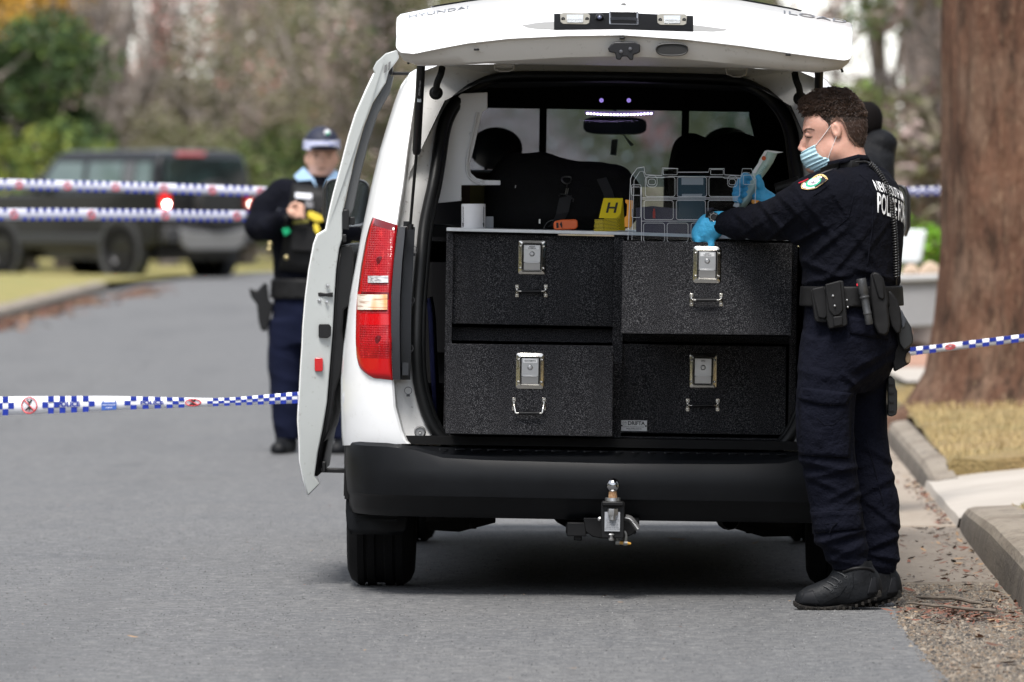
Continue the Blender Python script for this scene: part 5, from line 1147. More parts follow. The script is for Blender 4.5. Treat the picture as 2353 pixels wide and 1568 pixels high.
# hair: a shaped cap cut by the hairline, then curls
HLx = [1828, 1848, 1862, 1878, 1890, 1897, 1904, 1910, 1922, 1935, 1944, 1950, 1964, 1980, 2000]; HLy = [258, 268, 279, 287, 300, 312, 308, 286, 276, 281, 300, 318, 336, 349, 352]
f = Fld((Q(1828, 0).x, Y0 - .11, Q(0, 360).z), (Q(2002, 0).x, Y0 + .11, Q(0, 196).z), .003)
f.U(f.ell(Q(1924, 272), (.098, .0795, .092)), .001); f.U(f.ell(Q(1936, 300), (.084, .077, .085)), .02); f.U(f.ell(Q(1872, 244), (.046, .062, .036)), .03); f.U(f.ell(Q(1915, 232), (.07, .065, .036)), .03); f.U(f.cap(Q(1943, 320), Q(1945, 345), .060, .058), .02)
xp = f.X / (f.Y) * F + HX; yp = HY - (f.Z - CZ) / f.Y * F
cut = (yp - np.interp(xp, HLx, HLy)) / 661.0
f.d = -sm(-f.d, -cut, .006)
nz_ = np.sin(f.X * 190 + 2 * np.sin(f.Z * 130)) * np.sin(f.Z * 170 + 2 * np.sin(f.Y * 120)) * np.sin(f.Y * 160 + f.X * 60)
nq_ = np.sin(f.X * 75 + 2 * np.sin(f.Z * 60)) * np.sin(f.Z * 80 + 2 * np.sin(f.Y * 55)) * np.sin(f.Y * 70 + f.X * 30)
f.d = f.d - (.004 * nz_ + .005 * nq_) * np.clip((285 - yp) / 25, 0, 1)
def hmat(c):
    x, y = c[:, 0] / c[:, 1] * F + HX, HY - (c[:, 2] - CZ) / c[:, 1] * F; e = np.interp(x, HLx, HLy) - y; j = 3 * np.sin(x * 1.7) * np.sin(y * 1.3)
    return np.where((e + j < 9) & (x > 1892), 2, np.where((y > 290 - .2 * (x - 1900)) & (x > 1880), 1, 0))
hr = f.build('hair', [M_hair, M_fade, M_fade2], hd, matfn=hmat)
V, N_ = f.V, None; r = random.Random(5); mb = MB(); bvh_h = f.bvh(); cc = np.array(Q(1925, 285))
top = V[(HY - (V[:, 2] - CZ) / V[:, 1] * F) < 268 + .0 * V[:, 0]]
for i in range(2600):
    p = Vector(top[r.randrange(len(top))]); n = (p - Vector(cc)).normalized(); a = n.orthogonal().normalized(); b = n.cross(a); ph = r.uniform(0, 6.28); rad = r.uniform(.004, .0085); ln = r.uniform(.008, .026); flow = Vector((-1, 0, -.2)) * r.uniform(.2, 1)
    pts = []
    for k in range(6):
        t = k / 5; q = ph + t * r.uniform(2.5, 5); pts.append(p + n * (.0005 + rad * 1.1 * math.sin(t * 2.6)) + (a * math.cos(q) + b * math.sin(q)) * rad * t + flow * ln * t * .7)
    mb.tube(pts, [.0009, .0011, .0011, .0010, .0007, .0002], 4, caps=False)
for i in range(2600):
    p = Vector(V[r.randrange(len(V))]); px_ = p.x / p.y * F + HX; py_ = HY - (p.z - CZ) / p.y * F
    if py_ < 268 or px_ < 1885: continue
    n = (p - Vector(cc)).normalized(); d = (Vector((.35, 0, -1)) + n * .35 + Vector((r.uniform(-.3, .3), 0, r.uniform(-.2, .2)))).normalized(); mb.tube([p, p + d * r.uniform(.004, .009)], [.0007, .0003], 3, caps=False)
mb.build('curls', mat('curl_brown', (.030, .016, .010), .45, noise=(90, .7, (.085, .045, .028))), hr, smooth=80)
# mask
M_mask = mat('mask_blue', (.42, .62, .70), .75, noise=(14, .35, (.34, .53, .62)), bump=(30, .4, .006)); mb = MB(); rows = []
MR = [[(1874, 333, -.058), (1860, 340, -.044), (1848, 347, -.024), (1842.5, 350, 0)], [(1876, 342, -.060), (1860, 350, -.050), (1846, 357, -.026), (1840, 359, 0)], [(1880, 352, -.062), (1862, 360, -.052), (1847, 367, -.028), (1842, 369, 0)],
      [(1890, 361, -.064), (1867, 369, -.052), (1851, 377, -.028), (1847, 379, 0)], [(1906, 364, -.064), (1877, 377, -.050), (1859, 386, -.028), (1854, 388, 0)], [(1908, 372, -.062), (1886, 384, -.046), (1868, 393, -.026), (1861, 396, 0)], [(1905, 379, -.056), (1888, 389, -.040), (1874, 397, -.020), (1869, 399, 0)]]
for i, rr_ in enumerate(MR):
    full = [Q(*p) for p in rr_] + [Q(x, y, -d) for x, y, d in reversed(rr_[:-1])]; rows.append(smooth_path(full, False, 1))
fr = []
for i in range(len(rows) - 1):
    for k in range(4): t = k / 4; e = .0025 * math.sin(t * math.pi * 2 + i); fr.append([a.lerp(b, t) + Vector((-abs(e) * 1.2, -e, 0)) for a, b in zip(rows[i], rows[i + 1])])
fr.append(rows[-1]); mb.grid(fr); m_ = mb.build('face_mask', M_mask, hd, smooth=60); q = m_.modifiers.new('t', 'SOLIDIFY'); q.thickness = .002
mb = MB(); mb.tube([cast(hb_, x, y, .0015, -.065) for x, y in ((1874, 335), (1886, 320), (1898, 304), (1909, 289))], .0011, 5); mb.tube([cast(hb_, x, y, .0015, -.062) for x, y in ((1903, 364), (1908, 350), (1915, 332), (1922, 314))], .0011, 5); mb.build('ear_loop', mat('loop_white', (.8, .8, .8), .6), m_)
# --- shirt
sf = Fld((Q(1612, 0).x, Y0 - .34, Q(0, 705).z), (Q(2125, 0).x, Y0 + .56, Q(0, 352).z), .0072)
sf.U(sf.stack([lv(386, 1965, .085, .07), lv(400, 1965, .15, .095), lv(420, 1962, .195, .125), lv(450, 1960, .212, .148), lv(500, 1958, .218, .160), lv(560, 1957, .210, .160), lv(620, 1957, .200, .155), lv(665, 1957, .188, .150), lv(704, 1957, .19, .152)], SY, 2.3), .001)
sf.U(sf.ell(Q(1957, 388), (.068, .064, .034), rot('Y', 18)), .03); sf.U(sf.ell(Q(1966, 379), (.060, .070, .030), rot('Y', 8)), .02)
sf.U(sf.chain([Q(1905, 438, -.14), Q(1868, 465, -.12), Q(1830, 490, -.05), Q(1790, 503, .03), Q(1742, 510, .12), Q(1697, 515, .19), Q(1655, 512, .25)], [.075, .088, .086, .072, .060, .050, .040], .03), .05)
sf.U(sf.chain([Q(2005, 432, .17), Q(1960, 480, .28), Q(1880, 525, .38), Q(1830, 510, .44), Q(1790, 485, .48)], [.08, .07, .06, .05, .045], .03), .04)
arm = np.clip((Q(1930, 0).x - sf.X) / .12, 0, 1)
sf.folds(.007, 16, 15, 12, mask=.5 + .8 * arm)
xq = sf.X / sf.Y * F + HX; zq = HY - (sf.Z - CZ) / sf.Y * F
for x0, y0, sl, ln_, wd, am in ((1700, 500, .9, 30, 6, .008), (1730, 525, -.7, 30, 6, .008), (1765, 490, 1.2, 40, 7, .011), (1790, 530, -.9, 40, 7, .012), (1820, 480, 1.0, 45, 8, .009), (1850, 545, -.5, 50, 8, .013), (1880, 500, 1.3, 50, 10, .009), (1900, 560, -.8, 50, 9, .010), (1935, 600, -1.2, 50, 10, .009), (1870, 610, .4, 50, 9, .010), (1980, 560, 1.4, 50, 10, .007), (1900, 640, -.2, 70, 8, .011), (2010, 630, .3, 60, 8, .010), (1930, 470, 1.5, 45, 9, .007), (2020, 540, -1.3, 50, 9, .006)):
    u_ = xq - x0; v_ = zq - y0 - u_ * sl; sf.d = sf.d - am * np.exp(-(u_ / ln_) ** 2) * (np.exp(-np.abs(v_) / wd) - .5 * np.exp(-((v_ - wd * 1.6) / wd) ** 2))
sf.S(sf.cap(Q(1655, 512, .25), Q(1630, 512, .28), .032), .006)
# hem and armour panel edge on the back
sh = sf.build('shirt', M_navy, pA); sb = sf.bvh()
def on(x, y, off=.003, b=None): return cast(b or sb, x, y, off)
def cloth_patch(par, name, m, quad, off, b, n=10, k=6, th=.003, curve=0):
    (x0, y0), (x1, y1), (x2, y2), (x3, y3) = quad; mb = MB(); rows = []
    for i in range(k + 1):
        t = i / k; rows.append([cast(b, lerp(lerp(x0, x1, j / n), lerp(x3, x2, j / n), t), lerp(lerp(y0, y1, j / n), lerp(y3, y2, j / n), t) + curve * t * math.sin(math.pi * j / n), off) for j in range(n + 1)])
    mb.grid(rows); o = mb.build(name, m, par, smooth=60); q = o.modifiers.new('t', 'SOLIDIFY'); q.thickness = th; q.offset = 0; return o
mb = MB(); mb.tube([on(x, y, .001) for x, y in ((1975, 402), (1992, 415), (2002, 440), (2006, 480), (2004, 530), (1998, 570), (1993, 610), (1988, 640))], .0028, 6); mb.tube([on(x, y, .001) for x, y in ((1958, 410), (1962, 450), (1950, 500), (1915, 530))], .0016, 5); mb.tube([on(x, y, .0008) for x, y in ((1905, 425), (1870, 450), (1815, 478), (1770, 492))], .0014, 5); mb.build('seam', M_navy, sh)
mb = MB(); mb.strip([on(x, y, .008) for x, y in ((1884, 396), (1905, 388), (1930, 382), (1958, 378), (1975, 372))], (.004, 0, .028), .003, (0, -1, 0)); ep = mb.build('epaulette', M_gear, sh, bevel=.001)
mb = MB(); mb.strip([on(x, y, .013) for x, y in ((1886, 399), (1898, 394), (1910, 390), (1925, 387))], (.001, 0, .005), .001, (0, -1, 0)); mb.build('rank_stripe', mat('rank_grey', (.12, .12, .14), .6), ep)
mb = MB(); mb.grid([[Q(1900 + 0, 383, -.075), Q(1940, 374, -.088), Q(1975, 366, -.07), Q(1998, 369, -.03), Q(2001, 371, .03), Q(1985, 368, .07), Q(1940, 374, .09)], [Q(1902, 372, -.068), Q(1938, 364, -.08), Q(1972, 355, -.064), Q(1992, 357, -.03), Q(1995, 359, .03), Q(1980, 356, .06), Q(1940, 362, .08)]]); cl = mb.build('collar', M_navy, sh); q = cl.modifiers.new('t', 'SOLIDIFY'); q.thickness = .005
# lettering across the back
bc = sb.ray_cast(Q(2047, 478, 0) + Vector((.8, -.46, 0)) * 1.0, Vector((-.866, .5, 0)))[0] or Q(2047, 478)
u = Vector((.5, .866, -.20)).normalized(); w = Vector((.10, .05, 1)); w = (w - u * w.dot(u)).normalized()
mb = MB(); cB = Q(2048, 476, -.04)
put_text(mb, 'NEW SOUTH WALES', cB + w * .050, u, w, .050, .54, .010, bvh=sb, off=.004); put_text(mb, 'POLICE FORCE', cB - w * .012, u, w, .100, .38, .010, bvh=sb, off=.004); mb.build('back_lettering', mat('reflective_white', (.75, .76, .78), .4), sh, smooth=0)
# sleeve badge, layer on layer
def bd(cx, cy): return 1835.3 + cx * .04802, 376.5 + cy * .04802
def decal(name, pts, off, m, par=sh):
    P3 = [on(*bd(*p), off) for p in pts]; c = sum(P3, Vector()) / len(P3); mb = MB(); n = len(P3)
    mb.add([c] + P3, [(0, 1 + i, 1 + (i + 1) % n) for i in range(n)]); return mb.build(name, m, par, smooth=0)
bo = [(110, 1080), (150, 960), (250, 880), (450, 820), (640, 680), (850, 540), (1000, 490), (1150, 500), (1300, 590), (1410, 745), (1300, 830), (1050, 1010), (850, 1150), (650, 1210), (400, 1240), (140, 1190)]
cx_, cy_ = 720, 880
g_ = mat('badge_gold', (.75, .52, .22), .6); bdg = decal('sleeve_badge', bo, .006, g_); decal('badge_field', [(cx_ + (x - cx_) * .95, cy_ + (y - cy_) * .90) for x, y in bo], .0068, mat('badge_navy', (.006, .007, .014), .8), bdg)
def el(cx, cy, a, b, an, n=24): an = math.radians(an); return [(cx + a * math.cos(q) * math.cos(an) - b * math.sin(q) * math.sin(an), cy + a * math.cos(q) * math.sin(an) + b * math.sin(q) * math.cos(an)) for q in [2 * math.pi * i / n for i in range(n)]]
decal('badge_wreath', el(700, 880, 400, 200, -24), .0074, mat('badge_green', (.01, .36, .20), .6), bdg); decal('badge_disc', el(715, 850, 310, 150, -22), .008, mat('badge_white', (.72, .70, .74), .6), bdg)
decal('badge_crown', el(1000, 640, 115, 55, 5), .0085, mat('badge_white', (.7, .7, .7)), bdg); decal('badge_crown', el(1005, 645, 55, 28, 5), .009, mat('badge_orange', (.75, .3, .12), .6), bdg)
mb = MB(); dk = []
for (x, y, a, b, an) in ((700, 850, 90, 16, -60), (760, 900, 110, 14, -20), (620, 900, 60, 18, 30), (820, 790, 50, 14, 0), (690, 930, 14, 60, 20), (470, 900, 40, 12, 40), (900, 780, 30, 12, -40), (930, 880, 20, 10, 0), (760, 980, 24, 9, 0), (560, 990, 30, 8, 0), (850, 700, 30, 8, -10), (600, 770, 26, 9, -30)):
    P3 = [on(*bd(*p), .0088) for p in el(x, y, a, b, an, 8)]; mb.add(P3, [tuple(range(8))])
mb.build('badge_emblem', mat('badge_dark', (.03, .02, .05), .7), bdg, smooth=0)
decal('badge_scroll', [(160, 1080), (215, 960), (300, 900), (330, 960), (290, 1060), (400, 1110), (780, 1095), (760, 1140), (420, 1200), (200, 1140)], .0078, mat('badge_white', (.7, .7, .7)), bdg)
mb = MB(); v_, f_ = text_geo('NSW POLICE', 1, 1, .03); mx = max(a for a, b in v_)
out_ = []
for a, b in v_:
    t = (a / mx + 1) / 2; ang = math.radians(lerp(196, 342, t)); R_ = 270 + b * 115; out_.append(on(*bd(1000 + R_ * 1.08 * math.cos(ang) * 1.05 + t * 40, 800 + R_ * math.sin(ang) * .9), .0082))
mb.add(out_, f_); mb.build('badge_lettering', g_, bdg, smooth=0)
mb = MB(); mb.tube([on(*bd(x, y), .004) for x, y in ((0, 930), (230, 840), (460, 730))], .0022, 5); mb.build('red_tab', mat('tab_red', (.6, .02, .04), .6), sh)
# coiled cord down the back
path_ = [on(x, y, .018) for x, y in ((1998, 376), (2012, 388), (2026, 408), (2038, 430), (2047, 460), (2053, 500), (2057, 550), (2059, 600), (2059, 640))]
fp = smooth_path(path_, False, 3); L_ = [0]
for i in range(1, len(fp)): L_.append(L_[-1] + (fp[i] - fp[i - 1]).length)
mb = MB(); coil = []; nt_ = 46; tot = L_[-1]
for i in range(nt_ * 8):
    s_ = tot * i / (nt_ * 8); k = max(j for j in range(len(L_)) if L_[j] <= s_); k = min(k, len(fp) - 2); t = (s_ - L_[k]) / max(L_[k + 1] - L_[k], 1e-6); p = fp[k].lerp(fp[k + 1], t); d_ = (fp[k + 1] - fp[k]).normalized(); a = d_.cross(Vector((0, 1, 0))).normalized(); b = d_.cross(a); an = 2 * math.pi * i / 8
    coil.append(p + (a * math.cos(an) + b * math.sin(an)) * .0085)
mb.tube(coil, .0027, 6); mb.tube(smooth_path([on(1958, 372, .012), on(1975, 372, .012), on(1990, 371, .014), path_[0]], False), .003, 6); mb.tube([fp[-1], on(2060, 665, .012), on(2064, 700, .02)], .003, 6)
mb.build('coiled_cord', mat('cord_black', (.018, .018, .019), .3), sh, smooth=80)
# --- trousers
tf = Fld((Q(1800, 0).x, Y0 - .30, Q(0, 1325).z), (Q(2095, 0).x, Y0 + .30, Q(0, 672).z), .0075)
tf.U(tf.stack([lv(675, 1957, .182, .146), lv(700, 1957, .186, .148), lv(750, 1957, .195, .155), lv(790, 1956, .198, .160), lv(830, 1952, .190, .155), lv(870, 1945, .16, .13), lv(900, 1945, .10, .09)], SY, 2.3), .001)
tf.U(tf.stack([lv(780, 1918, .10, .11, -.08), lv(850, 1903, .105, .108, -.09), lv(900, 1898, .105, .104, -.10), lv(960, 1895, .104, .10, -.10), lv(1010, 1896, .102, .098, -.10), lv(1060, 1903, .098, .095, -.10), lv(1110, 1911, .094, .092, -.09), lv(1160, 1919, .09, .088, -.08), lv(1220, 1928, .092, .09, -.08), lv(1250, 1934, .086, .085, -.08), lv(1280, 1945, .075, .073, -.08), lv(1312, 1955, .062, .062, -.08)], 0, 2.2), .04)
tf.U(tf.stack([lv(780, 1985, .10, .10, .08), lv(850, 1977, .098, .098, .09), lv(930, 1977, .094, .094, .10), lv(1000, 1982, .090, .09, .10), lv(1060, 1990, .088, .088, .10), lv(1110, 1999, .090, .088, .10), lv(1160, 2009, .092, .088, .10), lv(1220, 2011, .084, .082, .10), lv(1270, 2015, .080, .08, .10), lv(1300, 2016, .074, .074, .10), lv(1322, 2016, .06, .06, .10)], 0, 2.2), .03)
zp = HY - (tf.Z - CZ) / tf.Y * F
tf.folds(.007, 12, 17, 21, mask=.5 + .6 * np.clip((zp - 1020) / 150, 0, 1))
xq = tf.X / tf.Y * F + HX; ridge = 0
for x0, y0, sl, ln_, wd, am in ((1870, 1066, .18, 60, 8, .013), (1930, 1082, -.22, 55, 7, .012), (1890, 1110, .4, 45, 7, .008), (1940, 1130, -.5, 40, 8, .009), (1900, 1176, -.06, 80, 6, .009), (1925, 1236, -.28, 70, 8, .016), (1895, 1252, .35, 40, 8, .012), (1950, 1268, -.5, 40, 7, .012), (1925, 1290, .1, 50, 6, .010),
                                (2030, 1050, .6, 60, 9, .008), (2010, 1120, -.5, 70, 9, .010), (2040, 1190, .8, 60, 8, .009), (2020, 1250, -.4, 60, 8, .013), (2040, 1282, .2, 50, 7, .013), (2000, 860, -.7, 60, 10, .010), (2015, 820, -.55, 55, 9, .010), (1960, 880, .9, 40, 10, .008), (1880, 860, .25, 50, 12, .007), (1890, 1010, -1.6, 40, 10, .006)):
    u_ = xq - x0; v_ = zp - y0 - u_ * sl; ridge = ridge + am * np.exp(-(u_ / ln_) ** 2) * (np.exp(-np.abs(v_) / wd) - .55 * np.exp(-((v_ - wd * 1.6) / wd) ** 2))
tf.d = tf.d - ridge + .002
tr = tf.build('trousers', M_navy2, pA); tb = tf.bvh()
cloth_patch(tr, 'cargo_pocket', M_navy2, ((1838, 914), (1956, 922), (1953, 1052), (1836, 1046)), .008, tb, 14, 14, .006); cloth_patch(tr, 'pocket_flap', M_navy2, ((1842, 890), (1961, 904), (1946, 930), (1833, 917)), .015, tb, 14, 4, .006, curve=6); cloth_patch(tr, 'pocket_flap', M_navy2, ((1949, 727), (2044, 743), (2040, 781), (1953, 766)), .006, tb, 10, 4, .005)
cloth_patch(tr, 'knee_panel', M_navy2, ((1864, 1178), (1980, 1172), (1984, 1214), (1868, 1226)), .006, tb, 14, 4, .005)
mb = MB()
for pl in (((1838, 890), (1890, 893), (1961, 904)), ((1964, 905), (1958, 1000), (1968, 1110), (1984, 1190)), ((1952, 770), (1953, 860), (1985, 885), (2035, 850), (2046, 786)), ((1900, 745), (1914, 770), (1918, 800)), ((1864, 1196), (1920, 1192), (1983, 1190)), ((1990, 1010), (2010, 1080), (2030, 1160)), ((1866, 1226), (1920, 1222), (1984, 1214))):
    pp_ = smooth_path([cast(tb, x, y, .002) for x, y in pl], False, 2); mb.tube(pp_, .0018, 5)
mb.build('stitched_seam', M_navy, tr)
mb = MB(); mb.tube([cast(tb, x, y, .009) for x, y in ((1876, 1208), (1900, 1204), (1925, 1202))], .0018, 5); mb.tube([cast(tb, x, y, .012) for x, y in ((1922, 1202), (1912, 1212), (1906, 1225))], .0025, 5); mb.tube([cast(tb, x, y, .012) for x, y in ((1877, 960), (1895, 978), (1915, 976), (1936, 960))], .0015, 5); mb.build('zip', M_navy, tr)
# --- belt and gear
bf = Fld((Q(1830, 0).x, Y0 - .26, Q(0, 706).z), (Q(2085, 0).x, Y0 + .26, Q(0, 652).z), .006)
bf.U(bf.stack([lv(657, 1957, .199, .162), lv(703, 1957, .203, .166)], SY, 2.3), .001); bt = bf.build('duty_belt', M_gear, pA); bb = bf.bvh()
def gear(pts, depth, th, name='pouch', m=M_gear, par=bt, bev=.004, base=None):
    x = sum(p[0] for p in pts) / len(pts); y = sum(p[1] for p in pts) / len(pts); b = cast(bb, min(max(x, 1850), 2060), min(max(y, 662), 698), 0).y if base is None else base
    mb = MB(); mb.prism([P(px, py, b - depth) for px, py in pts], (0, th, 0)); return mb.build(name, m, par, bevel=bev, seg=3, smooth=40)
gear([(1864, 668), (1890, 661), (1899, 664), (1903, 735), (1898, 742), (1876, 740), (1872, 732)], .035, .05); gear([(1866, 664), (1893, 658), (1901, 690), (1903, 722), (1896, 733), (1880, 730)], .042, .03, 'pouch_flap')
gear([(1897, 655), (1930, 645), (1938, 646), (1948, 745), (1943, 750), (1905, 756), (1900, 735)], .040, .055); gear([(1896, 654), (1930, 645), (1932, 650), (1938, 712), (1928, 725), (1915, 727), (1904, 712)], .048, .03, 'pouch_flap'); gear([(1914, 728), (1936, 726), (1937, 748), (1916, 752)], .046, .03, 'magazine_base')
mb = MB()
for x, y, o_ in ((1914, 680, .052), (1918, 703, .052), (1876, 690, .046), (1880, 712, .046), (1946, 690, .016), (1948, 706, .016)):
    b = cast(bb, x, min(y, 698), 0).y; mb.lathe([(.0001, -.005), (.003, -.004), (.0045, 0)], P(x, y, b - o_), (0, 1, 0), 12)
mb.build('snap_stud', M_steel, bt)
b = cast(bb, 1985, 680, 0).y - .035; mb = MB(); a_, c_ = P(1978, 640, b), P(1998, 746, b); dd_ = (c_ - a_).normalized()
mb.lathe([(.0001, 0), (.016, .001), (.0175, .006), (.0175, .05), (.015, .055), (.015, .062), (.0172, .064), (.0172, .068), (.0135, .07), (.0135, .115), (.015, .118), (.015, .124), (.0135, .126), (.0135, .158), (.012, .161), (.0001, .161)], a_, dd_, 20)
fl = mb.build('flashlight', mat('flashlight_grey', (.05, .052, .056), .4, metal=.5, noise=(60, .5, (.12, .12, .12))), bt, smooth=30)
mb = MB(); mb.tube([a_ + dd_ * .018 + Vector((-.016, -.006, 0)), a_ + dd_ * .026 + Vector((-.016, -.006, 0))], .004, 8); mb.build('red_button', mat('tab_red', (.6, .02, .04), .6), fl)
gear([(2000, 632), (2007, 626), (2018, 627), (2030, 640), (2042, 690), (2040, 700), (2045, 745), (2042, 765), (2033, 772), (2018, 768), (2008, 745), (2000, 680)], .045, .05, 'baton_pouch', bev=.008); gear([(2003, 630), (2010, 625), (2020, 629), (2031, 648), (2034, 685), (2028, 690), (2018, 685)], .052, .03, 'pouch_flap', bev=.006)
gear([(2034, 672), (2046, 668), (2062, 690), (2070, 712), (2072, 740), (2070, 765), (2060, 768), (2048, 750), (2040, 720)], .03, .06, 'radio_pouch', bev=.006); 
rad = gear([(2052, 700), (2070, 712), (2094, 752), (2099, 775), (2098, 790), (2088, 800), (2078, 806), (2066, 790), (2060, 745)], .0, .05, 'radio', mat('radio_black', (.012, .013, .014), .4), bev=.006)
gear([(2066, 715), (2072, 712), (2082, 735), (2080, 752), (2072, 756), (2070, 735)], .004, .02, 'radio_keypad', mat('keypad', (.04, .045, .055), .4), par=rad)
gear([(2068, 740), (2085, 770), (2093, 806), (2084, 812), (2090, 836), (2056, 855), (2050, 830), (2048, 770)], -.03, .06, 'holster', bev=.005); gear([(2083, 812), (2090, 809), (2093, 818), (2092, 834), (2083, 836), (2080, 826)], -.02, .03, 'pistol_grip', mat('tan_grip', (.22, .15, .09), .5))
lb = Q(2048, 910, .02).y; q_ = gear([(2040, 868), (2048, 864), (2056, 872), (2058, 890), (2062, 900), (2062, 940), (2060, 953), (2050, 958), (2040, 956)], 0, .05, 'thigh_holster', mat('holster_black', (.012, .013, .014), .4), par=tr, base=lb)
mb = MB(); [mb.box(P(2049, y, lb - .005), (.016, .006, .008)) for y in (885, 905, 925, 945)]; mb.build('holster_clip', M_black, q_, bevel=.001)
# --- boots
def boot(dx, dy, depth, name='boot'):
    B = lambda x, y, d=0: Q(x + dx, y + dy, depth + d)
    f = Fld((B(1815, 0).x, Y0 + depth - .08, -.004), (B(2040, 0).x, Y0 + depth + .08, B(0, 1285).z), .005)
    f.U(f.chain([B(1850, 1379), B(1870, 1374), B(1900, 1368), B(1945, 1360), B(1995, 1360)], [.036, .041, .044, .049, .047], .03), .001); f.U(f.ell(B(2004, 1340), (.030, .040, .045)), .02); f.U(f.ell(B(1932, 1322), (.030, .026, .034), rot('Y', 35)), .015)
    f.U(f.chain([B(1975, 1362), B(1968, 1330), B(1966, 1300)], [.056, .056, .058], .03), .03); f.U(f.chain([B(1905, 1358), B(1940, 1335)], [.035, .045], .02), .03)
    ln = lambda x: np.interp(x, [B(1822, 0).x, B(1890, 0).x, B(1950, 0).x, B(2025, 0).x], [B(0, 1389).z, B(0, 1396).z, B(0, 1385).z, B(0, 1362).z])
    f.d = -sm(-f.d, f.Z - ln(f.X), .004); f.folds(.0015, 40, 40, 3)
    o = f.build(name, M_boot, pA); b = f.bvh()
    mb = MB(); up = [(1823, 1378), (1835, 1384), (1860, 1390), (1890, 1392), (1925, 1388), (1955, 1376), (1985, 1366), (2022, 1352)]; lo = [(1823, 1390), (1836, 1398), (1860, 1402), (1890, 1404), (1925, 1400), (1955, 1395), (1990, 1384), (2026, 1368)]
    rows = []
    for (a, bb_), (c, d) in zip(up, lo):
        t = (a - 1823) / 200; w = .028 + .022 * math.sin(min(1, t * 1.6) * math.pi * .9) + (.008 if t > .7 else 0)
        tz = B(a, bb_).z; bz = max(.001, B(c, d).z); x = B(a, 0).x; xc = B(c, 0).x; yc = Y0 + depth
        rows.append([Vector((x, yc - w, tz)), Vector((x, yc + w, tz)), Vector((xc, yc + w, bz)), Vector((xc, yc - w, bz))])
    mb.grid(rows, cu=True); mb.f += [(0, 1, 2, 3), tuple(len(mb.v) - 4 + j for j in range(4))]; mb.m += [0, 0]; mb.build('sole', M_sole, o, smooth=30, bevel=.004)
    mb = MB()
    for x, y in ((1905, 1350), (1914, 1340), (1924, 1329), (1938, 1318)):
        mb.tube([cast(b, x + dx - 13, y + dy - 5, .003), cast(b, x + dx - 4, y + dy - 1, .004), cast(b, x + dx + 6, y + dy + 6, .003)], .0020, 6)
        p = cast(b, x + dx + 6, y + dy + 6, .002); mb.tube([p + Vector((.006 * math.cos(q), 0, .005 * math.sin(q))) for q in [2 * math.pi * i / 10 for i in range(10)]], .0014, 5, closed=True)
    mb.build('lace', mat('lace_grey', (.035, .037, .04), .6), o)
    mb = MB()
    for i in range(13):
        x = 1836 + i * 14.5; zt_ = float(np.interp(x, [1823, 1890, 1925, 1955, 2026], [1391, 1404, 1400, 1395, 1369])); p = B(x, zt_ - 2); mb.box((p.x, Y0 + depth - .046 - .008 * math.sin(min(1, (x - 1823) / 125) * 2.8), max(.006, p.z)), (.010, .012, .012))
    mb.build('tread', M_sole, o, smooth=0, bevel=.002)
    cu_ = [cast(b, x + dx, y + dy, .002) for x, y in ((1938, 1312), (1955, 1306), (1975, 1303), (2000, 1305), (2008, 1312))]; MB().tube(smooth_path(cu_, False), .006, 8).build('ankle_collar', M_gear, o)
    for quad in (((1848, 1360), (1868, 1354), (1884, 1390), (1836, 1386)), ((2004, 1322), (2012, 1326), (2018, 1362), (1992, 1366))):
        cloth_patch(o, 'leather_overlay', mat('scuffed_leather', (.0055, .006, .0075), .6, spec=.2, noise=(25, .6, (.014, .015, .018))), [(a + dx, c + dy) for a, c in quad], .0025, b, 8, 6, .002)
    mb = MB(); mb.tube([cast(b, x + dx, y + dy, .001) for x, y in ((1960, 1315), (1962, 1345), (1950, 1372))], .0014, 5); mb.tube([cast(b, x + dx, y + dy, .001) for x, y in ((1890, 1385), (1930, 1366), (1945, 1345))], .0014, 5); mb.box(cast(b, 2003 + dx, 1322 + dy, .003), (.008, .004, .022)); mb.build('boot_seam', M_dkgrey, o)
boot(0, 2, -.08); boot(46, 2, .10)
# --- gloves
def glove(f, name, cuff=None):
    f.folds(.0026, 75, 65, 9); o = f.build(name, M_glove, pA); return o
f = Fld((Q(1585, 0).x, Y0 + .18, Q(0, 615).z), (Q(1672, 0).x, Y0 + .40, Q(0, 482).z), .003)
f.U(f.chain([Q(1662, 508, .24), Q(1648, 512, .255), Q(1632, 522, .275), Q(1618, 535, .29)], [.032, .036, .044, .043], .02), .001); f.U(f.ell(Q(1614, 545, .30), (.032, .045, .03)), .02)
for i in range(4):
    d_ = .262 + i * .024; f.U(f.chain([Q(1606, 550, d_), Q(1600 + i, 572, d_ + .004), Q(1608 + i * 2, 596, d_ + .01)], [.0125, .011, .0095]), .006)
f.U(f.chain([Q(1632, 540, .26), Q(1634, 562, .262), Q(1624, 582, .268)], [.017, .014, .011]), .008); glove(f, 'glove')
f = Fld((Q(1672, 0).x, Y0 + .42, Q(0, 482).z), (Q(1800, 0).x, Y0 + .60, Q(0, 392).z), .003)
f.U(f.chain([Q(1790, 480, .49), Q(1768, 466, .50), Q(1752, 454, .505)], [.034, .031, .032], .02), .001); f.U(f.ell(Q(1738, 440, .51), (.028, .018, .032), rot('Y', 25)), .015)
for i, (kx, ky, mx_, my_, tx, ty) in enumerate(((1730, 414, 1712, 405, 1700, 420), (1724, 424, 1702, 418, 1692, 434), (1722, 436, 1698, 433, 1690, 446), (1724, 448, 1702, 448, 1692, 458))):
    f.U(f.chain([Q(kx + 6, ky, .50), Q(mx_, my_, .488), Q(tx, ty, .478), Q(tx + 9, ty + 5, .472)], [.0125, .012, .0105, .009]), .004)
f.U(f.chain([Q(1752, 446, .495), Q(1747, 425, .485), Q(1743, 408, .480)], [.017, .0125, .0115]), .008); glove(f, 'glove')
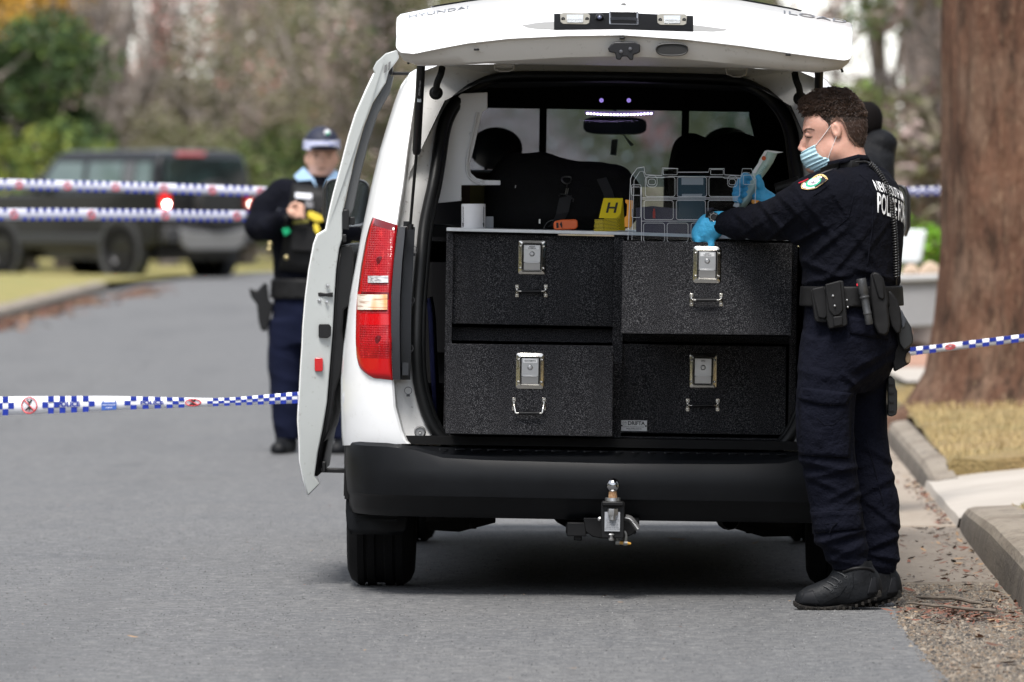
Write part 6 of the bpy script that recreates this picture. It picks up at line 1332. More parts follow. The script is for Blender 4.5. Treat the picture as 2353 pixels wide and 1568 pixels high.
# watch on the left wrist
mb = MB(); c_ = Q(1642, 507, .262); ax_ = (Q(1655, 508, .25) - Q(1630, 516, .28)).normalized(); mb.lathe([(.036, -.012), (.039, -.010), (.0395, .010), (.036, .012)], c_, ax_, 28)
wt = mb.build('wristwatch', M_gear, pA); mb = MB(); cn = Q(1639, 503, .262) + Vector((-.0, -.036, .006)); mb.lathe([(.0001, -.010), (.014, -.010), (.017, -.006), (.018, 0), (.018, .004)], cn, (.35, .9, -.2), 20); mb.build('watch_case', M_black, wt)
mb = MB(); [mb.tube([cn + Vector((.014 * math.cos(a), -.011, .014 * math.sin(a))), cn + Vector((.018 * math.cos(a), -.004, .018 * math.sin(a)))], .0022, 5) for a in [k * .785 for k in range(8)]]; mb.tube([cn + Vector((.012 * math.cos(a), -.0115, .012 * math.sin(a))) for a in [k * .393 for k in range(16)]], .001, 5, closed=True); mb.build('watch_bezel', M_steel, wt)
# --- paper packet in the right hand
pk = thing('swab_packet', 'pale green and white paper swab packet held up in the blue glove', 'packet', Q(1735, 420, .485)); dp = .484
Qd = lambda x, y, d=0: Q(x, y, dp + d)
mb = MB(); lft = [(1757, 347), (1745, 366), (1742, 375), (1730, 392), (1716, 425), (1700, 450), (1684, 474)]; mid = [(1770, 350), (1764, 372), (1756, 386), (1742, 408), (1728, 438), (1712, 462), (1697, 478)]; rgt = [(1786, 354), (1776, 375), (1764, 393), (1748, 414), (1736, 442), (1724, 462), (1712, 479)]
mb.grid([[Qd(*a, .004), Qd(*b, -.004), Qd(*c, .006)] for a, b, c in zip(lft, mid, rgt)]); o = mb.build('packet_body', mat('packet_green', (.46, .62, .55), .6, noise=(30, .4, (.60, .70, .66))), pk); q = o.modifiers.new('t', 'SOLIDIFY'); q.thickness = .0012
mb = MB(); mb.grid([[Qd(1757, 347, .002), Qd(1768, 350, 0), Qd(1784, 353, -.004)], [Qd(1764, 345.5, .004), Qd(1778, 347, .002), Qd(1800, 350, -.010)]]); mb.grid([[Qd(1684, 474, -.004), Qd(1696, 478, -.006)], [Qd(1690, 462, -.008), Qd(1702, 466, -.009)]]); mb.grid([[Qd(1757, 347, -.001), Qd(1763, 348, -.006)], [Qd(1744, 372, -.001), Qd(1752, 372, -.007)], [Qd(1728, 398, -.001), Qd(1736, 399, -.006)]]); o = mb.build('white_edge', mat('paper_white', (.78, .79, .79), .6), pk, smooth=0); q = o.modifiers.new('t', 'SOLIDIFY'); q.thickness = .001
mb = MB(); mb.add([Qd(1755 + 5 * math.cos(a), 364 + 5.2 * math.sin(a), -.010) for a in [k * .524 for k in range(12)]], [tuple(range(12))]); mb.build('orange_dot', mat('dot_orange', (.62, .10, .01), .6), pk, smooth=0)
mb = MB(); u_ = (Qd(1768, 378) - Qd(1740, 420)).normalized(); put_text(mb, 'STERILE', Qd(1752, 392, -.013), u_, Vector((-u_.z, 0, u_.x)), .012); put_text(mb, 'SWAB', Qd(1762, 384, -.013), u_, Vector((-u_.z, 0, u_.x)), .007); mb.build('packet_print', mat('print_green', (.08, .25, .25), .6), pk, smooth=0)

# ============================================================= person beyond, facing the camera by the tape
Y1 = 38.5; S1 = Y1 / F
R_ = lambda x, y, dy=0: P(x, y, Y1 + dy)
pB = thing('person', 'person in chequered cap and blue collar standing behind the open sliding door', 'person', (R_(715, 0).x, Y1, 0))
lw = lambda y, cx, rw, rd, dy=0: (R_(cx, y).z, R_(cx, y).x, Y1 + dy, rw, rd)
M_skin2 = mat('tan_skin', (.72, .43, .32), .55, noise=(12, .3, (.64, .34, .24)))
f = Fld((R_(690, 0).x, Y1 - .16, R_(0, 436).z), (R_(790, 0).x, Y1 + .14, R_(0, 295).z), .006)
f.U(f.ell(R_(739, 350), (.082, .10, .105)), .001); f.U(f.ell(R_(739, 378), (.074, .085, .075)), .03); f.U(f.ell(R_(741, 398, -.04), (.045, .04, .035)), .03); f.U(f.chain([R_(741, 362, -.095), R_(741, 374, -.108)], [.010, .015]), .01); f.U(f.cap(R_(738, 400, .02), R_(736, 436, .02), .066), .03)
for s in (-1, 1): f.S(f.ell(R_(741 + s * 15, 360, -.095), (.014, .012, .009)), .008); f.U(f.ell(R_(739 + s * 35, 368, 0), (.010, .018, .030)), .008)
f.U(f.ell(R_(741, 388, -.082), (.025, .012, .008)), .006)
hd2 = f.build('head', M_skin2, pB); b2 = f.bvh()
def cast1(b, x, y, off):
    o = Vector((0, 0, CZ)); dr = (R_(x, y) - o).normalized(); h = b.ray_cast(o, dr); return (h[0] - dr * off) if h[0] else R_(x, y, -.1)
mb = MB()
for s in (-1, 1): mb.ell(cast1(b2, 741 + s * 15, 361, .001), (.010, .004, .0045)); mb.tube([cast1(b2, 741 + s * 8, 354, .002), cast1(b2, 741 + s * 22, 353, .002)], .0035, 5)
mb.tube([cast1(b2, x, 388, .001) for x in (731, 741, 751)], .003, 5); mb.build('facial_features', mat('feature_dark', (.06, .025, .02), .7), hd2)
M_capn = mat('cap_navy', (.008, .011, .03), .7)
f = Fld((R_(686, 0).x, Y1 - .26, R_(0, 352).z), (R_(794, 0).x, Y1 + .16, R_(0, 286).z), .006); f.U(f.ell(R_(739, 336), (.100, .118, .108)), .001); zc_ = R_(0, 342).z; f.d = -sm(-f.d, f.Z - zc_, .006); f.U(f.ell(R_(745, 341, -.14), (.082, .085, .010), rot('X', -8)), .008); cp = f.build('cap', M_capn, pB); b3 = f.bvh()
M_chq = mat('cap_chequer', (.72, .74, .80), .6); nt = M_chq.node_tree; ch = nt.nodes.new('ShaderNodeTexChecker'); ch.inputs['Scale'].default_value = 90; ch.inputs['Color1'].default_value = (.75, .76, .8, 1); ch.inputs['Color2'].default_value = (.16, .20, .48, 1); tcx = nt.nodes.new('ShaderNodeTexCoord'); nt.links.new(tcx.outputs['Object'], ch.inputs[0]); nt.links.new(ch.outputs[0], nt.nodes['Principled BSDF'].inputs['Base Color'])
mb = MB(); c_ = R_(739, 336); zr = [R_(0, y).z for y in (342, 331, 320)]; mb.grid([[Vector((c_.x + .102 * k * math.cos(a), c_.y + .120 * k * math.sin(a), z + .010 * math.sin(a))) for a in [2 * math.pi * i / 40 for i in range(40)]] for z, k in zip(zr, (1.0, .995, .97))], cu=True); mb.build('chequered_band', M_chq, cp)
mb = MB(); p = cast1(b3, 752, 306, .004); mb.ell(p, (.018, .010, .018)); bg_ = mb.build('cap_badge', mat('badge_white', (.7, .7, .7)), cp); mb = MB(); mb.ell(p + Vector((.003, -.006, -.003)), (.011, .007, .010)); mb.build('badge_wreath', mat('badge_green', (.01, .36, .2)), bg_)
f = Fld((R_(560, 0).x, Y1 - .34, R_(0, 665).z), (R_(880, 0).x, Y1 + .26, R_(0, 392).z), .011)
f.U(f.stack([lw(404, 737, .10, .08), lw(420, 730, .17, .10), lw(440, 724, .21, .13), lw(480, 720, .215, .15), lw(560, 716, .215, .17), lw(620, 712, .20, .165), lw(664, 712, .19, .15)], 0, 2.3), .001)
f.U(f.chain([R_(650, 445), R_(612, 480, -.02), R_(596, 520, -.06), R_(620, 525, -.14), R_(650, 500, -.24)], [.085, .08, .075, .062, .05], .03), .05); f.U(f.chain([R_(795, 445), R_(830, 500, 0), R_(838, 530, -.05), R_(800, 525, -.18), R_(770, 510, -.24)], [.085, .075, .07, .06, .05], .03), .05); f.folds(.010, 14, 13, 31)
sh2 = f.build('jacket', M_navy, pB); b4 = f.bvh()
f = Fld((R_(660, 0).x, Y1 - .34, R_(0, 510).z), (R_(710, 0).x, Y1 - .16, R_(0, 462).z), .005)
f.U(f.ell(R_(672, 487, -.26), (.030, .022, .032)), .001)
for i in range(4): f.U(f.chain([R_(680, 474 + i * 8, -.265), R_(690, 472 + i * 8, -.285), R_(697, 476 + i * 8, -.280)], [.011, .010, .009]), .004)
f.U(f.chain([R_(670, 474, -.27), R_(680, 467, -.29)], [.013, .010]), .006); f.build('hand', M_skin2, pB)
f = Fld((R_(742, 0).x, Y1 - .40, R_(0, 515).z), (R_(790, 0).x, Y1 - .16, R_(0, 462).z), .005); f.U(f.ell(R_(768, 490, -.27), (.032, .022, .030)), .001)
for i in range(4): f.U(f.chain([R_(760, 478 + i * 8, -.275), R_(751, 476 + i * 8, -.295), R_(746, 480 + i * 8, -.29)], [.011, .010, .009]), .004)
f.U(f.chain([R_(768, 476, -.28), R_(757, 468, -.30)], [.013, .010]), .006); f.build('hand', M_skin2, pB)
mb = MB(); mb.lathe([(.036, -.012), (.042, 0), (.036, .012)], R_(646, 497, -.23), (.9, -.4, .2), 16); mb.build('wristwatch', mat('watch_pale', (.35, .38, .42), .4), pB)
M_lb = mat('pale_blue_shirt', (.40, .60, .85), .8)
mb = MB(); mb.prism([cast1(b4, *p, .02) for p in ((697, 384), (675, 405), (684, 416), (716, 414), (728, 432), (722, 412))], (0, .03, 0)); mb.prism([cast1(b4, *p, .02) for p in ((770, 390), (786, 405), (776, 415), (755, 418), (744, 434), (750, 415))], (0, .03, 0)); mb.prism([R_(*p, -.09) for p in ((700, 388), (738, 440), (776, 392), (760, 412), (742, 418), (716, 412))], (0, .08, 0)); mb.build('collar', M_lb, pB)
cloth = lambda q, off, b, th, nm, m, par: (lambda rows: [MB().grid(rows).build(nm, m, par)])([[cast1(b, lerp(lerp(q[0][0], q[1][0], j / 8), lerp(q[3][0], q[2][0], j / 8), i / 8), lerp(lerp(q[0][1], q[1][1], j / 8), lerp(q[3][1], q[2][1], j / 8), i / 8), off) for j in range(9)] for i in range(9)])[0]
vst = cloth(((672, 420), (770, 432), (800, 640), (640, 620)), .02, b4, .02, 'vest', M_gear, sh2); q = vst.modifiers.new('t', 'SOLIDIFY'); q.thickness = .025
def vb(pts, off, nm, m): mb = MB(); mb.prism([cast1(b4, x, y, off) for x, y in pts], (0, .03, 0)); return mb.build(nm, m, vst, bevel=.004)
vb(((678, 443), (717, 446), (717, 459), (678, 456)), .05, 'name_patch', mat('patch_white', (.7, .72, .78), .5)); vb(((708, 487), (716, 486), (743, 498), (742, 511), (722, 509), (706, 498)), .08, 'yellow_tool', mat('tool_yellow', (.65, .50, .03), .5)); vb(((720, 516), (730, 514), (736, 530), (730, 542), (722, 530)), .08, 'yellow_tool', mat('tool_yellow', (.65, .5, .03), .5))
vb(((648, 528), (662, 522), (668, 534), (654, 543)), .08, 'green_light', mat('green_lamp', (.02, .45, .2), .4, emit=((.05, .9, .4), .12))); vb(((670, 520), (740, 525), (745, 580), (668, 575)), .07, 'pouch', M_gear); vb(((672, 508), (710, 504), (708, 512), (674, 516)), .09, 'yellow_tool', mat('tool_olive', (.22, .2, .02), .5)); vb(((700, 462), (720, 464), (720, 480), (702, 478)), .07, 'microphone', mat('mic_grey', (.12, .12, .13), .4))
mb = MB(); [mb.ell(R_(x, y, -.2), (.014, .01, .014)) for x, y in ((620, 561), (618, 574), (658, 592))]; mb.build('brass_stud', mat('brass', (.5, .42, .22), .3, metal=1), vst)
f = Fld((R_(590, 0).x, Y1 - .22, R_(0, 1020).z), (R_(830, 0).x, Y1 + .22, R_(0, 625).z), .010)
f.U(f.stack([lw(628, 712, .192, .152), lw(680, 712, .20, .155), lw(740, 710, .205, .15), lw(790, 708, .18, .13)], 0, 2.3), .001)
f.U(f.stack([lw(740, 665, .11, .12), lw(820, 656, .100, .11), lw(900, 656, .086, .10), lw(960, 659, .080, .09), lw(1010, 662, .068, .08)], 0), .04); f.U(f.stack([lw(740, 752, .11, .12), lw(820, 766, .100, .11), lw(900, 776, .086, .1), lw(960, 784, .080, .09), lw(1010, 788, .068, .08)], 0), .04); f.folds(.012, 11, 14, 5); f.build('trousers', mat('blue_navy_cloth', (.004, .006, .019), .9, spec=.15, noise=(5, .5, (.006, .009, .030))), pB)
f = Fld((R_(600, 0).x, Y1 - .24, R_(0, 690).z), (R_(830, 0).x, Y1 + .24, R_(0, 635).z), .010); f.U(f.stack([lw(640, 712, .212, .17), lw(686, 712, .218, .172)], 0, 2.3), .001); bt2 = f.build('duty_belt', M_gear, pB)
mb = MB(); mb.prism([R_(*p, -.06) for p in ((572, 662), (590, 668), (600, 658), (606, 650), (614, 652), (618, 690), (628, 700), (618, 745), (612, 762), (600, 760), (594, 740), (590, 700), (576, 682))], (0, .06, 0)); mb.build('holster', M_black, bt2, bevel=.006)
for x in (650, 784):
    f = Fld((R_(x - 50, 0).x, Y1 - .24, 0), (R_(x + 50, 0).x, Y1 + .12, R_(0, 980).z), .009); f.U(f.chain([R_(x + 8, 985), R_(x + 8, 1020)], [.062, .058]), .001); f.U(f.chain([R_(x + 8, 1028, 0), R_(x - 10, 1034, -.15)], [.052, .046]), .03); f.S(f.Z - .004, .004); f.build('boot', M_boot, pB)
# ============================================================= third person, hooded dark jacket, beyond the van
Y2 = 31.4; T_ = lambda x, y, dy=0: P(x, y, Y2 + dy); lt3 = lambda y, cx, rw, rd: (T_(cx, y).z, T_(cx, y).x, Y2, rw, rd)
pC = thing('person', 'person in a black hooded jacket half hidden behind the masked person', 'person', (T_(1985, 0).x, Y2, 0))
f = Fld((T_(1925, 0).x, Y2 - .13, T_(0, 330).z), (T_(2030, 0).x, Y2 + .13, T_(0, 236).z), .008); f.U(f.ell(T_(1972, 285), (.088, .075, .10)), .001); f.U(f.ell(T_(1955, 300), (.06, .06, .07)), .02); f.U(f.ell(T_(1937, 296), (.012, .014, .015)), .01); f.U(f.cap(T_(1980, 300), T_(1985, 330), .06), .03); hd3 = f.build('head', M_skin, pC)
f = Fld((T_(1925, 0).x, Y2 - .13, T_(0, 320).z), (T_(2035, 0).x, Y2 + .13, T_(0, 236).z), .008); f.U(f.ell(T_(1982, 270), (.090, .084, .078)), .001); f.U(f.ell(T_(1990, 290), (.07, .08, .07)), .02); f.build('hair', mat('black_hair', (.004, .003, .003), .8, spec=.1), hd3)
M_jk = mat('black_jacket', (.003, .0035, .005), .7, spec=.2, bump=(14, .6, .03))
f = Fld((T_(1895, 0).x, Y2 - .34, T_(0, 800).z), (T_(2080, 0).x, Y2 + .34, T_(0, 286).z), .012); f.U(f.stack([lt3(330, 2005, .07, .10), lt3(360, 2000, .11, .18), lt3(400, 1992, .125, .23), lt3(500, 1990, .13, .235), lt3(650, 1990, .14, .22), lt3(790, 1990, .15, .2)], 0, 2.3), .001); f.U(f.ell(T_(2022, 328), (.080, .13, .062), rot('Y', 12)), .03); f.U(f.ell(T_(1988, 335), (.07, .1, .035)), .03)
for s in (-1, 1): f.U(f.chain([T_(1990, 395, s * .22), T_(1985, 520, s * .27), T_(1945, 600, s * .24)], [.075, .065, .05]), .03)
f.folds(.012, 12, 12, 7); f.build('jacket', M_jk, pC)
f = Fld((T_(1900, 0).x, Y2 - .26, 0), (T_(2075, 0).x, Y2 + .26, T_(0, 760).z), .014)
for s in (-1, 1): f.U(f.chain([T_(1990, 770, s * .1), T_(1988, 960, s * .11), T_(1990, 1160, s * .11)], [.105, .08, .06]), .02); f.U(f.chain([Vector((T_(1990, 0).x, Y2 + s * .11, .05)), Vector((T_(1945, 0).x, Y2 + s * .11, .045))], [.05, .045]), .02)
f.build('trousers', M_jk, pC)
# ============================================================= dark four-wheel-drive beside the far kerb
TH = math.radians(42); C0 = P(362, 0, 109); SM = Matrix.Translation((C0.x, 109, .02)) @ Matrix(((-math.sin(TH), -math.cos(TH), 0, 0), (math.cos(TH), -math.sin(TH), 0, 0), (0, 0, 1, 0), (0, 0, 0, 1)))
SM = Matrix.Translation((C0.x, 109, .02)) @ Matrix.Rotation(math.radians(90) + TH, 4, 'Z')   # local x forward, y left; origin at rear left corner
suv = thing('four_wheel_drive', 'dark grey four-wheel-drive with lit tail lights, parked by the far kerb', 'car', M=SM)
M_gr = mat('graphite_paint', (.004, .0043, .005), .28, spec=.35, coat=.35); M_sb = mat('suv_black', (.008, .008, .009), .35, coat=.3); M_swin = mat('suv_window', (.10, .145, .14), .1, coat=.6, noise=(1.2, .8, (.05, .08, .08)))  # window colour holds a greenish reflection
W = 1.95
def sx(prof, y0, y1, m, name, par, bev=.03, dy=0):
    mb = MB(); mb.prism([(x, y0, z) for x, z in prof], (0, y1 - y0, 0)); return mb.build(name, m, par, local=True, bevel=bev, seg=3)
bd_ = sx([(.02, .52), (0, .9), (0, 1.28), (.05, 1.34), (4.3, 1.27), (4.66, 1.18), (4.72, .95), (4.72, .5), (4.2, .42), (.45, .42)], -W, 0, M_gr, 'body', suv, .05)
mb = MB(); rr = []
for z, i, xa, xb in ((1.30, .02, .03, 3.2), (1.6, .07, .06, 2.95), (1.86, .13, .10, 2.7), (1.95, .20, .22, 2.55), (1.97, .30, .4, 2.4)):
    rr.append([(xa, -i, z), (xb, -i, z), (xb + .02, -W / 2, z + .0), (xb, -W + i, z), (xa, -W + i, z), (xa, -W / 2, z)])
mb.grid(rr, cu=True); mb.f.append(tuple(len(mb.v) - 6 + j for j in range(6))); mb.m.append(0); rf = mb.build('cabin', M_gr, suv, local=True, smooth=25, bevel=.02)
def sw(x0, x1, xt0, xt1, name='side_window', m=M_swin):
    for s in (0, 1):
        mb = MB(); g = lambda x, z, i: Vector((x, (-i + .012) if s == 0 else (-W + i - .012), z)); mb.add([g(x0, 1.36, .032), g(x1, 1.36, .032), g(xt1, 1.78, .11), g(xt0, 1.78, .11)], [(0, 1, 2, 3)]); mb.build(name, m, rf, local=True, smooth=0)
sw(.22, .62, .25, .62); sw(.95, 1.80, .95, 1.80); sw(1.92, 2.95, 1.92, 2.62); sw(.66, .92, .66, .92, 'side_panel', mat('side_panel_grey', (.10, .105, .115), .4))
mb = MB(); g = [(3.17, -.12, 1.34), (3.17, -W + .12, 1.34), (2.75, -W + .22, 1.84), (2.75, -.22, 1.84)]; mb.add([Vector(p) + Vector((.03, 0, .02)) for p in g], [(0, 1, 2, 3)]); mb.build('windscreen', M_swin, rf, local=True, smooth=0)
mb = MB(); mb.prism([(-.01, -.10, 1.30), (-.01, -W + .10, 1.30), (.05, -W + .20, 1.84), (.05, -.20, 1.84)], (-.02, 0, 0)); mb.build('rear_window', mat('rear_glass', (.010, .014, .015), .08, coat=1, noise=(1.5, .6, (.04, .07, .07))), rf, local=True, bevel=.02)
mb = MB(); mb.box((-.01, -W / 2, .98), (.03, 1.7, .55)); mb.build('tailgate', M_sb, suv, local=True, bevel=.02)
mb = MB(); mb.lathe([(.0001, -.22), (.25, -.22), (.38, -.20), (.40, -.14), (.40, 0)], (0, -1.08, 1.10), (1, 0, 0), 32); mb.build('spare_wheel', mat('spare_black', (.012, .012, .012), .6), suv, local=True)
mb = MB(); mb.box((.10, -.74, 1.905), (.14, .50, .06)); mb.build('roof_lamp', mat('roof_lamp_red', (.55, .12, .13), .3, coat=.5), suv, local=True, bevel=.01)
for yy_, on_ in ((-.13, 1), (-W + .13, 0)):
    mb = MB(); mb.box((-.02, yy_, 1.17), (.05, .17, .22)); tl_ = mb.build('tail_light', mat('suv_red', (.6, .01, .01), .3, emit=((1, .02, .02), .25)) if on_ else mat('suv_red_dim', (.3, .01, .01), .3), suv, local=True, bevel=.01)
    mb = MB(); mb.ell((-.07, yy_, 1.13), (.01, .024, .024)); mb.build('lamp_bulb', mat('lit_bulb' + str(on_), (1, .9, .8), .3, emit=((1, .86, .74), 38 if on_ else 8)), tl_, local=True)
mb = MB(); mb.box((-.07, -W / 2, .66), (.18, 1.85, .26)); mb.build('rear_bumper', mat('bumper_dark', (.03, .03, .032), .6), suv, local=True, bevel=.04)
mb = MB(); mb.prism([(-.17, -.30, .76), (-.17, -.62, .70), (-.17, -1.30, .70), (-.17, -1.68, .76), (-.17, -1.60, .50), (-.15, -1.45, .42), (-.15, -.5, .42), (-.17, -.36, .50)], (.06, 0, 0)); mb.build('skid_plate', mat('skid_silver', (.32, .32, .32), .35, metal=.6), suv, local=True, bevel=.02)
for x in (.92, 3.94):
    for s, yc in ((1, -.10), (-1, -W + .10)):
        mb = MB(); mb.lathe([(.52, -.09), (.52, .12), (.44, .13), (.40, .05), (.40, -.09)], (x, yc, .42), (0, s, 0), 32); mb.build('wheel_arch', mat('arch_grey', (.03, .031, .034), .6), suv, local=True)
        mb = MB(); mb.lathe([(.24, .10), (.30, .13), (.38, .12), (.40, .08), (.40, -.10), (.38, -.13)], (x, yc, .395), (0, s, 0), 36); ty = mb.build('tyre', M_tyre, suv, local=True)
        mb = MB(); mb.lathe([(.25, .09), (.22, .05), (.06, .07), (.0001, .075)], (x, yc, .395), (0, s, 0), 24)
        for k in range(6): a = math.radians(60 * k); mb.box((x + .14 * math.cos(a), yc + s * .08, .395 + .14 * math.sin(a)), (.22, .02, .05), Matrix.Rotation(-a, 3, 'Y'))
        mb.build('rim', mat('dark_rim', (.03, .03, .033), .4, metal=.5), ty, local=True)
mb = MB(); mb.box((2.9, .12, 1.38), (.12, .2, .16)); mb.box((2.9, -W - .12, 1.38), (.12, .2, .16)); mb.build('side_mirror', M_sb, suv, local=True, bevel=.03)
mb = MB(); mb.box((2.4, -W - .002, .58), (2.1, .05, .14)); mb.box((2.4, .002, .58), (2.1, .05, .14)); mb.build('sill', mat('sill_grey', (.025, .027, .03), .6), suv, local=True, bevel=.02)

mb = MB(); mb.box((2.4, -W / 2, .36), (4.2, 1.5, .20)); mb.build('underbody_shade_block', M_sb, suv, local=True)  # dark block added to stand in for the shadow under the car
# ============================================================= chequered tapes
M_tw_ = mat('tape_white', (.78, .79, .84), .35, spec=.6); M_tb = mat('tape_blue', (.015, .035, .30), .35); M_trd = mat('tape_red', (.62, .04, .05), .4); M_tk = mat('tape_black', (.03, .03, .03), .5)
def tape(name_lbl, pts, rows_n, cell, only=None, white=None, logos=(), group='chequered tapes', text=(), phase=0, red=M_trd):
    """pts: (px, py_top, py_bottom, dist); cell in metres along the tape"""
    top = [P(x, a, d) for x, a, b, d in pts]; bot = [P(x, b, d) for x, a, b, d in pts]
    def cat(v):
        return smooth_path(v, False, 2)
    top, bot = cat(top), cat(bot); S = [0]
    for i in range(1, len(top)): S.append(S[-1] + (top[i] - top[i - 1]).length)
    def at(s, v, off=0):
        k = 0
        while k < len(S) - 2 and S[k + 1] < s: k += 1
        t = (s - S[k]) / (S[k + 1] - S[k]); a = top[k].lerp(top[k + 1], t); b = bot[k].lerp(bot[k + 1], t); return a.lerp(b, v) + Vector((0, -off, 0))
    rt = thing('barrier_tape', name_lbl, 'tape', at(S[-1] / 2, 1), group); mb = MB(); n = max(24, int(S[-1] / .05))
    mb.grid([[at(S[-1] * i / n, 0), at(S[-1] * i / n, .5, .002 * math.sin(i)), at(S[-1] * i / n, 1)] for i in range(n + 1)]); o = mb.build('band', white or M_tw_, rt, smooth=80); q = o.modifiers.new('t', 'SOLIDIFY'); q.thickness = .0006
    mb = MB(); k = 0; s = phase
    while s < S[-1] - cell:
        if not any(a < s + cell and s < b for a, b in logos):
            for r_ in (only or range(rows_n)):
                if (k + r_) % 2 == 0 and not (r_ == 1 and any(a < s + cell * .5 < b for a, b in text)): mb.add([at(s, r_ / rows_n, .003), at(s + cell, r_ / rows_n, .003), at(s + cell, (r_ + 1) / rows_n, .003), at(s, (r_ + 1) / rows_n, .003)], [(0, 1, 2, 3)])
        s += cell; k += 1
    mb.build('blue_chequers', M_tb, rt, smooth=0)
    return rt, at, S
# far upper and lower tapes on the left
lg = [(i * .274 * 1.0 + .30, i * .274 + .36) for i in range(0)]
def far_tape(lbl, pts, per, wpx, ph):
    rt, at, S = tape(lbl, pts, 4, .022, only=(0, 3), white=mat('tape_pale', (.50, .51, .60), .45, noise=(30, .5, (.36, .38, .52))), logos=[(ph + k * per, ph + k * per + .06) for k in range(30)]); mb = MB()
    for k in range(30):
        s = ph + k * per + .03
        if s > S[-1] - .05: break
        mb.tube([at(s + .020 * math.cos(q), .5 + .36 * math.sin(q), .004) for q in [2 * math.pi * i / 14 for i in range(14)]], .0026, 5, closed=True); mb.tube([at(s - .013, .3, .004), at(s + .013, .7, .004)], .003, 4)
    mb.build('red_symbol', M_trd, rt)
far_tape('upper blurred chequered tape crossing in front of the dark car windows', [(-30, 411, 435, 39.2), (300, 419, 443, 39.2), (620, 430, 453, 39.2)], .268, 8, .15)
far_tape('lower blurred chequered tape crossing in front of the dark car doors', [(-30, 479, 507, 37.9), (250, 480, 507, 38.1), (575, 485, 510, 38.5)], .43, 8, .12)
# near tape to the van door
rt, at, S = tape('close sharp chequered tape running across the road to the white van', [(-20, 912, 956, 27.6), (180, 910, 948, 27.4), (300, 911, 941, 27.3), (420, 914, 937, 27.2), (510, 916, 933, 27.1), (600, 908, 930, 27.0), (690, 900, 927, 26.9), (792, 893, 920, 26.8)], 3, .0265, logos=[(.125, .23), (.50, .585), (.88, .96)], text=[(.305, .415), (.675, .785)])
mb = MB(); ink = MB(); blk = MB()
for s in (.178, .915):
    mb.tube([at(s + .035 * math.cos(q), .5 + .45 * math.sin(q) * (1 if s < .5 else .8), .004) for q in [2 * math.pi * i / 24 for i in range(24)]], .0022, 5, closed=True); mb.tube([at(s - .024, .2, .004), at(s + .024, .8, .004)], .002, 5)
    for a, b in (((0, .8), (0, .35)), ((0, .55), (-.016, .75)), ((0, .55), (.016, .75)), ((0, .35), (-.01, .2)), ((0, .35), (.01, .2))): blk.tube([at(s + a[0], a[1], .003), at(s + b[0], b[1], .003)], .003, 5)
mb.build('red_symbol', M_trd, rt); blk.build('black_figure', M_tk, rt)
for s, t in ((.36, 'POLICE'), (.73, 'POLICE')):
    v, f_ = text_geo(t, 1, 1, .05); hh = 1 / 3; ink.add([at(s + a * .031, .5 - b * .40, .006) for a, b in v], f_)
ink.build('lettering', mat('tape_ink', (.03, .05, .28), .4), rt, smooth=0)
mb = MB(); mb.grid([[at(.508 + i * .0082, .42, .004), at(.508 + i * .0082, .95, .004)] for i in range(9)]); mb.tube([at(.515, .42, .004), at(.515, .28, .004)], .002, 4); mb.tube([at(.57, .42, .004), at(.57, .28, .004)], .002, 4); mb.build('blue_logo', mat('logo_blue', (.05, .12, .42), .4), rt, smooth=0)
w_ = MB(); v, f_ = text_geo('NSW POLICE', 1, 1, .01); w_.add([at(.541 + a * .0095, .6 - b * .14, .006) for a, b in v], f_); v, f_ = text_geo('FORCE', 1, 1, .01); w_.add([at(.541 + a * .0095, .8 - b * .14, .006) for a, b in v], f_); w_.build('white_lettering', M_tw_, rt, smooth=0)
# right tapes
rt, at, S = tape('chequered tape stretched past the big tree trunk to the right edge', [(2060, 802, 822, 28.2), (2180, 789, 806, 28.0), (2300, 774, 792, 27.8), (2400, 762, 779, 27.7)], 2, .0355, logos=[(.255, .33)])
mb = MB(); mb.tube([at(.29 + .026 * math.cos(q), .5 + .32 * math.sin(q), .004) for q in [2 * math.pi * i / 20 for i in range(20)]], .002, 5, closed=True); mb.tube([at(.27, .35, .004), at(.29, .65, .004), at(.31, .35, .004)], .002, 5); mb.build('red_symbol', M_trd, rt)
tape('distant chequered tape running behind the big tree above the green shrub', [(2040, 433, 452, 46), (2120, 430, 449, 46), (2250, 427, 446, 46)], 3, .03)

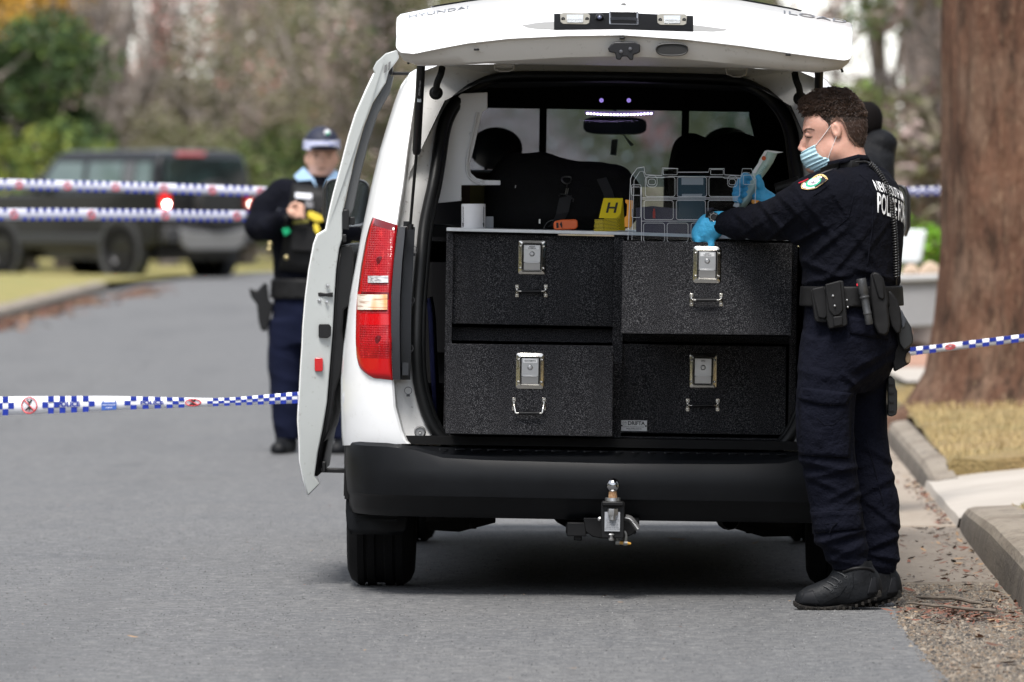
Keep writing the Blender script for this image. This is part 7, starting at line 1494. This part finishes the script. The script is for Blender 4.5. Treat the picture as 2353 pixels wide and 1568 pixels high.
# ============================================================= big gum tree on the right
M_bark = mat('stringy_bark', (.115, .062, .042), .95, spec=.1, noise=[(2.4, .85, (.175, .115, .082), 6, (.45, .62), (2.2, 2.2, .7)), (5, .85, (.038, .025, .019), 6, (.50, .64), (2.2, 2.2, .55)), (1.3, .7, (.18, .095, .062), 5, (.52, .66), (1.5, 1.5, 1)), (16, .6, (.24, .165, .11), 5, (.56, .70), (2, 2, .7)), (14, .7, (.03, .02, .016), 5, (.57, .70), (2.4, 2.4, .5))], bump=(9, 1, .05, (2.2, 2.2, .6)))
def trunk(name, x, y, prof, m, parent=None, lobes=7, seed=1, n=160, lean=0):
    r = random.Random(seed); ph = [r.uniform(0, 6) for _ in range(4)]; rows = []
    for i in range(71):
        t = (i / 70) ** 1.5; z = prof[0][0] + (prof[-1][0] - prof[0][0]) * t; R0_ = float(np.interp(z, [p[0] for p in prof], [p[1] for p in prof])); fl = max(0, R0_ / prof[-1][1] - 1)
        row = []
        for j in range(n):
            a = 2 * math.pi * j / n; k = 1 + .05 * math.sin(3 * a + ph[0] + z * .4) + .03 * math.sin(7 * a + ph[1] - z * .7) + min(.35, fl * .35) * max(0, math.sin(lobes * .5 * a + ph[2])) ** 1 + .016 * abs(math.sin(11 * a + ph[3] + 1.5 * math.sin(z * 1.1) + .6 * math.sin(z * 3.7))) + .010 * math.sin(29 * a + ph[3] * 2 + 2 * math.sin(z * 2.3))
            row.append((x + lean * z + R0_ * k * math.cos(a), y + R0_ * k * math.sin(a), z))
        rows.append(row)
    return MB().grid(rows, cu=True).build(name, m, parent, smooth=70)
gt = thing('gum_tree', 'huge brown stringy-barked tree trunk with flared roots on the dry lawn', 'tree', (3.12, 40.4, .1))
trunk('trunk', 3.08, 40.4, [(.05, .98), (.2, .80), (.4, .71), (.7, .665), (1.1, .63), (1.8, .615), (3, .605), (9, .58)], M_bark, gt, seed=4)
def crown(mb, c, r, n, s, rng, mi=(0,), fill=.35, flat=1):
    for i in range(n):
        while True:
            p = Vector((rng.uniform(-1, 1), rng.uniform(-1, 1), rng.uniform(-1, 1)))
            if fill < p.length < 1: break
        p = Vector((c[0] + p.x * r[0], c[1] + p.y * r[1], c[2] + p.z * r[2])); a = Vector((rng.uniform(-1, 1), rng.uniform(-1, 1), rng.uniform(-.6, .6))).normalized(); b = a.cross(Vector((rng.uniform(-1, 1), rng.uniform(-1, 1), rng.uniform(-1, 1)))).normalized(); k = s * rng.uniform(.6, 1.4)
        mb.add([p - a * k, p + b * k * .5, p + a * k, p - b * k * .5], [(0, 1, 2, 3)], rng.choice(mi))
mb = MB(); rg = random.Random(2)
for i in range(14): crown(mb, (3 + rg.uniform(-4, 4), 41 + rg.uniform(-3, 4), 10 + rg.uniform(-1, 3)), (1.4, 1.4, .8), 160, .10, rg)
for k in range(7): a = rg.uniform(0, 6.3); mb.tube([(3.12, 40.4, 7.5), (3.12 + 1.6 * math.cos(a), 40.4 + 1.6 * math.sin(a), 9), (3.12 + 3.6 * math.cos(a), 40.4 + 3.2 * math.sin(a), 10.4)], [.25, .14, .04], 8, mi=1)
mb.build('crown', [mat('gum_leaf', (.05, .075, .035), .7), M_bark], gt, smooth=0)

# unseen tree added beyond the right edge to shade the gutter and van
st_ = thing('unseen_shade_tree', 'leafy street tree just beyond the right edge of the view, shading the kerb', 'tree', (6.4, 22.5, .1))
MB().tube([(6.4, 22.5, 0), (6.3, 22.6, 2), (6.1, 22.8, 4), (5.8, 23, 6)], [.3, .24, .2, .12], 12).build('trunk', M_bark, st_); mb = MB()
for i in range(15): crown(mb, (5.3 + rg.uniform(-2.2, 2.4), 23.2 + rg.uniform(-3.4, 3.8), 5.6 + rg.uniform(-1.4, 2.6)), (1.3, 1.3, .9), 230, .16, rg)
mb.build('crown', mat('gum_leaf', (.05, .075, .035), .7), st_, smooth=0)
# ============================================================= background trees, hedges, wood
def LMt(n, c, v=1.5): return mat(n, tuple(q * 1.15 for q in c), .8, noise=(1.1, .6, tuple(min(1, q * v) for q in c)))
L_dk = LMt('dark_leaf', (.018, .040, .007)); L_gr = LMt('green_leaf', (.065, .10, .014)); L_yg = LMt('lime_leaf', (.13, .15, .018)); L_or = LMt('orange_leaf', (.42, .24, .03)); L_ol = LMt('olive_leaf', (.085, .085, .035)); L_ol2 = LMt('grey_olive_leaf', (.14, .125, .085))
L_tw = LMt('grey_twig', (.27, .225, .20)); L_tw2 = LMt('mauve_twig', (.25, .19, .175)); L_rd = LMt('red_twig', (.33, .12, .10)); L_pk = LMt('pale_twig', (.42, .37, .35)); L_bg = LMt('bright_leaf', (.14, .30, .02)); L_br = mat('limb_bark', (.14, .115, .10), .9, noise=(6, .6, (.26, .23, .21)))
def tree(label, x, y, h, clumps, leafm, n, ls, seed, tr=.16, group=None, cat='tree', bare=False, name='tree', z0=0, weights=None):
    """x in metres; clumps: (dx, dy, z, rx, rz)"""
    rg = random.Random(seed); t = thing(name, label, cat, (x, y, z0), group); mb = MB(); top = max(c[2] for c in clumps) if clumps else h
    zt_ = min(h * .8, top); mid = [(x + rg.uniform(-.15, .15) * i, y + rg.uniform(-.1, .1) * i, z0 + zt_ * i / 5) for i in range(6)]; mb.tube(mid, [tr * (1.25 - .2 * i) for i in range(6)], 10)
    for c in clumps:
        k = rg.randrange(1, 4); a = Vector(mid[k]); b = Vector((x + c[0], y + c[1], z0 + c[2])); m_ = a.lerp(b, .5) + Vector((0, 0, -.1 * (b - a).length)); mb.tube([a, m_, b], [tr * .5, tr * .3, tr * .1], 6)
        if bare:
            for q in range(16):
                p0 = a.lerp(b, rg.uniform(.3, 1)); d = Vector((rg.uniform(-1, 1), rg.uniform(-.6, .6), rg.uniform(-.2, 1.2))).normalized() * c[3] * rg.uniform(.5, 1.1); mb.tube([p0, p0 + d * .5 + Vector((0, 0, .05)), p0 + d], [tr * .14, tr * .09, tr * .03], 4, caps=False)
    mb.build('trunk', L_br, t)
    mb = MB(); ws = weights or [1] * len(leafm)
    for c in clumps: crown(mb, (x + c[0], y + c[1], z0 + c[2]), (c[3], c[3], c[4]), n, ls, rg, mi=[i for i, w in enumerate(ws) for _ in range(w)], fill=.15)
    mb.build('crown', leafm, t, smooth=0); return t
mx = lambda px, d: (px - HX) / F * d
# left: dark evergreen, lime shrub in front, orange tree behind
def cl(seed, n, wx, z0, z1, r0, r1, wy=1.5):
    rg = random.Random(seed); return [(rg.uniform(-wx, wx), rg.uniform(-wy, wy), rg.uniform(z0, z1), rg.uniform(r0, r1), rg.uniform(r0, r1) * .8) for _ in range(n)]
tree('dark green evergreen standing tallest at the left edge', mx(60, 124), 124, 6, cl(1, 34, 1.15, .6, 4.3, .5, .85), [L_dk, L_gr], 420, .08, 1, name='evergreen_tree', weights=[4, 1])
tree('lime green shrub low at the left edge in front of the evergreen', mx(70, 117), 117, 2.6, cl(2, 24, 1.3, .3, 2.35, .4, .6, 1), [L_yg, L_gr], 350, .065, 2, name='shrub', cat='shrub', weights=[3, 2])
tree('tree with orange yellow leaves above the evergreen', mx(90, 140), 140, 7, cl(3, 14, .9, 4.1, 5.6, .45, .7), [L_or, L_ol], 260, .08, 3, weights=[4, 1])
tree('small dark green bush between the evergreen and the car', mx(150, 120), 120, 2.6, cl(4, 9, .5, .4, 2.4, .35, .55, .8), [L_dk, L_gr], 170, .10, 4, name='shrub', cat='shrub')
BT = [(275, 132, 'grey bare tree in front of the pale tree beside the evergreen', [L_tw, L_ol2, L_tw2], 12), (235, 128, 'pale grey bare tree just right of the evergreen', [L_tw, L_ol2, L_pk], 5), (330, 140, 'tall bare tree with thin pale twigs against the sky gap', [L_pk, L_tw], 6), (430, 134, 'bare mauve tree with a few red leaves above the car roof', [L_tw2, L_rd, L_tw], 7),
      (520, 150, 'bare brownish tree left of the capped person', [L_tw2, L_tw], 8), (640, 138, 'greyish tree with thin branches behind the capped person', [L_ol2, L_tw2], 9), (760, 146, 'brown bare tree seen over the sliding door', [L_tw2, L_tw, L_rd], 10), (860, 132, 'mauve twiggy tree beside the van roof corner', [L_tw2, L_ol2], 11)]
for px, d, lb, ms, sd in BT:
    tree(lb, mx(px, d), d, 7, cl(sd, 12, 1.3, 1.6, 6.2, .45, .9), ms, 20 if px in (235, 330) else 190, .055, sd, tr=.15, bare=True, group='bare trees behind the road')
OB = [(480, 128, 'rounded olive tree over the car roof', [(0, 0, 3.9, .9, .7), (.5, 0, 3.4, .7, .5), (-.5, .2, 3.2, .6, .5), (.1, 0, 2.6, .5, .5)], [L_ol, L_ol2], 21), (390, 124, 'dull green bush right above the car bonnet line', cl(22, 7, .7, 1.5, 2.6, .4, .6), [L_ol2, L_ol], 22), (560, 127, 'dark olive hedge between the car and the capped person', cl(23, 16, .9, .4, 2.4, .45, .7), [L_ol, L_dk, L_gr], 23),
      (470, 126, 'green bush directly behind the parked car', cl(24, 12, .8, .4, 2.3, .4, .6), [L_ol, L_gr], 24), (680, 130, 'dark bush behind the capped person', cl(25, 14, 1.0, .4, 1.9, .45, .7), [L_dk, L_ol], 25), (790, 136, 'olive tree behind the sliding door window', cl(26, 12, 1.2, 2.6, 5.2, .5, .8), [L_ol, L_ol2], 26), (600, 142, 'tall olive crowned tree at the top of the view', cl(27, 10, 1.3, 3.6, 5.6, .5, .8), [L_ol, L_ol2], 27), (900, 128, 'dark tree hard against the van roof', cl(28, 16, .8, 1.6, 5.4, .5, .8), [L_dk, L_tw2, L_ol], 28)]
for px, d, lb, c, ms, sd in OB: tree(lb, mx(px, d), d, max(q[2] for q in c), c, ms, 420, .058, sd, group='olive trees and bushes behind the road')
# right, between van and trunk
tree('dark tree with a thick trunk in the gap above the masked person', mx(2060, 95), 95, 8, cl(31, 7, .35, 2.6, 5.5, .35, .55), [L_ol, L_gr, L_dk], 110, .07, 31, tr=.15)
tree('bare grey tree against the pale sky above the tailgate corner', mx(1880, 120), 120, 8, cl(32, 10, 1.4, 3.0, 7.0, .5, 1), [L_tw, L_tw2], 10, .12, 32, tr=.14, bare=True)
tree('green leafy tree low behind the hooded person', mx(1990, 90), 90, 4, cl(33, 9, .6, 1.5, 2.6, .35, .6), [L_gr, L_ol], 110, .09, 33)
tree('greyish tree just left of the big trunk', mx(2130, 85), 85, 6, cl(34, 14, .5, .8, 4.5, .35, .6), [L_ol, L_tw2, L_ol2], 90, .10, 34, tr=.12, bare=True)
tree('bright green shrub under the distant tape by the big trunk', mx(2120, 62), 62, 1.2, cl(35, 9, .32, .55, 1.05, .2, .32, .5), [L_bg, L_gr], 160, .05, 35, name='shrub', cat='shrub', weights=[3, 1])
for px, d, lb, w in ((2075, 100, 'thin pale trunk nearest the hooded person', .11), (2108, 92, 'slender brown trunk in the middle of the gap', .13), (2140, 88, 'dark slim trunk hard beside the big tree', .07)):
    t = thing('tree', lb, 'tree', (mx(px, d), d, 0), 'thin trunks in the right gap'); MB().tube([(mx(px, d) + .1 * math.sin(i), d, i * 1.4) for i in range(6)], [w * 1.2, w, w * .95, w * .9, w * .8, w * .7], 10).build('trunk', mat('pale_trunk', (.12, .09, .075), .9, noise=(5, .6, (.2, .17, .155))), t)
# the far wood
rg = random.Random(77); mb = MB()
wm = [L_tw2, L_ol2, L_ol, L_tw, L_rd, L_pk, L_dk]
for i in range(170000):
    d = rg.uniform(165, 215); px = rg.uniform(-150, 2500); z = rg.random() ** .8 * 9; x = mx(px, d)
    if px < 1000 and z > (5.1 if px < 285 or px > 500 else 4.1) + .3 * math.sin(px * .05) and rg.random() < (.97 if 285 < px < 500 else .35): continue
    if 1790 < px < 2090 and z > 1.9 + .5 * math.sin(px * .03) and rg.random() < .97: continue
    v = math.sin(x * .55 + 1) + math.sin(z * .9 + x * .3) + .8 * math.sin(x * 1.2 + z * .7); k = (0 if v > 1 else 1 if v > .2 else 2 if v > -.8 else 6) if px > 430 or rg.random() < .2 else (0 if v > .6 else 3 if v > -.8 else 5)
    if rg.random() < .12: k = rg.choice((0, 1, 3, 2))
    if math.sin(x * 1.7 + 2) + math.sin(z * 1.5 + x) > 1.6: k = 4 if rg.random() < .35 else 0
    a = Vector((rg.uniform(-1, 1), rg.uniform(-.3, .3), rg.uniform(-1, 1))).normalized(); b = Vector((a.z, 0, -a.x)); s = rg.uniform(.05, .13); p = Vector((x, d, z)); mb.add([p - a * s, p + b * s * .45, p + a * s, p - b * s * .45], [(0, 1, 2, 3)], k)
for i in range(22000):
    side = rg.random() < .5; d = rg.uniform(150, 215); px = rg.uniform(-3200, -150) if side else rg.uniform(2500, 6200); z = rg.random() ** .8 * 9; x = mx(px, d)
    v = math.sin(x * .55 + 1) + math.sin(z * .9 + x * .3); k = 0 if v > 1 else 1 if v > .1 else 2 if v > -1 else 6
    a = Vector((rg.uniform(-1, 1), rg.uniform(-.3, .3), rg.uniform(-1, 1))).normalized(); b = Vector((a.z, 0, -a.x)); s = rg.uniform(.25, .6); p = Vector((x, d, z)); mb.add([p - a * s, p + b * s * .45, p + a * s, p - b * s * .45], [(0, 1, 2, 3)], k)
tag(mb.build('far_wood', wm, smooth=0), kind='stuff')
# unseen garden trees added along both sides and behind the camera to block low sky
rg = random.Random(91); mb = MB()
for i in range(26000):
    q = rg.random(); z = rg.random() ** .9 * 8.5
    if q < .42: x, y = rg.uniform(-24, -15), rg.uniform(-35, 112)
    elif q < .82: x, y = rg.uniform(13, 22), rg.uniform(-35, 112)
    else: x, y = rg.uniform(-24, 22), rg.uniform(-38, -26)
    a = Vector((rg.uniform(-1, 1), rg.uniform(-1, 1), rg.uniform(-1, 1))).normalized(); b = a.cross(Vector((rg.uniform(-1, 1), rg.uniform(-1, 1), rg.uniform(-1, 1)))).normalized(); s = rg.uniform(.35, .9); p = Vector((x, y, z)); mb.add([p - a * s, p + b * s * .6, p + a * s, p - b * s * .6], [(0, 1, 2, 3)], rg.choice((0, 1, 2, 2, 4)))
tag(mb.build('unseen_garden_screen', [L_ol2, L_ol, L_dk, L_gr, L_tw2], smooth=0), kind='stuff')
# ============================================================= letterbox, stone crate and rocks in the right gap
D3 = 56; t = thing('letterbox', 'large white letterbox behind the masked person', 'letterbox', P(2075, 605, D3)); mb = MB(); mb.prism([P(x, y, D3) for x, y in ((2040, 526), (2130, 529), (2127, 545), (2118, 600), (2110, 606), (2040, 604))], (0, .3, 0)); mb.build('box', mat('letterbox_white', (.62, .66, .68), .5), t, bevel=.02); q = P(2075, 0, D3); MB().box((q.x - .08, D3 + .15, .42), (.10, .10, .84)).build('post', mat('post_white', (.5, .5, .48), .7), t)
t = thing('stone_planter', 'pale grey stone planter beside the big trunk', 'planter', P(2110, 755, 50)); D4 = 50
mb = MB(); mb.prism([P(x, y, D4) for x, y in ((2062, 640), (2185, 636), (2185, 752), (2062, 756))], (0, .5, 0)); mb.build('box', mat('planter_grey', (.30, .30, .31), .8, noise=(3, .5, (.22, .22, .22))), t, bevel=.02); MB().prism([P(x, y, D4 - .04) for x, y in ((2058, 634), (2188, 630), (2188, 644), (2058, 648))], (0, .58, 0)).build('rim', mat('planter_rim', (.45, .45, .45), .8), t, bevel=.01)
D5 = 52
for pts, lb in ((((2070, 634), (2082, 612), (2098, 606), (2112, 616), (2118, 634)), 'pale rounded rock lying left on the planter'), (((2108, 634), (2126, 606), (2142, 600), (2158, 612), (2170, 634)), 'pale rock lying right on the planter')):
    o = MB().prism([P(x, y, 50.2) for x, y in pts], (0, .22, 0)).build('rock', mat('sandstone', (.52, .40, .30), .9, noise=(5, .5, (.4, .3, .22))), bevel=.04, seg=3); tag(o, lb, 'rock', 'rocks on the planter')
